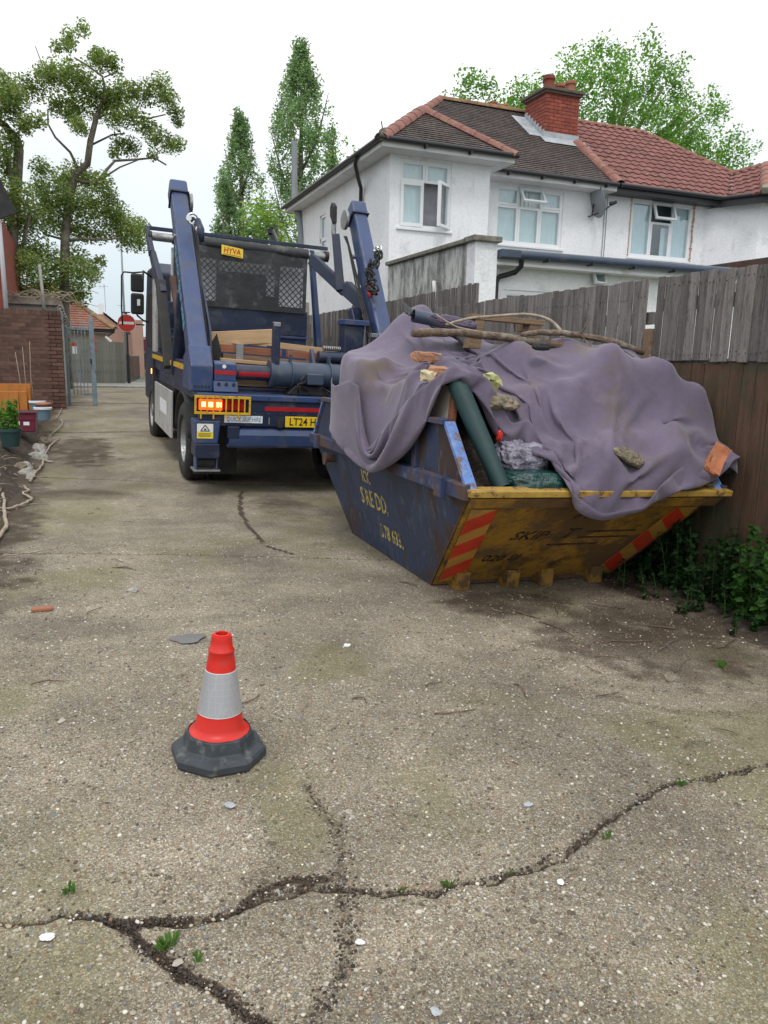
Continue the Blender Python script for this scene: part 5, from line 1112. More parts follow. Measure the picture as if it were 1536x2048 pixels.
# timber carried on the deck: things of their own
def TM(x, y, z, rx=0, ry=0, rz=0): return MT @ Matrix.Translation((x, y, z)) @ Euler((rx, ry, rz)).to_matrix().to_4x4()
def timber(L_, w_, h_, x, y, z, ry, rz, mat, label, group=None):
    o = MB().box(-L_/2, L_/2, -w_/2, w_/2, -h_/2, h_/2).build('timber_plank', M[mat], None, bevel=.004); o.matrix_world = TM(x, y, z, 0, ry, rz); return tag(o, label, 'timber', group)
timber(.86,.10,.17, -.60,-.30,1.83,-.11,.04,'wood_new', 'fresh pale timber block tilted on top of the stack on the lorry')
timber(1.15,.12,.075, .10,-.28,1.755,.055,-.03,'wood_new', 'long pale plank lying flat along the top of the timber stack, right side')
timber(.30,.10,.09, -.82,-.50,1.695,0,0,'wood_red', 'leftmost reddish timber piece under the tilted pale block')
timber(.52,.10,.085, -.38,-.50,1.68,.02,0,'wood_red', 'middle reddish timber between the two metal straps')
timber(.52,.10,.085, .22,-.50,1.665,.02,0,'wood_red', 'right reddish timber beside the upright post')
timber(.60,.12,.07, -.55,-.52,1.59,.03,0,'wood_pallet', 'lower left brown timber in the stack on the deck')
timber(1.0,.10,.04, -.40,-.64,1.545,.03,0,'wood_new', 'thin pale batten lying low in front of the stack')
timber(.70,.12,.07, .15,-.52,1.565,.03,0,'wood_pallet', 'lower right brown timber in the stack on the deck')
timber(1.5,.12,.05, -.10,-.62,1.50,.03,0,'wood_red', 'bottom reddish board just above the cross cylinder')
timber(1.6,.6,.22, -.05,-.25,1.36,0,0,'wood_pallet', 'thick dark bearer timber under the whole stack on the deck')
for x in (-.64, -.20): P_(MB().box(x-.055, x+.035, -.585, -.57, 1.53, 1.76).box(x-.055, x+.035, -.57, -.30, 1.745, 1.76), 'load_strap', 'steel', bevel=.003)
P_(MB().prism([(-1.02,1.70),(-.93,1.86),(-.88,1.68),(-.88,1.55),(-1.02,1.52)], 1, -.60, -.56), 'end_gusset', 'chassis', bevel=.006)
# ------------------------------------------------------------------ fence along the right of the drive
FX = 4.40
def plank_run(par, y0, y1, z0, z1, wd, th, mat, x=FX, gap=.004, ztop=None, tilt=.006, name='plank', nails=None, seed=1, over=False):
    g = random.Random(seed); y = y0; k = 0; base = {}
    while y < y1-.02:
        w_ = min(wd*g.uniform(.93, 1.05), y1-y); za = z0+g.uniform(-.008,.008); zz = (ztop(y+w_/2) if ztop else z1)+g.uniform(-.010,.010)
        xo = x+(.008 if k % 2 and over else 0)+g.uniform(-.003,.003)
        mb = MB(); c0 = g.uniform(-1,1)*tilt; c1 = g.uniform(-1,1)*tilt
        mb.add([(xo,y+gap/2+c0*.3,za),(xo+th,y+gap/2+c0*.3,za),(xo+th,y+w_-gap/2,za),(xo,y+w_-gap/2,za),(xo+c0,y+gap/2,zz),(xo+th+c0,y+gap/2,zz),(xo+th+c1,y+w_-gap/2,zz+g.uniform(-.004,.004)),(xo+c1,y+w_-gap/2,zz)],
               [(0,3,2,1),(4,5,6,7),(0,1,5,4),(1,2,6,5),(2,3,7,6),(3,0,4,7)])
        pl_ = mb.build(name, M[mat], par, bevel=.0025)
        if nails:
            for nz in nails(y):
                for q in (.25, .75):
                    if 'n' not in base: base['n'] = o = MB().cyl((-.0025,0,0),(.004,0,0),.0045,6).build('nail', M['nail'], pl_)
                    else: o = base['n'].copy(); C.objects.link(o); o.parent = pl_
                    o.location = (xo, y+w_*q+g.uniform(-.008,.008), nz+g.uniform(-.015,.015))
        y += w_; k += 1
tf = thing('timber_fence', 'tall weathered grey close board fence of upright planks above brown boards, nearest at the right', 'fence', loc=(0,0,0))
topz = 2.262
plank_run(tf, 1.2, 5.10, 1.60, topz, .092, .014, 'fence', nails=lambda y: (2.19, 1.66), over=True, seed=2, tilt=.004)
plank_run(tf, 1.2, 5.92, -.22, 1.585, .125, .016, 'fence_brown', x=FX+.022, seed=3, name='lower_plank', tilt=.003)
bb = MB(); bb.box(FX+.06, FX+.11, 1.2, 5.1, 2.0, 2.1).box(FX+.045, FX+.10, 1.2, 5.9, 1.53, 1.62).box(FX+.045, FX+.10, 1.2, 5.9, .3, .4); bb.build('rail', M['fence'], tf)
mb = MB(); mb.box(FX-.02, FX+.06, 5.115, 5.20, -.2, 1.86); mb.build('post', M['wood_pallet'], tf, bevel=.006)
lf = thing('timber_fence', 'lower grey plank fence running behind the skip up to the tall fence', 'fence')
plank_run(lf, 5.23, 8.42, .15, 2.262, .088, .014, 'fence', x=FX+.004, nails=lambda y: (2.11,), over=True, seed=5, tilt=.004)
plank_run(lf, 8.45, 9.9, .15, 2.255, .088, .014, 'fence', x=FX+.02, over=True, seed=6, tilt=.004)
bb = MB(); bb.box(FX+.055, FX+.10, 5.2, 9.9, 1.9, 2.0).box(FX+.055, FX+.10, 5.2, 9.9, .8, .9); bb.build('rail', M['fence'], lf)
bf = thing('timber_fence', 'narrow slatted grey fence stepping up behind the right lifting arm', 'fence')
plank_run(bf, 8.46, 17.5, .2, 2.4, .075, .014, 'fence', x=FX+.17, gap=.012, ztop=lambda y: np.interp(y, [8.4, 11.6, 17.5], [2.52, 2.47, 2.46]), seed=8, tilt=.012)
bb = MB(); bb.box(FX+.20, FX+.25, 8.5, 17.5, 1.9, 2.0).box(FX+.20, FX+.25, 8.5, 17.5, .8, .9)
for y in np.arange(9, 17.6, 1.8): bb.box(FX+.19, FX+.28, y, y+.09, .1, 2.3)
bb.build('rail', M['fence'], bf)

# ------------------------------------------------------------------ houses
def wall(mb, x0, x1, z0, z1, y, th, ops=(), axis='y', sgn=1):
    """flat wall in plane y (or x), visible face at y, thickness th behind; ops = openings (a0,a1,z0,z1)"""
    xs_ = sorted(set([x0, x1]+[v for o in ops for v in o[:2]])); zs = sorted(set([z0, z1]+[v for o in ops for v in o[2:]]))
    def P(a, b, d): return (a, y+d*sgn, b) if axis == 'y' else (y+d*sgn, a, b)
    for i in range(len(xs_)-1):
        for j in range(len(zs)-1):
            cx, cz = (xs_[i]+xs_[i+1])/2, (zs[j]+zs[j+1])/2
            if any(o[0] < cx < o[1] and o[2] < cz < o[3] for o in ops): continue
            a0, a1, c0, c1 = xs_[i], xs_[i+1], zs[j], zs[j+1]
            mb.add([P(a0,c0,0),P(a1,c0,0),P(a1,c1,0),P(a0,c1,0),P(a0,c0,th),P(a1,c0,th),P(a1,c1,th),P(a0,c1,th)], [(0,1,2,3),(7,6,5,4)])
    for a0, a1, c0, c1 in ops:
        mb.add([P(a0,c0,0),P(a1,c0,0),P(a1,c1,0),P(a0,c1,0),P(a0,c0,th),P(a1,c0,th),P(a1,c1,th),P(a0,c1,th)], [(0,4,5,1),(1,5,6,2),(2,6,7,3),(3,7,4,0)])
    mb.add([P(x0,z0,0),P(x1,z0,0),P(x1,z1,0),P(x0,z1,0),P(x0,z0,th),P(x1,z0,th),P(x1,z1,th),P(x0,z1,th)], [(0,4,5,1),(1,5,6,2),(2,6,7,3),(3,7,4,0)])
def fr_rect(mb, x0, x1, z0, z1, y0, y1, t):
    mb.box(x0, x1, y0, y1, z1-t, z1); mb.box(x0, x1, y0, y1, z0, z0+t); mb.box(x0, x0+t, y0, y1, z0+t, z1-t); mb.box(x1-t, x1, y0, y1, z0+t, z1-t)
def curtain_mesh(x0, x1, z0, z1, y, amp, wv, par, mat):
    n = max(8, int((x1-x0)/.03)); vs = []
    for i in range(n+1):
        x = x0+(x1-x0)*i/n; yy = y+amp*math.sin(x*wv)+amp*.5*math.sin(x*wv*2.3+1)
        vs += [(x, yy, z0), (x, yy, z1)]
    o = MB().add(vs, [(2*i, 2*i+2, 2*i+3, 2*i+1) for i in range(n)]).build('curtain', M[mat], par, smooth=True, fix=False); return o
def window(par, x0, x1, z0, z1, y, lights, sill=True, curt='curtain', cu=(0,1), y_face=None):
    """lights: list of (fx0,fx1,fz0,fz1,kind) in window fractions; kind: 'f' fixed 's' sash 'o' none"""
    mb = MB(); d0, d1 = y-.012, y+.05; fr_rect(mb, x0, x1, z0, z1, d0, d1, .065)
    W, H = x1-x0, z1-z0
    # mullions between lights
    xsx = sorted(set([round(l[i], 4) for l in lights for i in (0, 1)]));
    f = mb.build('window', M['upvc'], par, bevel=.004)
    for fx0, fx1, fz0, fz1, kd in lights:
        a0, a1, c0, c1 = x0+.03+(W-.06)*fx0, x0+.03+(W-.06)*fx1, z0+.03+(H-.06)*fz0, z0+.03+(H-.06)*fz1
        if kd == 'o': continue
        t = .062 if kd == 's' else .048; m2 = MB(); q0 = d0-.018 if kd == 's' else d0+.006
        fr_rect(m2, a0+.002, a1-.002, c0+.002, c1-.002, q0, d1-.01, t); m2.build('sash', M['upvc'], f, bevel=.003)
        MB().box(a0+t-.004, a1-t+.004, q0+.016, q0+.020, c0+t-.004, c1-t+.004).build('pane', M['glass'], f)
    if sill: MB().box(x0-.05, x1+.05, y-.07, y+.02, z0-.045, z0-.002).build('sill', M['upvc'], f, bevel=.006)
    if curt: curtain_mesh(x0+.02+(W-.04)*cu[0], x0+.02+(W-.04)*cu[1], z0+.03, z1-.03, y+.075, .008, 60, f, curt)
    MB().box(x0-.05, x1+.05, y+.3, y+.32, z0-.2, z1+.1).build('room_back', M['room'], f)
    return f
def tiles_on(par, poly, mat, course, tw_, name, thick=.012, n_obj=0, lift=.0, seed=1, jit=.004, roll=False):
    """poly: 3D planar polygon, first edge = eave (left to right seen from outside). Lays overlapping tile courses"""
    P = [Vector(p) for p in poly]; ex = (P[1]-P[0]).normalized(); n = (P[1]-P[0]).cross(P[2]-P[0]).normalized()
    if n.z < 0: n = -n
    ey = n.cross(ex).normalized()
    if ey.z < 0: ey = -ey
    P2 = [((p-P[0]).dot(ex), (p-P[0]).dot(ey)) for p in P]; H = max(p[1] for p in P2); g = random.Random(seed)
    def span(v):
        xs_ = []
        for i in range(len(P2)):
            (xa, ya), (xb, yb) = P2[i], P2[(i+1) % len(P2)]
            if (ya-v)*(yb-v) <= 0 and ya != yb: xs_.append(xa+(xb-xa)*(v-ya)/(yb-ya))
        return (min(xs_), max(xs_)) if len(xs_) >= 2 else None
    rest = MB(); cnt = 0; k = 0; v = -.04
    while v < H:
        sp = span(min(max(v+course*.5, .001), H-.001))
        if sp:
            a, b_ = sp; off = 0 if roll else (k % 2)*tw_/2; i0 = math.floor((a-off)/tw_)
            x = i0*tw_+off
            while x < b_:
                xa, xb = max(x, a), min(x+tw_, b_)
                if xb-xa > .03:
                    gz_ = g.uniform(0, jit); g0 = .002
                    vt = min(v+course*1.12, H)
                    o_ = P[0]+n*lift
                    def Q(u, w_, h): return o_+ex*u+ey*w_+n*h
                    if roll:   # double-roll profile tile: low fold then flat
                        xm = xa+(xb-xa)*.35
                        vs = [Q(xa+g0,v,thick*1.6+gz_),Q(xm,v,thick*3.0+gz_),Q(xb-g0,v,thick*1.6+gz_),Q(xa+g0,vt,.008+gz_),Q(xm,vt,thick*1.7+gz_),Q(xb-g0,vt,.008+gz_),Q(xa+g0,v,0),Q(xm,v,0),Q(xb-g0,v,0)]
                        fs = [(0,1,4,3),(1,2,5,4),(6,7,1,0),(7,8,2,1),(6,0,3),(8,5,2)]
                    else:
                        vs = [Q(xa+g0,v,thick*1.7+gz_),Q(xb-g0,v,thick*1.7+gz_*.5),Q(xb-g0,vt,.004),Q(xa+g0,vt,.004),Q(xa+g0,v,0),Q(xb-g0,v,0)]
                        fs = [(0,1,2,3),(4,5,1,0),(4,0,3),(5,2,1)]
                    if cnt < n_obj: MB().add(vs, fs).build(name, M[mat], par, fix=False); cnt += 1
                    else: rest.add(vs, fs)
                x += tw_
        v += course; k += 1
    if rest.v:
        o = rest.build(name if not n_obj else name, M[mat], par, fix=False); o['kind'] = 'stuff'
    # under-felt
    MB().add(P, [tuple(range(len(P)))]).build('roof_deck', M['gutter'], par)
def ridge_run(par, a, b_, mat, L_=.33, r=.115, name='ridge_tile', seed=1, lift=.02):
    a, b_ = Vector(a), Vector(b_); d = (b_-a); n = max(1, round(d.length/L_)); g = random.Random(seed); u = d.normalized(); up = Vector((0,0,1)); sx = u.cross(up).normalized(); uz = sx.cross(u)
    for i in range(n):
        p = a+d*(i/n)-u*.02; q = a+d*((i+1)/n)+u*.012; vs = []; m = 7
        for pt, rr_ in ((p, r*1.06), (q, r*.97)):
            for j in range(m):
                t = PI*j/(m-1); vs.append(pt+sx*math.cos(t)*rr_+uz*(math.sin(t)*rr_*.85+lift-.04))
        for pt, rr_ in ((p, r*.9), (q, r*.82)):
            for j in range(m):
                t = PI*j/(m-1); vs.append(pt+sx*math.cos(t)*rr_+uz*(math.sin(t)*rr_*.85+lift-.04))
        fs = [(j, j+1, m+j+1, m+j) for j in range(m-1)]+[(2*m+j, 3*m+j, 3*m+j+1, 2*m+j+1) for j in range(m-1)]+[(j, 2*m+j, 2*m+j+1, j+1) for j in range(m-1)]+[(m+j, m+j+1, 3*m+j+1, 3*m+j) for j in range(m-1)]
        MB().add(vs, fs).build(name, M[mat], par, smooth=True, angle=40)
ZE = 5.36
t_ = .728
zr_ = ZE+2.95*t_          # main ridge
zw_ = ZE+1.335*t_         # wing ridge
h1 = thing('semi_detached_house', 'left white rendered semi detached house with weathered dark tiled hipped roof', 'house', loc=(0,0,0))
h2 = thing('semi_detached_house', 'right white rendered semi detached house with newer red tiled roof', 'house', loc=(0,0,0))
# walls house 1
W1 = (5.585, 6.64, 3.99, 5.185); W2 = (8.17, 9.83, 4.02, 5.19)
mb = MB(); wall(mb, 5.40, 7.46, .3, 5.25, 13.57, .12, [W1]); wall(mb, 5.52, 7.34, 3, 5.2, 13.95, .01)
wall(mb, 13.69, 19.9, .3, 5.25, 5.40, .12, [(17.53, 18.0, 3.62, 4.85)], axis='x'); wall(mb, 13.69, 14.57, .3, 5.25, 7.46, .12, [], axis='x', sgn=-1)
wall(mb, 7.46, 10.915, .3, 5.25, 14.57, .12, [W2])
mb.build('wall', M['render'], h1, fix=False)
window(h1, *W1, 13.60, [(0,.5,.69,1,'f'),(.5,1,.69,1,'f'),(0,.47,0,.69,'s'),(.55,1,0,.69,'o')], cu=(0,.47))
wf = [c for c in h1.children if c.name.startswith('window')][-1]
curtain_mesh(5.64, 6.60, 4.85, 5.13, 13.68, .01, 50, wf, 'curtain')
# open casement
M_ = Matrix.Translation((6.60, 13.585, 4.02)) @ Matrix.Rotation(R(38), 4, 'Z')
mb = MB(); fr_rect(mb, -.44, 0, 0, .79, -.045, .01, .055); mb.mx(M_); mb.build('open_casement', M['upvc'], wf, bevel=.004)
mb = MB().box(-.39, -.05, -.02, -.016, .05, .74); mb.mx(M_); mb.build('pane', M['glass'], wf)
MB().box(6.13, 6.60, 13.80, 13.81, 3.98, 4.85).build('net_curtain', M['net'], wf)
window(h1, *W2, 14.60, [(0,.335,.68,1,'f'),(.665,1,.68,1,'f'),(0,.335,0,.68,'f'),(.335,.665,0,.68,'f'),(.665,1,0,.68,'f')])
wf = [c for c in h1.children if c.name.startswith('window')][-1]
# top-hung open vent
M_ = Matrix.Translation((8.715, 14.585, 5.16)) @ Matrix.Rotation(R(-33), 4, 'X')
mb = MB(); fr_rect(mb, .0, .57, -.36, 0, -.05, .0, .05); mb.mx(M_); mb.build('open_vent', M['upvc'], wf, bevel=.004)
mb = MB().box(.05, .52, -.022, -.018, -.31, -.05); mb.mx(M_); mb.build('pane', M['glass'], wf)
MB().box(8.72, 9.28, 14.68, 14.69, 4.83, 5.15).build('net_curtain', M['net'], wf)
# side window (in x plane)
f = MB(); 
def xbox(mb, x0, x1, y0, y1, z0, z1): mb.box(x0, x1, y0, y1, z0, z1)
y0, y1, z0, z1 = 17.53, 18.0, 3.62, 4.85
for a in ((y0,y1,z1-.06,z1),(y0,y1,z0,z0+.06),(y0,y0+.06,z0,z1),(y1-.06,y1,z0,z1),(y0,y1,4.27,4.35)): xbox(f, 5.42, 5.47, *a)
sw = f.build('window', M['upvc'], h1, bevel=.004); MB().box(5.45,5.455,y0+.05,y1-.05,z0+.05,z1-.05).build('pane', M['glass'], sw); MB().box(5.55,5.56,y0-.1,y1+.1,z0-.1,z1+.1).build('curtain', M['curtain'], sw)
MB().box(5.34, 5.42, y0-.05, y1+.05, z0-.05, z0-.005).build('sill', M['upvc'], sw)
MB().box(5.385, 5.40, 15.0, 15.08, 2.72, 2.86).build('wall_vent', M['gutter'], h1, bevel=.003); MB().box(5.25, 5.40, 18.9, 19.25, 2.7, 2.95).build('flue_box', M['concrete'], h1, bevel=.01)
# eaves: soffit, fascia, gutters
def eave(par, pts, out, zf=5.20):
    pass
S_ = MB()
S_.box(5.10, 5.40, 13.22, 20.1, 5.235, 5.255); S_.box(5.40, 7.74, 13.22, 13.57, 5.235, 5.255); S_.box(7.46, 7.74, 13.57, 14.22, 5.235, 5.255)
S_.box(7.46, 10.915, 14.22, 14.57, 5.235, 5.255); S_.build('soffit', M['soffit'], h1)
F_ = MB(); F_.box(5.085, 5.10, 13.2, 20.1, 5.238, 5.335); F_.box(5.085, 7.76, 13.19, 13.22, 5.238, 5.335); F_.box(7.74, 7.76, 13.22, 14.2, 5.238, 5.335); F_.box(7.76, 10.915, 14.19, 14.22, 5.238, 5.335); F_.build('fascia', M['soffit'], h1, bevel=.004)
def gutter(par, pts, r=.052, z=5.36, name='gutter', mat='gutter'):
    mb = MB(); mb.tube([(x, y, z) for x, y in pts], r, 10, sq=.9); mb.build(name, M[mat], par, smooth=True, angle=50)
gutter(h1, [(5.03, 20.1), (5.03, 13.13), ]); gutter(h1, [(5.0, 13.13), (7.80, 13.13)]); gutter(h1, [(7.78, 14.13), (10.90, 14.13)])
for x in (5.9, 6.8): MB().box(x-.02, x+.02, 13.09, 13.2, 5.28, 5.34).build('gutter_bracket', M['gutter'], h1)
for x in (8.2, 9.0, 9.8, 10.6): MB().box(x-.02, x+.02, 14.09, 14.2, 5.28, 5.34).build('gutter_bracket', M['gutter'], h1)
dp = MB().tube([(5.03,14.4,5.32),(5.03,14.45,5.20),(5.20,14.75,5.02),(5.33,14.95,4.90),(5.345,15.0,4.6),(5.345,15.0,.6)], .038, 12); o = dp.build('downpipe', M['gutter'], h1, smooth=True, angle=50)
for z in (4.35, 2.9): MB().box(5.30,5.40,14.95,15.05,z-.02,z+.02).build('pipe_clip', M['gutter'], o)
# roof polygons (pitch t_)
cz = lambda k: ZE+k*t_
E1 = 5.06
A = (E1, 13.17, ZE); B = (7.77, 13.17, ZE); ap = (6.415, 14.525, cz(1.355)); 
mY = 14.20; rY = 17.15
wb = (6.415, mY+1.355, cz(1.355))
r1 = (E1+2.95, rY, zr_)
tiles_on(h1, [A, B, ap], 'tile_dark', .10, .165, 'roof_tile', seed=3, n_obj=160)
tiles_on(h1, [B, (7.77, mY, ZE), wb, ap], 'tile_dark', .10, .165, 'roof_tile', seed=4)
tiles_on(h1, [(E1, 20.1, ZE), A, ap, wb, r1], 'tile_dark', .10, .165, 'roof_tile', seed=5)
tiles_on(h1, [(7.77, mY, ZE), (10.915, mY, ZE), (10.915, rY, zr_), r1, wb], 'tile_dark', .10, .165, 'roof_tile', seed=6, n_obj=130)
MB().add([(E1,20.1,ZE),(10.915,20.1,ZE),(10.915,rY,zr_),r1], [(0,1,2,3)]).build('rear_slope', M['tile_dark'], h1)
ridge_run(h1, A, ap, 'ridge', r=.13, seed=1); ridge_run(h1, B, ap, 'ridge', r=.13, seed=2); ridge_run(h1, ap, wb, 'ridge', seed=3); ridge_run(h1, wb, r1, 'ridge', seed=3); ridge_run(h1, r1, (10.915, rY, zr_), 'ridge_old', seed=4)
MB().prism([(5.02,ZE-.05),(5.16,ZE-.02),(5.10,ZE+.16),(5.03,ZE+.13)], 1, 13.1, 13.22).build('hip_end', M['coping'], h1)
MB().bar((5.06,13.12,ZE+.1),(5.02,13.08,ZE+.24),.015,.015).build('hip_iron', M['rust'], h1)
# house 2
W3 = (11.64, 13.40, 3.99, 5.225)
mb = MB(); wall(mb, 10.925, 14.45, .3, 5.25, 14.57, .12, [W3]); wall(mb, 13.95, 14.6, .3, 5.2, 14.1, .12, [], axis='x') if 0 else None
# splayed link and wing
mb.add([(13.75,14.57,.3),(14.45,13.62,.3),(14.45,13.62,5.25),(13.75,14.57,5.25)], [(0,1,2,3)]); wall(mb, 14.45, 16.5, .3, 5.25, 13.62, .12)
mb.build('wall', M['render'], h2, fix=False)
window(h2, *W3, 14.60, [(0,.33,0,1,'f'),(.33,.67,0,.66,'f'),(.67,1,0,1,'f')], curt='curtain_white', cu=(0,.33))
wf = [c for c in h2.children if c.name.startswith('window')][-1]
curtain_mesh(12.85, 13.37, 4.03, 5.2, 14.675, .008, 60, wf, 'curtain_white'); curtain_mesh(12.62, 12.80, 4.03, 4.7, 14.69, .015, 40, wf, 'curtain_white')
M_ = Matrix.Translation((12.22, 14.585, 5.20)) @ Matrix.Rotation(R(-20), 4, 'X')
mb = MB(); fr_rect(mb, .0, .60, -.40, 0, -.05, .0, .05); mb.mx(M_); mb.build('open_vent', M['upvc'], wf, bevel=.004)
mb = MB().box(.05, .55, -.022, -.018, -.35, -.05); mb.mx(M_); mb.build('pane', M['glass'], wf)
# rough broken brick edge round that window
g = random.Random(6)
ed_ = MB()
for k in range(34):
    z = 3.98+k*.037; ed_.box(13.40+g.uniform(-.005,.01), 13.44+g.uniform(-.01,.02), 14.562-g.uniform(0,.006), 14.6, z, z+.03)
for k in range(46):
    x = 11.62+k*.04; ed_.box(x, x+.034, 14.562-g.uniform(0,.006), 14.6, 5.245+g.uniform(-.005,.004), 5.262+g.uniform(0,.014))
for k in range(30): z = 3.98+k*.042; ed_.box(11.612-g.uniform(0,.012), 11.64, 14.562, 14.6, z, z+.026)
o = ed_.build('broken_reveal', M['brick_orange'], wf); o['kind'] = 'stuff'
S_ = MB(); S_.box(10.925, 14.2, 14.22, 14.57, 5.235, 5.255); S_.build('soffit', M['gutter'], h2)
F_ = MB(); F_.box(10.925, 13.82, 14.185, 14.215, 5.225, 5.33); F_.bar((13.82,14.2,5.25),(14.28,13.27,5.25),.03,.16); F_.box(14.28, 17, 13.25, 13.28, 5.225, 5.33); F_.build('fascia', M['gutter'], h2)
MB().add([(13.8,14.2,5.24),(14.28,13.25,5.24),(17,13.25,5.24),(17,13.62,5.24),(14.45,13.62,5.24),(13.75,14.57,5.19)], [(0,1,2,3,4,5)]).build('wing_soffit', M['gutter'], h2)
gutter(h2, [(10.93, 14.12), (13.80, 14.12), (14.26, 13.20), (17.0, 13.20)])
E2 = 16.80; r2 = (E2-2.95, rY, zr_); wx = 15.44
A2 = (14.10, 13.20, ZE); B2 = (16.80, 13.20, ZE); ap2 = (wx, 14.54, cz(1.34)); wb2 = (wx, mY+1.355, cz(1.355))
tiles_on(h2, [(10.925, mY, ZE), (14.10, mY, ZE), wb2, r2, (10.925, rY, zr_)], 'tile_red', .25, .24, 'roof_tile', thick=.022, n_obj=170, seed=7, roll=True)
tiles_on(h2, [(14.10, mY, ZE), A2, ap2, wb2], 'tile_red', .25, .24, 'roof_tile', thick=.022, seed=8, roll=True, n_obj=60)
tiles_on(h2, [A2, B2, ap2], 'tile_red', .25, .24, 'roof_tile', thick=.022, seed=9, roll=True, n_obj=40)
tiles_on(h2, [B2, (E2, 20.1, ZE), r2, wb2, ap2], 'tile_red', .25, .24, 'roof_tile', thick=.022, seed=10, roll=True)
MB().add([(10.925,20.1,ZE),(E2,20.1,ZE),r2,(10.925,rY,zr_)], [(0,1,2,3)]).build('rear_slope', M['tile_red'], h2)
ridge_run(h2, (11.7, rY, zr_), r2, 'ridge', seed=4, r=.10); ridge_run(h2, r2, wb2, 'ridge', seed=5, r=.10); ridge_run(h2, wb2, ap2, 'ridge', seed=6, r=.10); ridge_run(h2, A2, ap2, 'ridge', seed=7, r=.13); ridge_run(h2, B2, ap2, 'ridge', seed=8, r=.13)
MB().bar((14.10,mY,ZE+.03),wb2,.14,.03).build('valley', M['lead'], h2)
MB().bar((14.02,13.13,ZE+.0),(14.16,13.3,ZE+.10),.16,.14).build('hip_end', M['coping'], h2, bevel=.02)
# party verge of rounded tiles between the two roofs
o_ = Vector((11.0, mY, ZE)); q_ = Vector((11.0, 16.1, cz(1.9)))
ridge_run(h1, (10.96, mY-.03, ZE+.04), (10.96, 15.85, cz(1.66)+.04), 'ridge', r=.12, seed=9, name='verge_tile')
# chimney on the party wall
ch = thing('chimney', 'red brick chimney stack with dark oversailing cap standing between the two house roofs', 'chimney')
cx0, cx1, cy0, cy1, cz0, cz1 = 10.12, 11.02, 15.95, 16.85, 6.45, 7.66
MB().box(cx0+.015, cx1-.015, cy0+.015, cy1-.015, 6.3, cz1).build('core', M['mortar_dark'], ch)
bl, bh = .215, .065; k = 0; z = cz0
while z < cz1-.06:
    off = 0 if k % 2 else .1125
    x = cx0-off
    while x < cx1:
        a, b_ = max(x, cx0), min(x+bl, cx1)
        if b_-a > .03: MB().box(a, b_, cy0, cy0+.10, z, z+bh).build('brick', M['brick_red'], ch)
        x += .225
    y = cy0+.102-(.1125-off)
    while y < cy1:
        a, b_ = max(y, cy0+.104), min(y+bl, cy1)
        if b_-a > .03: MB().box(cx0, cx0+.10, a, b_, z, z+bh).build('brick', M['brick_red'], ch)
        y += .225
    z += .075; k += 1
MB().box(cx0-.05, cx1+.05, cy0-.05, cy1+.05, cz1-.06, cz1-.01).build('cap_course', M['mortar_dark'], ch, bevel=.006); MB().box(cx0-.09, cx1+.09, cy0-.09, cy1+.09, cz1-.01, cz1+.05).build('cap_slab', M['mortar_dark'], ch, bevel=.01)
fl = MB()
g = random.Random(3)
fl.box(cx0-.03, cx1+.03, cy0-.02, cy0-.005, 6.52, 6.78); 
for k in range(7):
    yy = cy0+k*.125; zz = ZE+(yy-mY)*t_; fl.box(cx0-.014, cx0-.004, yy, yy+.13, zz-.02, zz+.20)
    fl.bar((cx0-.20, yy, ZE+(yy-mY)*t_+.03), (cx0-.20, yy+.13, ZE+(yy+.13-mY)*t_+.03), .36, .006)
fl.bar((10.0, cy0-.14, ZE+(cy0-.14-mY)*t_+.04), (11.25, cy0-.14, ZE+(cy0-.14-mY)*t_+.04), .30, .008, up=(0,-t_,1)); fl.build('lead_flashing', M['lead'], ch)
def pot(par, x, y, z, r, h, mat='terracotta', cap=False):
    mb = MB(); mb.lathe([(r*.95,0),(r,.03),(r*.92,.06),(r*.86,h*.7),(r*.9,h*.74),(r*1.05,h*.76),(r*1.08,h*.84),(r*.98,h*.87),(r,h*.96),(r*.95,h),(r*.75,h),(r*.7,h-.12)], 20, Matrix.Translation((x, y, z))); o = mb.build('chimney_pot', M[mat], par, smooth=True, angle=35)
    if cap: MB().lathe([(r*1.15,h+.02),(r*.6,h+.06),(.001,h+.07)], 16, Matrix.Translation((x, y, z))).build('pot_cap', M['lead'], o, smooth=True)
pot(ch, 10.30, 16.15, cz1+.05, .125, .30, 'brick_red'); pot(ch, 10.50, 16.5, cz1+.05, .13, .42, 'brick_red', True); pot(ch, 10.85, 16.55, cz1+.05, .13, .34); pot(ch, 10.92, 16.2, cz1+.05, .12, .30)
c2 = thing('chimney', 'far chimney whose two clay pots show above the dark roof ridge', 'chimney')
MB().box(9.45, 10.5, 17.6, 18.2, 6.2, 7.48).build('stack', M['brick_red'], c2); pot(c2, 9.80, 17.9, 7.48, .13, .40, 'brick_red'); pot(c2, 10.12, 17.9, 7.48, .13, .36)
MB().lathe([(.15,.0),(.15,.03),(.13,.05)], 16, Matrix.Translation((10.12,17.9,7.82))).build('pot_cap', M['terracotta'], c2)
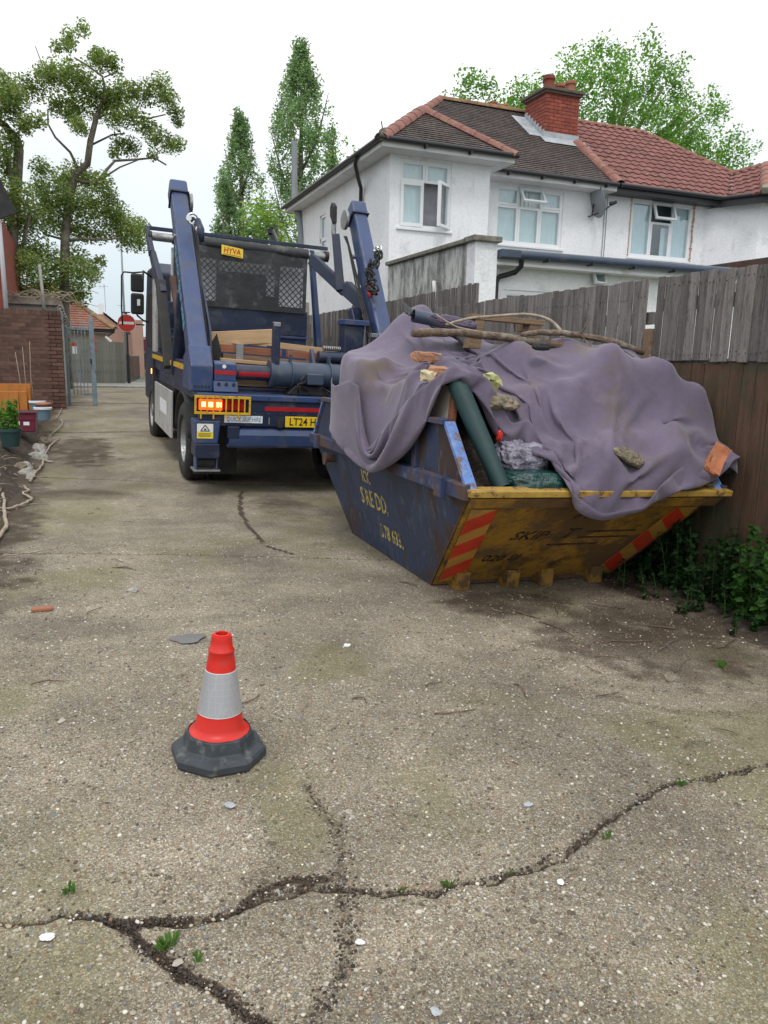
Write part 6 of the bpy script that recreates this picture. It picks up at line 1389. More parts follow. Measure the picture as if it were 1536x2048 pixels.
# rear extension of house 1
ex_ = MB(); wall(ex_, 5.396, 5.76, .2, 3.28, 10.15, .26, []); ex_.build('extension_pier', M['render'], h1, fix=False)
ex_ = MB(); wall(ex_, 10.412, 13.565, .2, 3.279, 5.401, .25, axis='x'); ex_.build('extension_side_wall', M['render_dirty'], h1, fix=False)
ex_ = MB(); wall(ex_, 5.76, 10.9, .2, 3.02, 10.42, .2, [(6.05, 7.7, .5, 2.66)]); ex_.build('extension_wall', M['render'], h1, fix=False)
window(h1, 6.05, 7.7, .6, 2.66, 10.45, [(0,.5,0,1,'f'),(.5,1,0,1,'f')], sill=False, curt=None)
MB().box(5.33, 5.80, 10.08, 10.42, 3.28, 3.36).box(5.33, 5.68, 10.42, 13.56, 3.28, 3.345).build('coping', M['coping'], h1, bevel=.012)
MB().box(5.64, 10.9, 10.42, 14.57, 3.10, 3.16).build('flat_roof', M['asphalt'], h1)
MB().box(5.77, 11.6, 10.16, 10.42, 2.98, 3.02).box(5.77, 11.6, 10.20, 10.24, 3.02, 3.09).build('extension_fascia', M['soffit'], h1, bevel=.004)
mb = MB(); mb.tube([(5.86,10.12,3.135),(11.6,10.12,3.15)], .068, 10); mb.build('extension_gutter', M['cylinder_blue'], h1, smooth=True, angle=50)
MB().box(5.77, 6.10, 10.03, 10.2, 3.07, 3.19).build('gutter_hopper', M['cylinder_blue'], h1, bevel=.015)
MB().tube([(6.18,10.14,3.09),(6.18,10.16,2.98),(6.14,10.25,2.90),(5.93,10.36,2.83),(5.89,10.37,2.75),(5.89,10.37,.6)], .040, 12).build('extension_downpipe', M['gutter'], h1, smooth=True, angle=50)
for x in np.arange(6.6, 11, .8): MB().box(x-.015, x+.015, 10.05, 10.2, 3.06, 3.10).build('gutter_bracket', M['gutter'], h1)
# house 2 lean-to with dark red fascia
MB().box(10.98, 11.05, 9.3, 11.65, 3.32, 3.43).build('lean_to_fascia', M['rust'], h2, bevel=.004); MB().box(11.06, 15.5, 9.3, 14.5, 3.28, 3.40).build('lean_to_roof', M['asphalt'], h2); wl = MB(); wall(wl, 9.4, 14.5, .2, 3.28, 11.06, .2, [(9.9,10.9,1.2,2.4)], axis='x'); wl.build('lean_to_wall', M['render'], h2, fix=False)
# black rag on extension wall pipe
mb = MB().tube([(5.34,11.35,2.78),(5.30,11.32,2.80),(5.30,11.30,2.70),(5.31,11.28,2.50)], .035, 10); mb.build('overflow_pipe', M['soffit'], h1, smooth=True)
# dish, cables, lamp, plate
ds = thing('satellite_dish', 'grey satellite dish on a bracket by the downpipe between the two first floor windows', 'satellite dish', loc=(10.50, 14.40, 5.03))
Md = Vector((.95,-.10,.28)).to_track_quat('Z', 'Y').to_matrix().to_4x4()
mb = MB(); mb.lathe([(.001,0),(.11,.006),(.22,.028),(.31,.06),(.33,.066),(.31,.066),(.22,.035),(.11,.014),(.001,.008)], 28, Md @ Matrix.Diagonal((1,1.08,1,1))); mb.build('dish', M['grey_plastic'], ds, smooth=True)
MB().tube([(-.02,.0,-.28),(.20,-.03,-.20),(.42,-.08,-.03)], .013, 8).build('feed_arm', M['chassis'], ds, smooth=True); MB().cyl((.40,-.08,-.03),(.50,-.10,.02),.035,12).cyl((.36,-.07,-.03),(.40,-.08,-.02),.045,12).build('receiver', M['gutter'], ds, smooth=True, angle=40)
MB().tube([(0,.16,-.28),(0,.05,-.28),(0,.02,-.05)], .016, 8).build('wall_bracket', M['chassis'], ds, smooth=True)
for k, x in enumerate((10.90, 10.96)):
    MB().tube([(x,14.555,5.2),(x+.01,14.555,4.2),(x-.01,14.555,3.3)], .008, 6).build('cable', M['grey_plastic'], h1)
sl = thing('security_light', 'small square white security floodlight above the fence on the extension wall', 'security light', loc=(7.74,10.36,2.90), rot=(R(-20),0,R(10)))
mb = MB(); fr_rect(mb, -.12, .12, -.085, .085, -.06, .0, .022); mb.build('housing', M['upvc'], sl, bevel=.006); MB().box(-.10,.10,-.045,-.03,-.065,.065).build('lens', M['glass'], sl); MB().box(-.11,.11,-.03,.0,-.075,.075).build('back_plate', M['lead'], sl); MB().box(-.03,.03,.0,.06,-.03,.03).build('mount', M['gutter'], sl)
MB().box(15.10,15.22,13.60,13.62,5.02,5.10).build('wall_plate', M['lead'], h2)
# grey gas flue on the far side of house 1
MB().tube([(5.25,19.75,6.9),(5.25,19.75,5.9),(5.25,19.75,5.45)], .075, 14).build('flue', M['grey_plastic'], h1, smooth=True, angle=50); MB().tube([(5.25,19.75,5.5),(5.34,19.6,5.05),(5.36,19.5,4.6),(5.36,19.5,1)], .08, 14).build('flue_lower', M['grey_plastic'], h1, smooth=True, angle=50)
# ------------------------------------------------------------------ left side: brick wall, gate, garage, far buildings
bw_ = thing('brick_wall', 'old dark red brick garden wall ending in a pier beside the grey gate', 'brick wall')
WY, WX = 17.0, -.36; zb_ = .30; nc = 27
def rowz(k): return zb_+k*.0765
MB().box(-4.2, WX-.012, WY+.012, WY+.215, .0, rowz(nc)).box(-.62, WX-.012, WY+.012, WY+.9, .0, rowz(nc)-.002).build('mortar_core', M['mortar'], bw_)
g = random.Random(8); nb_ = 0
proto_ = {}
def br(a0, a1, b0, b1, z0, z1, nm='brick'):
    key = (round(a1-a0,3), round(b1-b0,3), round(z1-z0,3), nm)
    if key not in proto_:
        o = MB().box(0, a1-a0, 0, b1-b0, 0, z1-z0).build(nm, M['brick_wall'], bw_); proto_[key] = o
    else: o = proto_[key].copy(); C.objects.link(o); o.parent = bw_
    o.location = (a0, b0, z0); return o
for k in range(nc):
    off = 0 if k % 2 else -.1125; x = WX-off if 0 else WX; first = .215 if k % 2 else .1025
    z = rowz(k)
    if k == nc-1: break
    xr = WX
    L0 = first
    while xr > -1.75:
        p = g.uniform(-.004, .004); br(xr-L0, xr, WY+p, WY+.1, z+.0055, z+.0705); xr -= L0+.010; L0 = .215
    # return end face of the pier (receding)
    y = WY+.102; L0 = .215 if not k % 2 else .1025
    while y < WY+.88:
        br(WX-.1, WX+g.uniform(-.003,.003), y, y+L0, z+.0055, z+.0705); y += L0+.010; L0 = .215
zc = rowz(nc-1)
x = WX
while x > -1.75: br(x-.066, x, WY-.002, WY+.213, zc+.004, zc+.108, 'coping_brick'); x -= .0745
y = WY+.22
while y < WY+.86: br(WX-.22, WX, y, y+.066, zc+.004, zc+.108, 'coping_brick'); y += .0745
MB().box(WX-.02, WX+.012, WY+.1, WY+.75, .25, .72).build('render_patch', M['mortar'], bw_, bevel=.01)
# garage slab with overgrown dead stems
gr = thing('garage', 'pale flat roofed concrete garage behind the brick wall', 'garage')
MB().box(-3.2, -.40, 18.6, 22, .3, 2.58).build('wall', M['concrete'], gr); MB().box(-3.25, -.36, 18.5, 22.1, 2.58, 2.74).build('roof_edge', M['mortar'], gr, bevel=.01)
def vine(name, pts_list, r, mat, label, cat, group=None):
    t = MB()
    for P in pts_list: t.tube(P, [r*(1-.6*i/len(P)) for i in range(len(P))], 5)
    return tag(t.build(name, M[mat], None, smooth=True), label, cat, group)
g = random.Random(12); vl = []
for k in range(46):
    x = g.uniform(-1.5, -.35); y = g.uniform(18.4, 18.9); z = 2.72; P = [(x, y, z)]; dx = g.uniform(-.10, .12)
    for i in range(7): x += dx+g.uniform(-.04,.04); z += g.uniform(-.05,.10) if i < 4 else g.uniform(-.12,.03); P.append((x, y+g.uniform(-.05,.05), max(z, 2.4)))
    vl.append(P)
vine('dead_creeper', vl, .012, 'bark_pale', 'tangle of dead grey creeper stems over the garage roof edge', 'creeper')
t_p = MB().tube([(-.70,18.3,2.3),(-.71,18.3,2.8),(-.74,18.3,3.4)], [.035,.035,.03], 8).build('garden_stake', M['concrete'], None, smooth=True); tag(t_p, 'leaning grey pole standing in front of the garage roof', 'pole')
# barbed wire / grey coil by the gate
vine('razor_wire', [[(-.36+.10*math.cos(a*.9+k)*.6+.02*k, 17.3+.1*k, 2.42-.05*k+.10*math.sin(a*.9+k)) for a in range(9)] for k in range(5)], .008, 'steel', 'coil of grey wire on top of the brick pier', 'wire')
# gate
gt = thing('metal_gate', 'open grey blue metal gate with spiked vertical bars beside the brick pier', 'gate')
gy = 17.85
MB().box(-.325, -.265, gy-.03, gy+.03, .45, 2.14).build('hinge_post', M['gate'], gt, bevel=.004); MB().box(.175, .275, gy-.05, gy+.05, .42, 2.27).build('latch_post', M['gate'], gt, bevel=.006)
MB().box(-.265, .175, gy-.02, gy+.02, 2.05, 2.11).build('top_rail', M['gate'], gt, bevel=.003); MB().box(.0, .175, gy-.02, gy+.02, .66, .71).build('bottom_rail', M['gate'], gt, bevel=.003)
for x in (-.19, -.12, -.05, .02, .09): MB().prism([(x-.009,.66),(x+.009,.66),(x+.009,2.20),(x,2.30),(x-.009,2.20)], 1, gy-.03, gy-.012).build('bar', M['gate'], gt)
MB().prism([(.19,2.27),(.26,2.27),(.24,2.42),(.225,2.50),(.21,2.42)], 1, gy-.02, gy+.02).build('spike', M['gate'], gt); MB().box(.17,.20,gy-.08,gy-.05,1.35,1.45).build('latch', M['chassis'], gt)
for z in (1.75, 1.6, 1.88): MB().box(.276,.31,gy-.06,gy-.05,z,z+.06).build('red_tag', M['red_print'], gt)
nt2 = thing('notice_board', 'small white and red notice fixed behind the gate bars', 'notice', loc=(-.24,27.9,1.75)); MB().box(-.04,.10,0,.01,-.2,.16).build('panel', M['white'], nt2); MB().box(-.04,.10,-.004,0,.05,.16).build('red_band', M['red_print'], nt2)
# board fence along the far pavement
pf = thing('board_fence', 'long pale silver grey vertical board fence behind the gate', 'fence')
x = -1.2; k = 0; pr_ = None; g = random.Random(3)
while x < 1.34:
    if pr_ is None: pr_ = MB().box(0, .095, 0, .02, 0, 1.45).build('board', M['palisade'], pf, bevel=.002); o = pr_
    else: o = pr_.copy(); C.objects.link(o); o.parent = pf
    o.location = (x, 28.2+(.012 if k % 2 else 0), .53+g.uniform(-.01,.01)); x += .10; k += 1
MB().box(-1.2, 1.36, 28.22, 28.3, .9, 1.0).box(-1.2, 1.36, 28.22, 28.3, 1.6, 1.7).build('rail', M['palisade'], pf)
# sign post
sp = thing('no_entry_sign', 'round red no entry sign with white bar on a black post', 'road sign', loc=(1.50, 28.0, .56))
MB().cyl((.0,.03,0),(.0,.03,1.0),.055,12).build('post_base', M['gutter'], sp, smooth=True, angle=40); MB().cyl((.0,.03,.9),(.0,.03,2.42),.035,12).build('post', M['gutter'], sp, smooth=True, angle=40)
MB().cyl((0,-.02,2.06),(0,.0,2.06),.30,36).build('rim', M['white'], sp, smooth=True, angle=40); MB().cyl((0,-.026,2.06),(0,-.02,2.06),.285,36).build('disc', M['red_print'], sp, smooth=True, angle=40)
MB().box(-.245,.245,-.031,-.026,2.02,2.11).build('white_bar', M['white'], sp); MB().box(-.13,.13,.0,.06,2.40,2.44).build('lamp_bracket', M['gutter'], sp)
lp = thing('lamp_post', 'thin grey lamp column rising behind the no entry sign', 'lamp post', loc=(1.50,29.2,.55)); MB().tube([(.0,0,0),(.0,0,3.0),(.0,0,5.2)], [.05,.035,.03], 10).build('column', M['grey_plastic'], lp, smooth=True)
MB().tube([(.0,0,5.2),(.0,0,5.42),(.12,0,5.47),(.5,0,5.47)], .025, 8).build('bracket_arm', M['grey_plastic'], lp, smooth=True)
# bungalow with mossy red roof
bg_ = thing('bungalow', 'single storey building with mossy red hipped tile roof behind the gate', 'bungalow')
MB().box(-6, .95, 31.2, 38, .4, 2.35).build('wall', M['cream_wall'], bg_); MB().box(-6, 1.22, 30.9, 31.0, 2.36, 2.50).box(1.12, 1.22, 31, 38, 2.36, 2.50).box(-6,1.22,31,31.2,2.36,2.40).build('gutter', M['gutter'], bg_, bevel=.01)
tiles_on(bg_, [(-6,30.9,2.50),(1.22,30.9,2.50),(-.9,33.2,4.10),(-6,33.2,4.10)], 'bung_tile', .16, .22, 'roof_tile', thick=.014, seed=3)
tiles_on(bg_, [(1.22,30.9,2.50),(1.22,38,2.50),(-.9,36,4.10),(-.9,33.2,4.10)], 'bung_tile', .16, .22, 'roof_tile', thick=.014, seed=4)
ridge_run(bg_, (1.22,30.9,2.52), (-.9,33.2,4.12), 'ridge_old', seed=5)
cm = thing('security_camera', 'small white camera under the bungalow eave', 'camera', loc=(.98,30.95,2.12), rot=(0,R(40),0)); MB().box(-.14,.14,-.04,.04,-.04,.04).build('body', M['white'], cm, bevel=.008); MB().cyl((.14,0,0),(.16,0,0),.03,12).build('lens', M['black'], cm)
f2 = thing('brick_building', 'pinkish brick gabled building beyond the bungalow', 'building')
MB().prism([(-4,0.3),(2.7,.3),(2.7,2.35),(1.15,3.55),(-4,3.55)], 1, 42, 50).build('wall', M['pink_brick'], f2)
tiles_on(f2, [(2.85,41.9,2.30),(2.85,50,2.30),(1.15,50,3.66),(1.15,41.9,3.66)], 'bung_tile', .2, .25, 'roof_tile', seed=6)
MB().box(.95,1.2,43,43.4,3.5,4.15).build('chimney', M['white'], f2)
f3 = thing('terrace_building', 'long pinkish brick building with dark drainpipes behind the sign post', 'building')
MB().prism([(40,.2),(52,.2),(52,3.0),(40,3.25)], 0, 2.4, 2.85).build('wall', M['pink_brick'], f3)
MB().prism([(40,.2),(52,.2),(52,3.0),(40,3.25)], 0, 2.85, 2.90).build('end_wall', M['pink_brick'], f3)
for k in range(5): MB().cyl((2.93,41+2.4*k,.3),(2.93,41+2.4*k,2.9),.05,8).build('drainpipe', M['gutter'], f3)
MB().box(2.40,2.98,40,52,3.0,3.06).build('eave', M['gutter'], f3)
f4 = thing('row_of_railings', 'black and white street railings beyond the sign post', 'railings')
for k in range(14): MB().box(1.62+.06*k, 1.64+.06*k, 29.8+.5*k, 29.82+.5*k, .52, 1.50).build('baluster', M['gutter'], f4)
MB().bar((1.62,29.8,1.50),(2.42,36.3,1.50),.03,.04).build('top_rail', M['gutter'], f4)
f5 = thing('shop_building', 'distant red fronted low building at the end of the road', 'building')
MB().box(3.8, 9, 60, 66, .3, 2.9).build('wall', M['pink_brick'], f5); MB().box(3.8, 9, 59.9, 60, 1.9, 2.7).build('red_fascia', M['maroon'], f5); MB().box(3.9, 8.8, 59.93, 59.99, .5, 1.7).build('shop_window', M['chassis'], f5)
ae = thing('television_aerial', 'thin television aerial above the far roofs', 'aerial', loc=(1.2,40,3.6)); MB().tube([(0,0,0),(0,0,1.25)], .012, 5).tube([(-.3,0,1.15),(.15,0,1.18)], .008, 4).tube([(-.2,0,1.05),(-.2,0,1.25)], .006, 4).tube([(-.05,0,1.05),(-.05,0,1.27)], .006, 4).build('mast', M['grey_plastic'], ae)
ae = thing('television_aerial', 'second thin aerial with forked head near the lamp post', 'aerial', loc=(1.95,40,3.0)); MB().tube([(0,0,0),(0,0,.95)], .012, 5).tube([(-.2,0,.9),(.2,0,.9)], .008, 4).tube([(-.1,0,.82),(.12,0,.98)], .006, 4).build('mast', M['grey_plastic'], ae)
# brick house corner at the left edge
lh = thing('brick_house', 'corner of a brick house with dark verge and white downpipe at the left edge', 'house')
MB().box(-6, -1.46, 17.95, 24, .2, 4.35).build('wall', M['brick_red'], lh); MB().tube([(-1.42,17.85,4.35),(-1.415,17.85,3.9),(-1.40,17.85,2.0)], .045, 12).build('downpipe', M['post_white'], lh, smooth=True)
MB().bar((-2.6,17.75,7.4),(-1.30,17.75,4.22),.5,.12,up=(0,1,0)).build('verge', M['chassis'], lh); MB().bar((-2.2,17.9,6.4),(-1.44,17.9,4.4),.3,.10,up=(0,1,0)).build('verge_board', M['truck_dark'], lh)
# ------------------------------------------------------------------ items along the left bed
bz = lambda x, y: bedz(x, y)
oc = thing('wooden_cabinet', 'orange varnished wooden cabinet panels leaning at the foot of the brick wall', 'cabinet', loc=(-.98,13.9,.42), rot=(0,0,.1))
MB().box(-.40,.17,.10,.14,0,.62).build('back_panel', M['orange_wood'], oc, bevel=.004); MB().box(-.36,-.03,-.02,.02,0,.50).box(-.02,.10,-.02,.02,0,.50).build('front_panel', M['orange_wood'], oc, bevel=.006); MB().box(-.34,-.10,-.06,-.03,0,.20).build('low_panel', M['orange_wood'], oc, bevel=.004); MB().box(.12,.15,0,.1,0,.56).build('side_panel', M['orange_wood'], oc)
mc = thing('storage_box', 'maroon plastic box with white labels on the soil bank', 'box', loc=(-.87,12.4,.40), rot=(0,0,-.06))
MB().prism([(-.20,0),(.18,0),(.20,.27),(-.18,.27)], 1, -.14, .14).build('body', M['maroon'], mc, bevel=.012); MB().box(-.19,.22,-.16,.16,.27,.30).build('rim', M['maroon'], mc, bevel=.008); MB().box(-.16,.18,-.13,.13,.301,.303).build('contents', M['chassis'], mc)
MB().box(-.17,.18,-.152,-.14,.18,.20).build('rib', M['maroon'], mc); MB().box(-.14,-.02,-.146,-.140,.10,.16).build('label', M['white'], mc); MB().box(.03,.11,-.146,-.140,.10,.15).build('label', M['white'], mc)
def bucket(x, y, z, r, h, mat, label):
    b_ = thing('bucket', label, 'bucket', loc=(x,y,z)); MB().lathe([(.001,0),(r*.75,0),(r,h),(r*.95,h),(r*.72,.01),(.001,.01)], 22).build('body', M[mat], b_, smooth=True, angle=40); MB().lathe([(r,h-.03),(r*1.10,h-.03),(r*1.12,h),(r*1.02,h+.006)], 22).build('rim', M['white'], b_, smooth=True, angle=40); return b_
bucket(-.62,13.2,.50,.125,.20,'bucket_blue','blue grey plastic tub with white rim, nearer of two on the bank'); bucket(-.72,13.75,.55,.12,.22,'bucket_blue','pale blue tub with white rim behind the other tub')
o = MB().lathe([(.001,0),(.10,0),(.13,.03),(.11,.05),(.001,.06)], 18, Matrix.Translation((-.62,13.6,.70))).build('terracotta_dish', M['terracotta'], None, smooth=True); tag(o, 'flat terracotta dish between the two tubs', 'dish')
pt = thing('plant_pot', 'dark green plant pot with leafy plant at the left edge', 'plant pot', loc=(-.93,11.0,.33)); MB().lathe([(.001,0),(.10,0),(.14,.20),(.15,.20),(.15,.24),(.13,.24),(.12,.2),(.001,.2)], 20).build('pot', M['pot_green'], pt, smooth=True, angle=40)
# stones retaining the bed
g = random.Random(21)
for k, (x, y, s) in enumerate([(-.62,12.5,.13),(-.66,12.15,.11),(-.60,11.8,.12),(-.52,12.9,.07),(-.60,11.3,.12),(-.68,11.55,.09),(-.55,13.3,.06),(-.74,10.6,.10),(-.70,10.25,.11),(-.80,10.45,.08),(-.66,9.95,.07)]):
    o = rock('stone', x, y, bz(x, y)+s*.15, (s, s*.8, s*.75), M['concrete'] if k % 3 else M['stone'], 'pale rough stone edging the raised soil bank', 40+k, rot=(g.uniform(0,1),g.uniform(0,1),g.uniform(0,3)), frame=False); o['group'] = 'stones edging the soil bank'
#o = rock('concrete_haunch', -.55, 11.9, .16, (.12,1.0,.12), M['mortar'], 'smooth pale concrete haunching along the foot of the soil bank', 77, cat='concrete edge', frame=False, rough_=.08)
# pale dry stems snaking along the edge of the drive
g0 = lambda x, y, dz=.02: (x, y, G(x, y)+dz)
stems = [
 ([(-.58,23.4),(-.49,20.5),(-.63,19.6),(-.44,17.7),(-.50,15.4)], .020, 'thin dry stem in the distance by the foot of the brick wall'),
 ([(-.40,15.2),(-.39,14.4),(-.53,13.4)], .022, 'short curved pale stem beside the tubs on the drive edge'),
 ([(-.40,13.0),(-.50,12.2),(-.57,11.1),(-.42,10.9)], .024, 'hooked pale stem lying at the edge of the brown soil spill'),
 ([(-.54,11.0),(-.56,10.5),(-.62,9.9),(-.63,9.6)], .028, 'pale knotty stem below the retaining stones'),
 ([(-.68,9.3),(-.62,9.0),(-.66,8.8),(-.56,8.45),(-.62,8.15),(-.74,7.95),(-.90,7.85)], .026, 'long wavy pale branch crossing the edge of the soil'),
 ([(-.84,8.7),(-.76,7.9),(-.70,7.2),(-.70,6.6),(-.74,6.1),(-.78,5.7)], .034, 'thickest pale dead branch at the left edge of the photo'),
 ([(-.62,6.05),(-.45,6.1),(-.25,6.25)], .010, 'thin straight stick lying across the slab joint at the left')]
for k, (P, r, lab) in enumerate(stems):
    branch('dry_branch', [(x, y, max(G(x, y), bz(x, y) if x < -.52 else -9)+.03) for x, y in P], [r*.48*g.uniform(.8,1.15) for _ in P], M['bark_pale'], lab, frame=False, wob=.012, seed=k+3, group=None)
# twigs
tw = [(-.27+.4,5.664,-.13+.4,5.6,.006),(1.98,3.08,1.94,2.9,.004),(2.66,3.92,2.73,3.62,.005),(1.51,3.165,1.62,3.2,.004),(1.10,3.12,1.16,3.06,.004),(2.12,4.95,2.2,4.8,.005),(2.97,4.18,2.85,3.98,.006),(-.3,3.64,-.15,3.634,.004),(2.30,2.846,2.45,2.86,.004),(2.35,2.29,2.5,2.3,.004),(.59,3.19,.7,3.28,.004),(1.42,2.87,1.63,2.87,.004),(3.44,4.03,3.25,4.2,.006),(2.7,3.96,2.62,4.2,.006),(2.9,3.5,3.2,3.45,.004),(3.1,3.3,3.35,3.42,.004),(3.3,3.1,3.5,2.95,.004),(2.95,3.0,3.2,3.15,.003),(3.6,2.6,3.3,2.7,.004),(2.6,3.3,2.8,3.2,.003),(3.5,3.6,3.25,3.75,.005),(3.0,2.35,3.2,2.3,.003),(3.75,3.35,3.5,3.25,.005),(2.75,1.55,2.6,1.5,.003)]
g = random.Random(44)
for k in range(44):
    x, y = (g.uniform(2.3,4.1), g.uniform(2.3,4.3)) if k < 34 else (g.uniform(-.55,.6), g.uniform(4.5,8.5)); a = g.uniform(0, PI); l = g.uniform(.04,.16); tw.append((x, y, x+l*math.cos(a), y+l*math.sin(a), g.uniform(.0015,.004)))
for k, (xa, ya, xb, yb, r) in enumerate(tw):
    mxp = ((xa+xb)/2+rnd.uniform(-.03,.03), (ya+yb)/2+rnd.uniform(-.03,.03))
    tw_o = branch('twig', [g0(xa,ya,.008), g0(*mxp,.014), g0(xb,yb,.006)], [r,r*.9,r*.5], M['bark'], 'small dry brown twig lying loose on the concrete', 'twig', frame=False, wob=.004, seed=50+k, n=5, group='loose twigs scattered on the drive')
    if k > 23: tw_o['label'] = 'tiny brown twig fragment among the dark soil beside the skip' if xa > 2 and xa < 4.3 and ya < 4.4 and xa > 1.9 else 'tiny twig fragment on the concrete toward the left verge'
o = MB().box(-.06,.06,-.022,.022,0,.022).build('brick_fragment', M['terracotta'], None, bevel=.006); o.matrix_world = Matrix.Translation((-.30,4.75,G(-.3,4.75)+.002)) @ Matrix.Rotation(.05,4,'Z'); tag(o, 'small flat reddish brick sliver lying on the concrete at the left', 'brick piece')
rock('stone', .23, 5.05, G(.23,5.05)+.01, (.035,.028,.02), M['concrete'], 'single pale pebble lying alone on the slab at centre left', 91, frame=False)
rock('stone', 1.31, 3.79, G(1.31,3.79)+.006, (.02,.014,.010), M['white'], 'small white pebble on the slab in front of the skip', 92, frame=False)
# flat pale chips
for k, (x, y, s, mt_, lab) in enumerate([(-.165,1.93,.020,'white','white flint chip at the lower left of the foreground'),(1.305,1.707,.016,'white','bright white chip below the long crack at the right'),(.403,2.407,.024,'lead','grey glassy flake just below the traffic cone'),(1.442,2.11,.018,'lead','blue grey slate chip right of centre above the crack'),(-.159,3.219,.018,'board','cream chip left of the traffic cone'),(.721,1.392,.014,'lead','blue grey chip near the bottom centre edge'),(.623,1.661,.014,'white','small pale chip below the crack junction'),(.149,1.736,.015,'board','cream chip beside the largest weed tuft')]):
    o = rock('stone_chip', x, y, G(x,y)+.004, (s,s*.7,s*.22), M[mt_], lab, 60+k, frame=False, rot=(0,.1,k)); o['category'] = 'stone chip'
o = MB().add([(.36*math.cos(a)*(.8+.2*math.sin(3*a))*.5, .2*math.sin(a)*.6, 0) for a in [2*PI*i/20 for i in range(20)]], [tuple(range(20))]).build('repair_patch', M['asphalt'], None); o.matrix_world = Matrix.Translation((.47,4.08,G(.47,4.08)+.008)) @ Matrix.Scale(.62, 4); tag(o, 'smooth grey cement repair patch in the slab behind the cone', 'repair patch')

# ------------------------------------------------------------------ foliage
def leaves(name, cl, per, size, cols, par, seed, ysp=1.0, shell=.35, up=.3, yc=0.0, ax=1.0):
    """cl: list of (x, y, z, r); per = leaves per m^2 of clump; quads folded along the mid rib"""
    g = np.random.default_rng(seed); Ps = []; Cs = []
    for i, (x, y, z, r) in enumerate(cl):
        n = max(6, int(per*r*r)); d = g.normal(size=(n, 3)); d /= np.linalg.norm(d, axis=1)[:, None]
        rr_ = r*(g.random(n)**shell)[:, None]; d = d*rr_*np.array([1, ysp, ax])
        Ps.append(d+np.array([x, y, z])); b_ = g.uniform(.8, 1.2); h = (d[:, 2]/r+1)/2
        c = np.array(cols)[g.integers(0, len(cols), n)]*b_*g.uniform(.75, 1.25, (n, 1)); Cs.append(c)
    Pn = np.concatenate(Ps); Cn = np.concatenate(Cs); n = len(Pn)
    a = g.normal(size=(n, 3)); a[:, 2] *= .6; a /= np.linalg.norm(a, axis=1)[:, None]
    nn = g.normal(size=(n, 3))+np.array([0, -.4, up*2]); b_ = np.cross(nn, a); b_ /= np.linalg.norm(b_, axis=1)[:, None]; nn = np.cross(a, b_)
    s = size*g.uniform(.6, 1.3, n)[:, None]
    v0 = Pn-a*s; v2 = Pn+a*s*1.0; v1 = Pn+b_*s*.55+nn*s*.18; v3 = Pn-b_*s*.55+nn*s*.18
    V = np.stack([v0, v1, v2, v3], 1).reshape(-1, 3); F = (np.arange(n)[:, None]*4)+np.array([[0, 1, 2]]); F2 = (np.arange(n)[:, None]*4)+np.array([[0, 2, 3]])
    col = np.c_[np.repeat(Cn, 4, 0), np.ones(4*n)]
    return npmesh(name, V, np.concatenate([F, F2]), M['leafm'], par, False, {'leaf': col})
def limbs(par, lst, y, rs, name='limb', ywob=.5, seed=1):
    g = random.Random(seed)
    for i, P in enumerate(lst):
        r0_ = rs[min(i, len(rs)-1)]; yy = y; Q = []
        for j, p in enumerate(P): Q.append((p[0], yy, p[1])); yy += g.uniform(-ywob, ywob)*(0 if i == 0 and j < 2 else 1)*.5
        n = len(Q); o = MB().tube(Q, [r0_*(1-.65*j/n) for j in range(n)], 8).build('trunk' if i == 0 else name, M['trunk'], par, smooth=True)
SYC = [(-0.19,9.89,.17),(0.1,9.99,.2),(0.47,9.9,.18),(0.14,9.67,.2),(0.84,9.65,.26),(1.1,9.63,.26),(1.28,9.47,.21),(0.83,9.46,.18),(-0.52,8.95,.22),(-0.85,8.6,.31),(-1.28,8.41,.34),(-0.41,8.72,.31),(-0.02,8.9,.36),(0.35,8.83,.39),(0.67,8.75,.32),(0.2,8.43,.39),(-0.3,8.43,.28),(1.05,8.61,.29),(1.38,8.72,.29),(1.71,8.64,.27),(2.04,8.55,.3),(2.39,8.8,.27),(2.66,8.7,.28),(2.85,8.27,.21),(2.92,8.08,.14),(0.84,8.39,.29),(1.3,8.39,.29),(0.05,8.03,.23),(0.22,7.61,.21),(0.34,7.43,.16),(1.21,7.93,.24),(1.61,7.98,.3),(2.02,7.96,.27),(2.43,7.88,.31),(2.76,7.59,.25),(2.9,7.43,.17),(1.33,7.55,.24),(1.66,7.46,.24),(1.18,7.21,.16),(2.27,7.33,.14),(0.1,6.5,.37),(-0.23,6.33,.32),(-0.74,6.41,.28),(-0.87,6.21,.23),(0.48,6.47,.29),(0.8,6.18,.27),(0.99,6.06,.24),(-0.71,5.77,.36),(-0.33,5.74,.39),(0.05,5.64,.4),(0.51,5.68,.4),(0.91,5.65,.38),(1.24,5.48,.3),(1.16,5.2,.33),(1.56,5.1,.33),(1.84,5.26,.25),(1.76,4.84,.25),(1.34,4.8,.28),(-0.62,5.19,.36),(-0.11,5.1,.37),(0.34,5.0,.29),(0.67,4.89,.22),(-0.93,4.23,.41),(-0.57,3.85,.39),(-0.03,4.16,.37),(0.14,3.76,.38),(0.49,3.92,.24),(0.63,4.14,.16),(-0.33,3.46,.4),(-0.86,3.36,.36),(0.05,3.27,.29)]
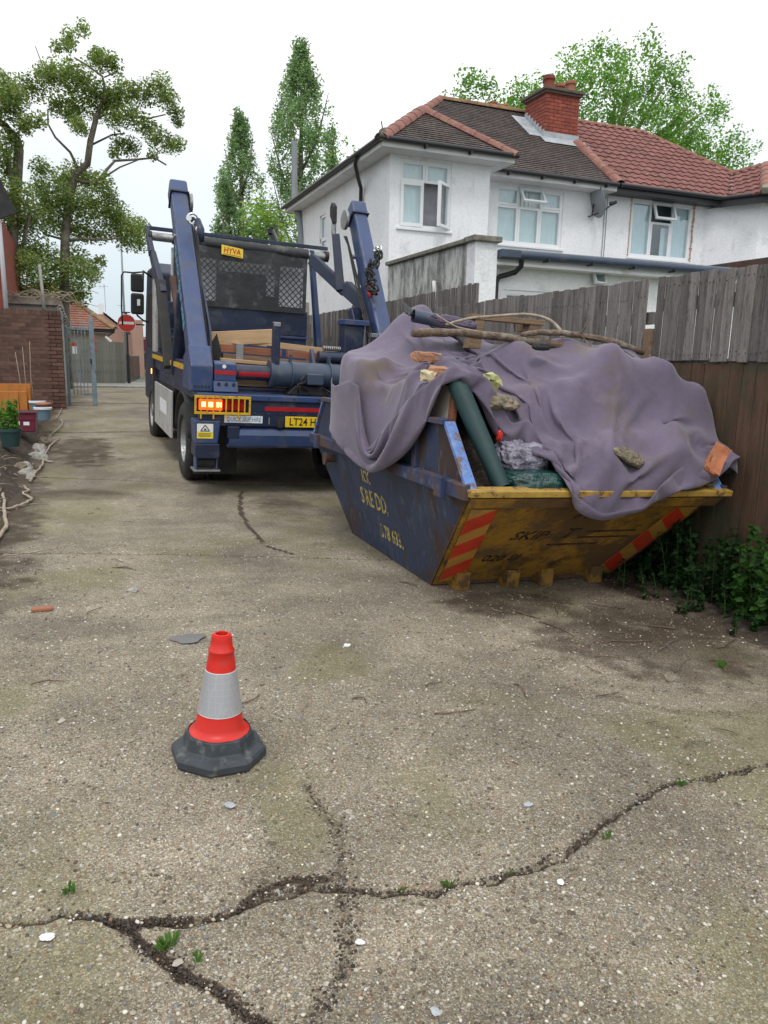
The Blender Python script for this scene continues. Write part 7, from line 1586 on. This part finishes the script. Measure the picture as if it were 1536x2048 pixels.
SYCB = [[(-0.42,.4),(-0.42,1.93),(-0.35,3.6),(-0.26,4.68),(-0.15,5.49),(0.09,6.43),(0.43,6.73),(0.53,7.26),(0.68,7.8),(0.73,8.0)],[(0.17,6.64),(-0.0,7.07),(-0.36,7.41),(-0.53,7.77),(-0.51,8.15)],[(0.09,6.3),(0.6,6.22),(0.95,6.66),(1.17,6.94),(1.71,7.03),(2.26,7.17),(2.6,7.03)],[(0.76,8.0),(1.03,8.16),(1.49,8.18),(2.16,8.18),(2.58,8.27)],[(0.68,7.8),(0.99,8.73),(0.94,9.1),(0.51,9.41),(0.24,9.56)],[(0.55,7.26),(1.13,7.59),(1.47,7.7)],[(-0.26,4.68),(-0.83,4.84)],[(-0.26,4.68),(0.26,4.72),(0.8,4.72),(1.21,4.79)],[(0.74,6.37),(1.29,6.76),(1.78,7.01)],[(0.98,9.05),(1.27,9.21),(1.47,9.18)],[(-0.47,8.71),(-0.57,9.13),(-0.72,9.59)]]
SYC2 = [(-1.45,8.27,.23),(-1.25,7.89,.29),(-1.43,7.69,.26),(-1.1,7.43,.26),(-1.43,6.92,.26),(-1.05,7.26,.21),(-0.69,7.37,.19),(-1.57,6.54,.23),(-1.53,8.66,.11),(-1.54,6.18,.26),(-1.29,5.47,.36),(-1.07,5.12,.39),(-1.38,4.97,.36),(-1.37,4.22,.36),(-1.17,3.72,.42),(-1.38,3.19,.37),(-1.71,3.69,.24),(-1.82,7.81,.46),(-2.02,6.61,.46),(-2.02,5.16,.59),(-2.22,3.9,.59),(-2.9,7.0,.8),(-2.9,5.0,.9)]
SYCB2 = [[(-1.71,.4),(-1.71,1.88),(-1.67,3.43),(-1.51,4.83),(-1.38,5.83),(-1.26,6.82),(-1.3,7.11),(-1.57,7.38),(-1.73,7.47)],[(-1.42,5.71),(-1.56,6.66),(-1.73,6.76)],[(-1.35,3.71),(-1.23,4.61),(-1.07,5.12)]]
g = random.Random(2)
t1 = thing('sycamore_tree', 'tall open crowned sycamore with bare pale limbs behind the brick wall', 'tree', loc=(0,0,0))
cols_s = [(.18,.25,.09),(.23,.30,.10),(.12,.19,.07),(.31,.34,.15)]
leaves('crown', [(x, 24+g.uniform(-1,1)*.9, z, r*1.32) for x, z, r in SYC], 3900, .046, cols_s, t1, 3, ysp=1.6, up=.6, shell=.62); limbs(t1, SYCB, 24, [.15,.04,.05,.035,.045,.03,.035,.045,.03,.02,.02], seed=3)
t2 = thing('sycamore_tree', 'second sycamore with a thick brown trunk at the left edge behind the brick house', 'tree')
leaves('crown', [(x, 23+g.uniform(-1,1)*.8, z, r*1.3) for x, z, r in SYC2], 3900, .046, cols_s, t2, 5, ysp=1.5, up=.6, shell=.62); limbs(t2, SYCB2, 23, [.19,.07,.06], seed=5)
def poplar(x, y, z0, z1, w_, seed, cols, label, name='poplar_tree', spires=1):
    g = np.random.default_rng(seed); t = thing(name, label, 'tree'); cl = []
    H = z1-z0
    for i in range(int(H*w_*7.5)):
        f = g.random(); z = z0+H*f; ww = w_*(1-f**1.8)*(.80+.20*math.sin(f*9+seed))*.62+.2
        cl.append((x+g.uniform(-1,1)*ww, y+g.uniform(-1,1)*ww, z, g.uniform(.16,.48)))
    leaves('crown', cl, 400, .095, cols, t, seed, up=.2, ax=1.9, shell=.6)
    MB().tube([(x,y,0),(x,y,z0+H*.5),(x+.1,y,z1-.3)], [.3,.17,.04], 8).build('trunk', M['trunk'], t, smooth=True)
    for k in range(9):
        a = g.uniform(0, 6.28); zz = z0+H*g.uniform(.0,.6); rr_ = w_*.35
        MB().tube([(x,y,zz),(x+rr_*.6*math.cos(a),y+rr_*.6*math.sin(a),zz+H*.12),(x+rr_*math.cos(a),y+rr_*math.sin(a),zz+H*.3)], [.10,.07,.02], 6).build('limb', M['trunk'], t, smooth=True)
    return t
cp = [(.21,.33,.19),(.26,.38,.21),(.17,.28,.16),(.31,.41,.25)]; cg = [(.24,.38,.09),(.30,.42,.10),(.19,.31,.08)]
poplar(9.85, 50, 5.0, 16.0, 3.9, 3, cp, 'shorter columnar poplar, left of the pair beyond the lorry')
poplar(8.75, 49, 5.5, 12.5, 1.9, 5, cp, 'low dark poplar spire at the left foot of the poplar group')
poplar(13.7, 50, 5.5, 20.6, 5.6, 7, cp, 'tallest columnar poplar rising in the middle of the sky')
poplar(16.1, 51, 9, 16.2, 1.3, 9, cp, 'narrow poplar spire close to the roof of the left house')
def bushy(name, label, cl, per, size, cols, seed, trunk=None, cat='tree'):
    t = thing(name, label, cat); leaves('crown', cl, per, size, cols, t, seed, up=.5, shell=.55)
    if trunk:
        for P, r in trunk: MB().tube(P, [r*(1-.7*i/len(P)) for i in range(len(P))], 8).build('trunk' if P is trunk[0][0] else 'limb', M['trunk'], t, smooth=True)
    return t
g = random.Random(5)
bushy('broadleaf_tree', 'bright yellow green leafy tree in front of the poplars beside the flue', [(10.2+g.uniform(-1.5,3.0), 44+g.uniform(-1,1), 8.3+g.uniform(-2.4,2.0), g.uniform(.5,.9)) for _ in range(46)], 110, .12, cg, 11, [([(10.8,44,0),(10.9,44,6),(10.6,44,9)], .25)])
bushy('broadleaf_tree', 'mid green bushy tree low between the two poplars behind the roller', [(8.6+g.uniform(-1.0,1.4), 42+g.uniform(-1,1), 6.5+g.uniform(-1.2,1.6), g.uniform(.5,.8)) for _ in range(26)], 110, .12, [(.06,.12,.03),(.08,.14,.04)], 12, [([(8.6,42,0),(8.6,42,6)], .2)])
bushy('broadleaf_tree', 'small yellow green treetop just above the left hip of the roof', [(13.2+g.uniform(-.6,1.4), 40+g.uniform(-.5,.5), 12.2+g.uniform(-.8,.7), g.uniform(.25,.45)) for _ in range(13)], 110, .10, cg, 13, [([(13.8,40,0),(13.6,40,9),(13.5,40,12)], .15)])
R1 = []
for _ in range(270):
    a = g.uniform(0, PI); rr_ = g.random()**.5; x = 29.5+8.8*rr_*math.cos(a)*1.0; z = 12.2+6.6*rr_*math.sin(a)*(.95 if x < 31 else .85)+g.uniform(-.8,.3)
    if x < 24: z = min(z, 15.2)
    R1.append((x, 38+g.uniform(-3,3), z, g.uniform(.35,.95)))
for _ in range(75): R1.append((g.uniform(18.2,25.5), 38+g.uniform(-1.5,1.5), g.uniform(12.0,15.4)+.25*g.random()**2*4, g.uniform(.3,.8)))
bt = [([(29,39,0),(29,39,10),(28.5,39,14)], .5)]
for k in range(16):
    a = g.uniform(.15, PI-.15); L_ = g.uniform(4,7.5); bt.append(([(29,39,10+k*.15),(29+L_*.5*math.cos(a),38.5,11.5+L_*.45*math.sin(a)),(29+L_*1.1*math.cos(a),38,12+L_*.8*math.sin(a))], .16))
bushy('broadleaf_tree', 'large airy bright green tree filling the sky behind the red tiled roof', [(x_, y_, z_, r_*1.15) for x_, y_, z_, r_ in R1], 230, .10, [(.15,.31,.07),(.19,.36,.08),(.12,.26,.06),(.24,.40,.11)], 14, bt)
# nettles and weeds at the foot of the fence
def plantlet(name, label, cat, x0, x1, y0, y1, n, h0, h1, lsize, cols, seed, nl=9, group=None, zf=None):
    g = random.Random(seed); t = thing(name, label, cat, group=group); st_ = MB(); cl = []
    for k in range(n):
        x, y = g.uniform(x0, x1), g.uniform(y0, y1); z = (zf or G)(x, y); h = g.uniform(h0, h1); dx, dy = g.uniform(-.25,.15)*h, g.uniform(-.2,.2)*h
        P = [(x, y, z-.01), (x+dx*.4, y+dy*.4, z+h*.5), (x+dx, y+dy, z+h)]; st_.tube(P, [.004,.003,.0015], 5)
        for i in range(nl):
            f = .15+.85*i/(nl-1); cl.append((x+dx*f, y+dy*f, z+h*f, lsize*1.5*(1.25-f*.5)))
    st_.build('stems', M['stem'], t); leaves('leaves', cl, 7/(lsize*lsize*2.25), lsize, cols, t, seed, shell=.5, up=.8); return t
plantlet('nettle_clump', 'nettles and weeds with shade coloured into the leaves against the fence right of the skip', 'weeds', 4.06, 4.36, 3.5, 4.45, 34, .25, .62, .030, [(.022,.06,.018),(.03,.08,.02),(.018,.045,.016)], 3)  # leaf greens lowered so the shade by the fence sits in the colour
plantlet('nettle_clump', 'brighter green leafy weeds nearest the right edge below the fence', 'weeds', 4.02, 4.34, 3.05, 3.75, 22, .3, .62, .036, [(.04,.11,.022),(.055,.14,.028)], 4)
plantlet('nettle_clump', 'darkest tall weeds, leaves coloured for shade, added between the skip and the fence', 'weeds', 4.0, 4.36, 4.5, 5.9, 40, .35, .75, .034, [(.02,.05,.015),(.025,.065,.018)], 9)  # extra clump with very dark leaves, added to darken the gap beside the skip
plantlet('ground_weeds', 'low ground weeds with leaves coloured dark for shade beside the yellow end of the skip', 'weeds', 3.75, 4.2, 3.4, 5.0, 30, .06, .2, .022, [(.02,.05,.015),(.03,.07,.02)], 5, nl=4)  # shade painted into these leaf greens as well
plantlet('potted_plant', 'bright green leafy plant growing in the dark green pot', 'plant', -1.05, -.82, 10.9, 11.1, 12, .22, .42, .03, [(.09,.22,.03),(.12,.26,.05)], 6, zf=lambda x, y: .52)
plantlet('verge_plant', 'yellow green low plant on the soil at the left edge', 'plant', -.98, -.78, 7.1, 7.5, 12, .05, .12, .03, [(.22,.26,.04),(.16,.22,.04)], 7, nl=4, zf=lambda x, y: bz(x, y))
for k in range(3): vine('dead_stalk', [[(-1.02+.10*k,14.9,.4),(-1.04+.09*k,14.9,1.1),(-1.08+.12*k,14.9,1.55+.1*k)]], .008, 'bark_pale', ['leftmost thin dead stalk standing in front of the brick wall', 'middle thin dead stalk standing in front of the brick wall', 'rightmost and tallest dead stalk standing in front of the brick wall'][k], 'stalk', 'dead stalks in front of the brick wall')
g = random.Random(30); wl_ = []
for k in range(130):
    x = g.uniform(-1.6, -.62); y = g.uniform(5.2, 11); a = g.uniform(0, PI); l = g.uniform(.08,.3); z = bz(x, y)+.015
    wl_.append([(x, y, z), (x+l*.5*math.cos(a), y+l*.5*math.sin(a), z+.02), (x+l*math.cos(a), y+l*math.sin(a), z)])
o = vine('soil_litter', wl_, .005, 'bark_pale', 'dry stems and straw littering the soil bed', 'litter'); tag(o, kind='stuff'); del o['category']
weeds = [(-.115,2.10,.035,5,'small weed in the crack at the far left of the foreground'),(.135,1.80,.045,9,'largest green weed tuft in the soil filled crack'),(.199,1.73,.03,3,'single upright leaf sprouting from the wide crack'),(.963,1.80,.030,8,'grass tuft in the long crack at bottom centre'),(.812,1.82,.022,5,'tiny flattened weed in the crack beside the grass tuft'),(1.601,1.86,.030,6,'weed tuft low in the crack, right of centre'),(2.12,2.06,.030,9,'grass tuft near the right end of the long crack'),(1.18,1.80,.018,4,'tiny weed between the two grass tufts'),(1.62,2.95,.02,4,'tiny green sprig on the slab right of centre'),(3.3,3.0,.05,9,'small weed on the dark soil at the right edge')]
for k, (x, y, h, n, lab) in enumerate(weeds):
    g = random.Random(70+k); t = MB()
    for i in range(n*2):
        a = g.uniform(0, 2*PI); l = h*g.uniform(.6,1.3); wdt = h*(.09 if k not in (1,2,0) else .14); sp_ = g.uniform(.2,.9)
        p0_ = Vector((g.uniform(-.4,.4)*h, g.uniform(-.2,.2)*h, 0)); p1_ = p0_+Vector((math.cos(a)*l*sp_*.5, math.sin(a)*l*sp_*.5, l*.7)); p2_ = p0_+Vector((math.cos(a)*l*sp_, math.sin(a)*l*sp_, l*(1.1-sp_*.6)))
        sd_ = Vector((-math.sin(a), math.cos(a), 0))*wdt
        t.add([p0_-sd_*.3, p0_+sd_*.3, p1_+sd_, p2_, p1_-sd_], [(0,1,2,3,4)])
    o = t.build('weed', M['weed_leaf'] if 'weed_leaf' in M else M.setdefault('weed_leaf', pm('weed_leaf', (.09,.19,.03), .6, var=.3, vs=30)), None, fix=False); o.location = (x, y, G(x, y)-.008); tag(o, lab, 'weed')
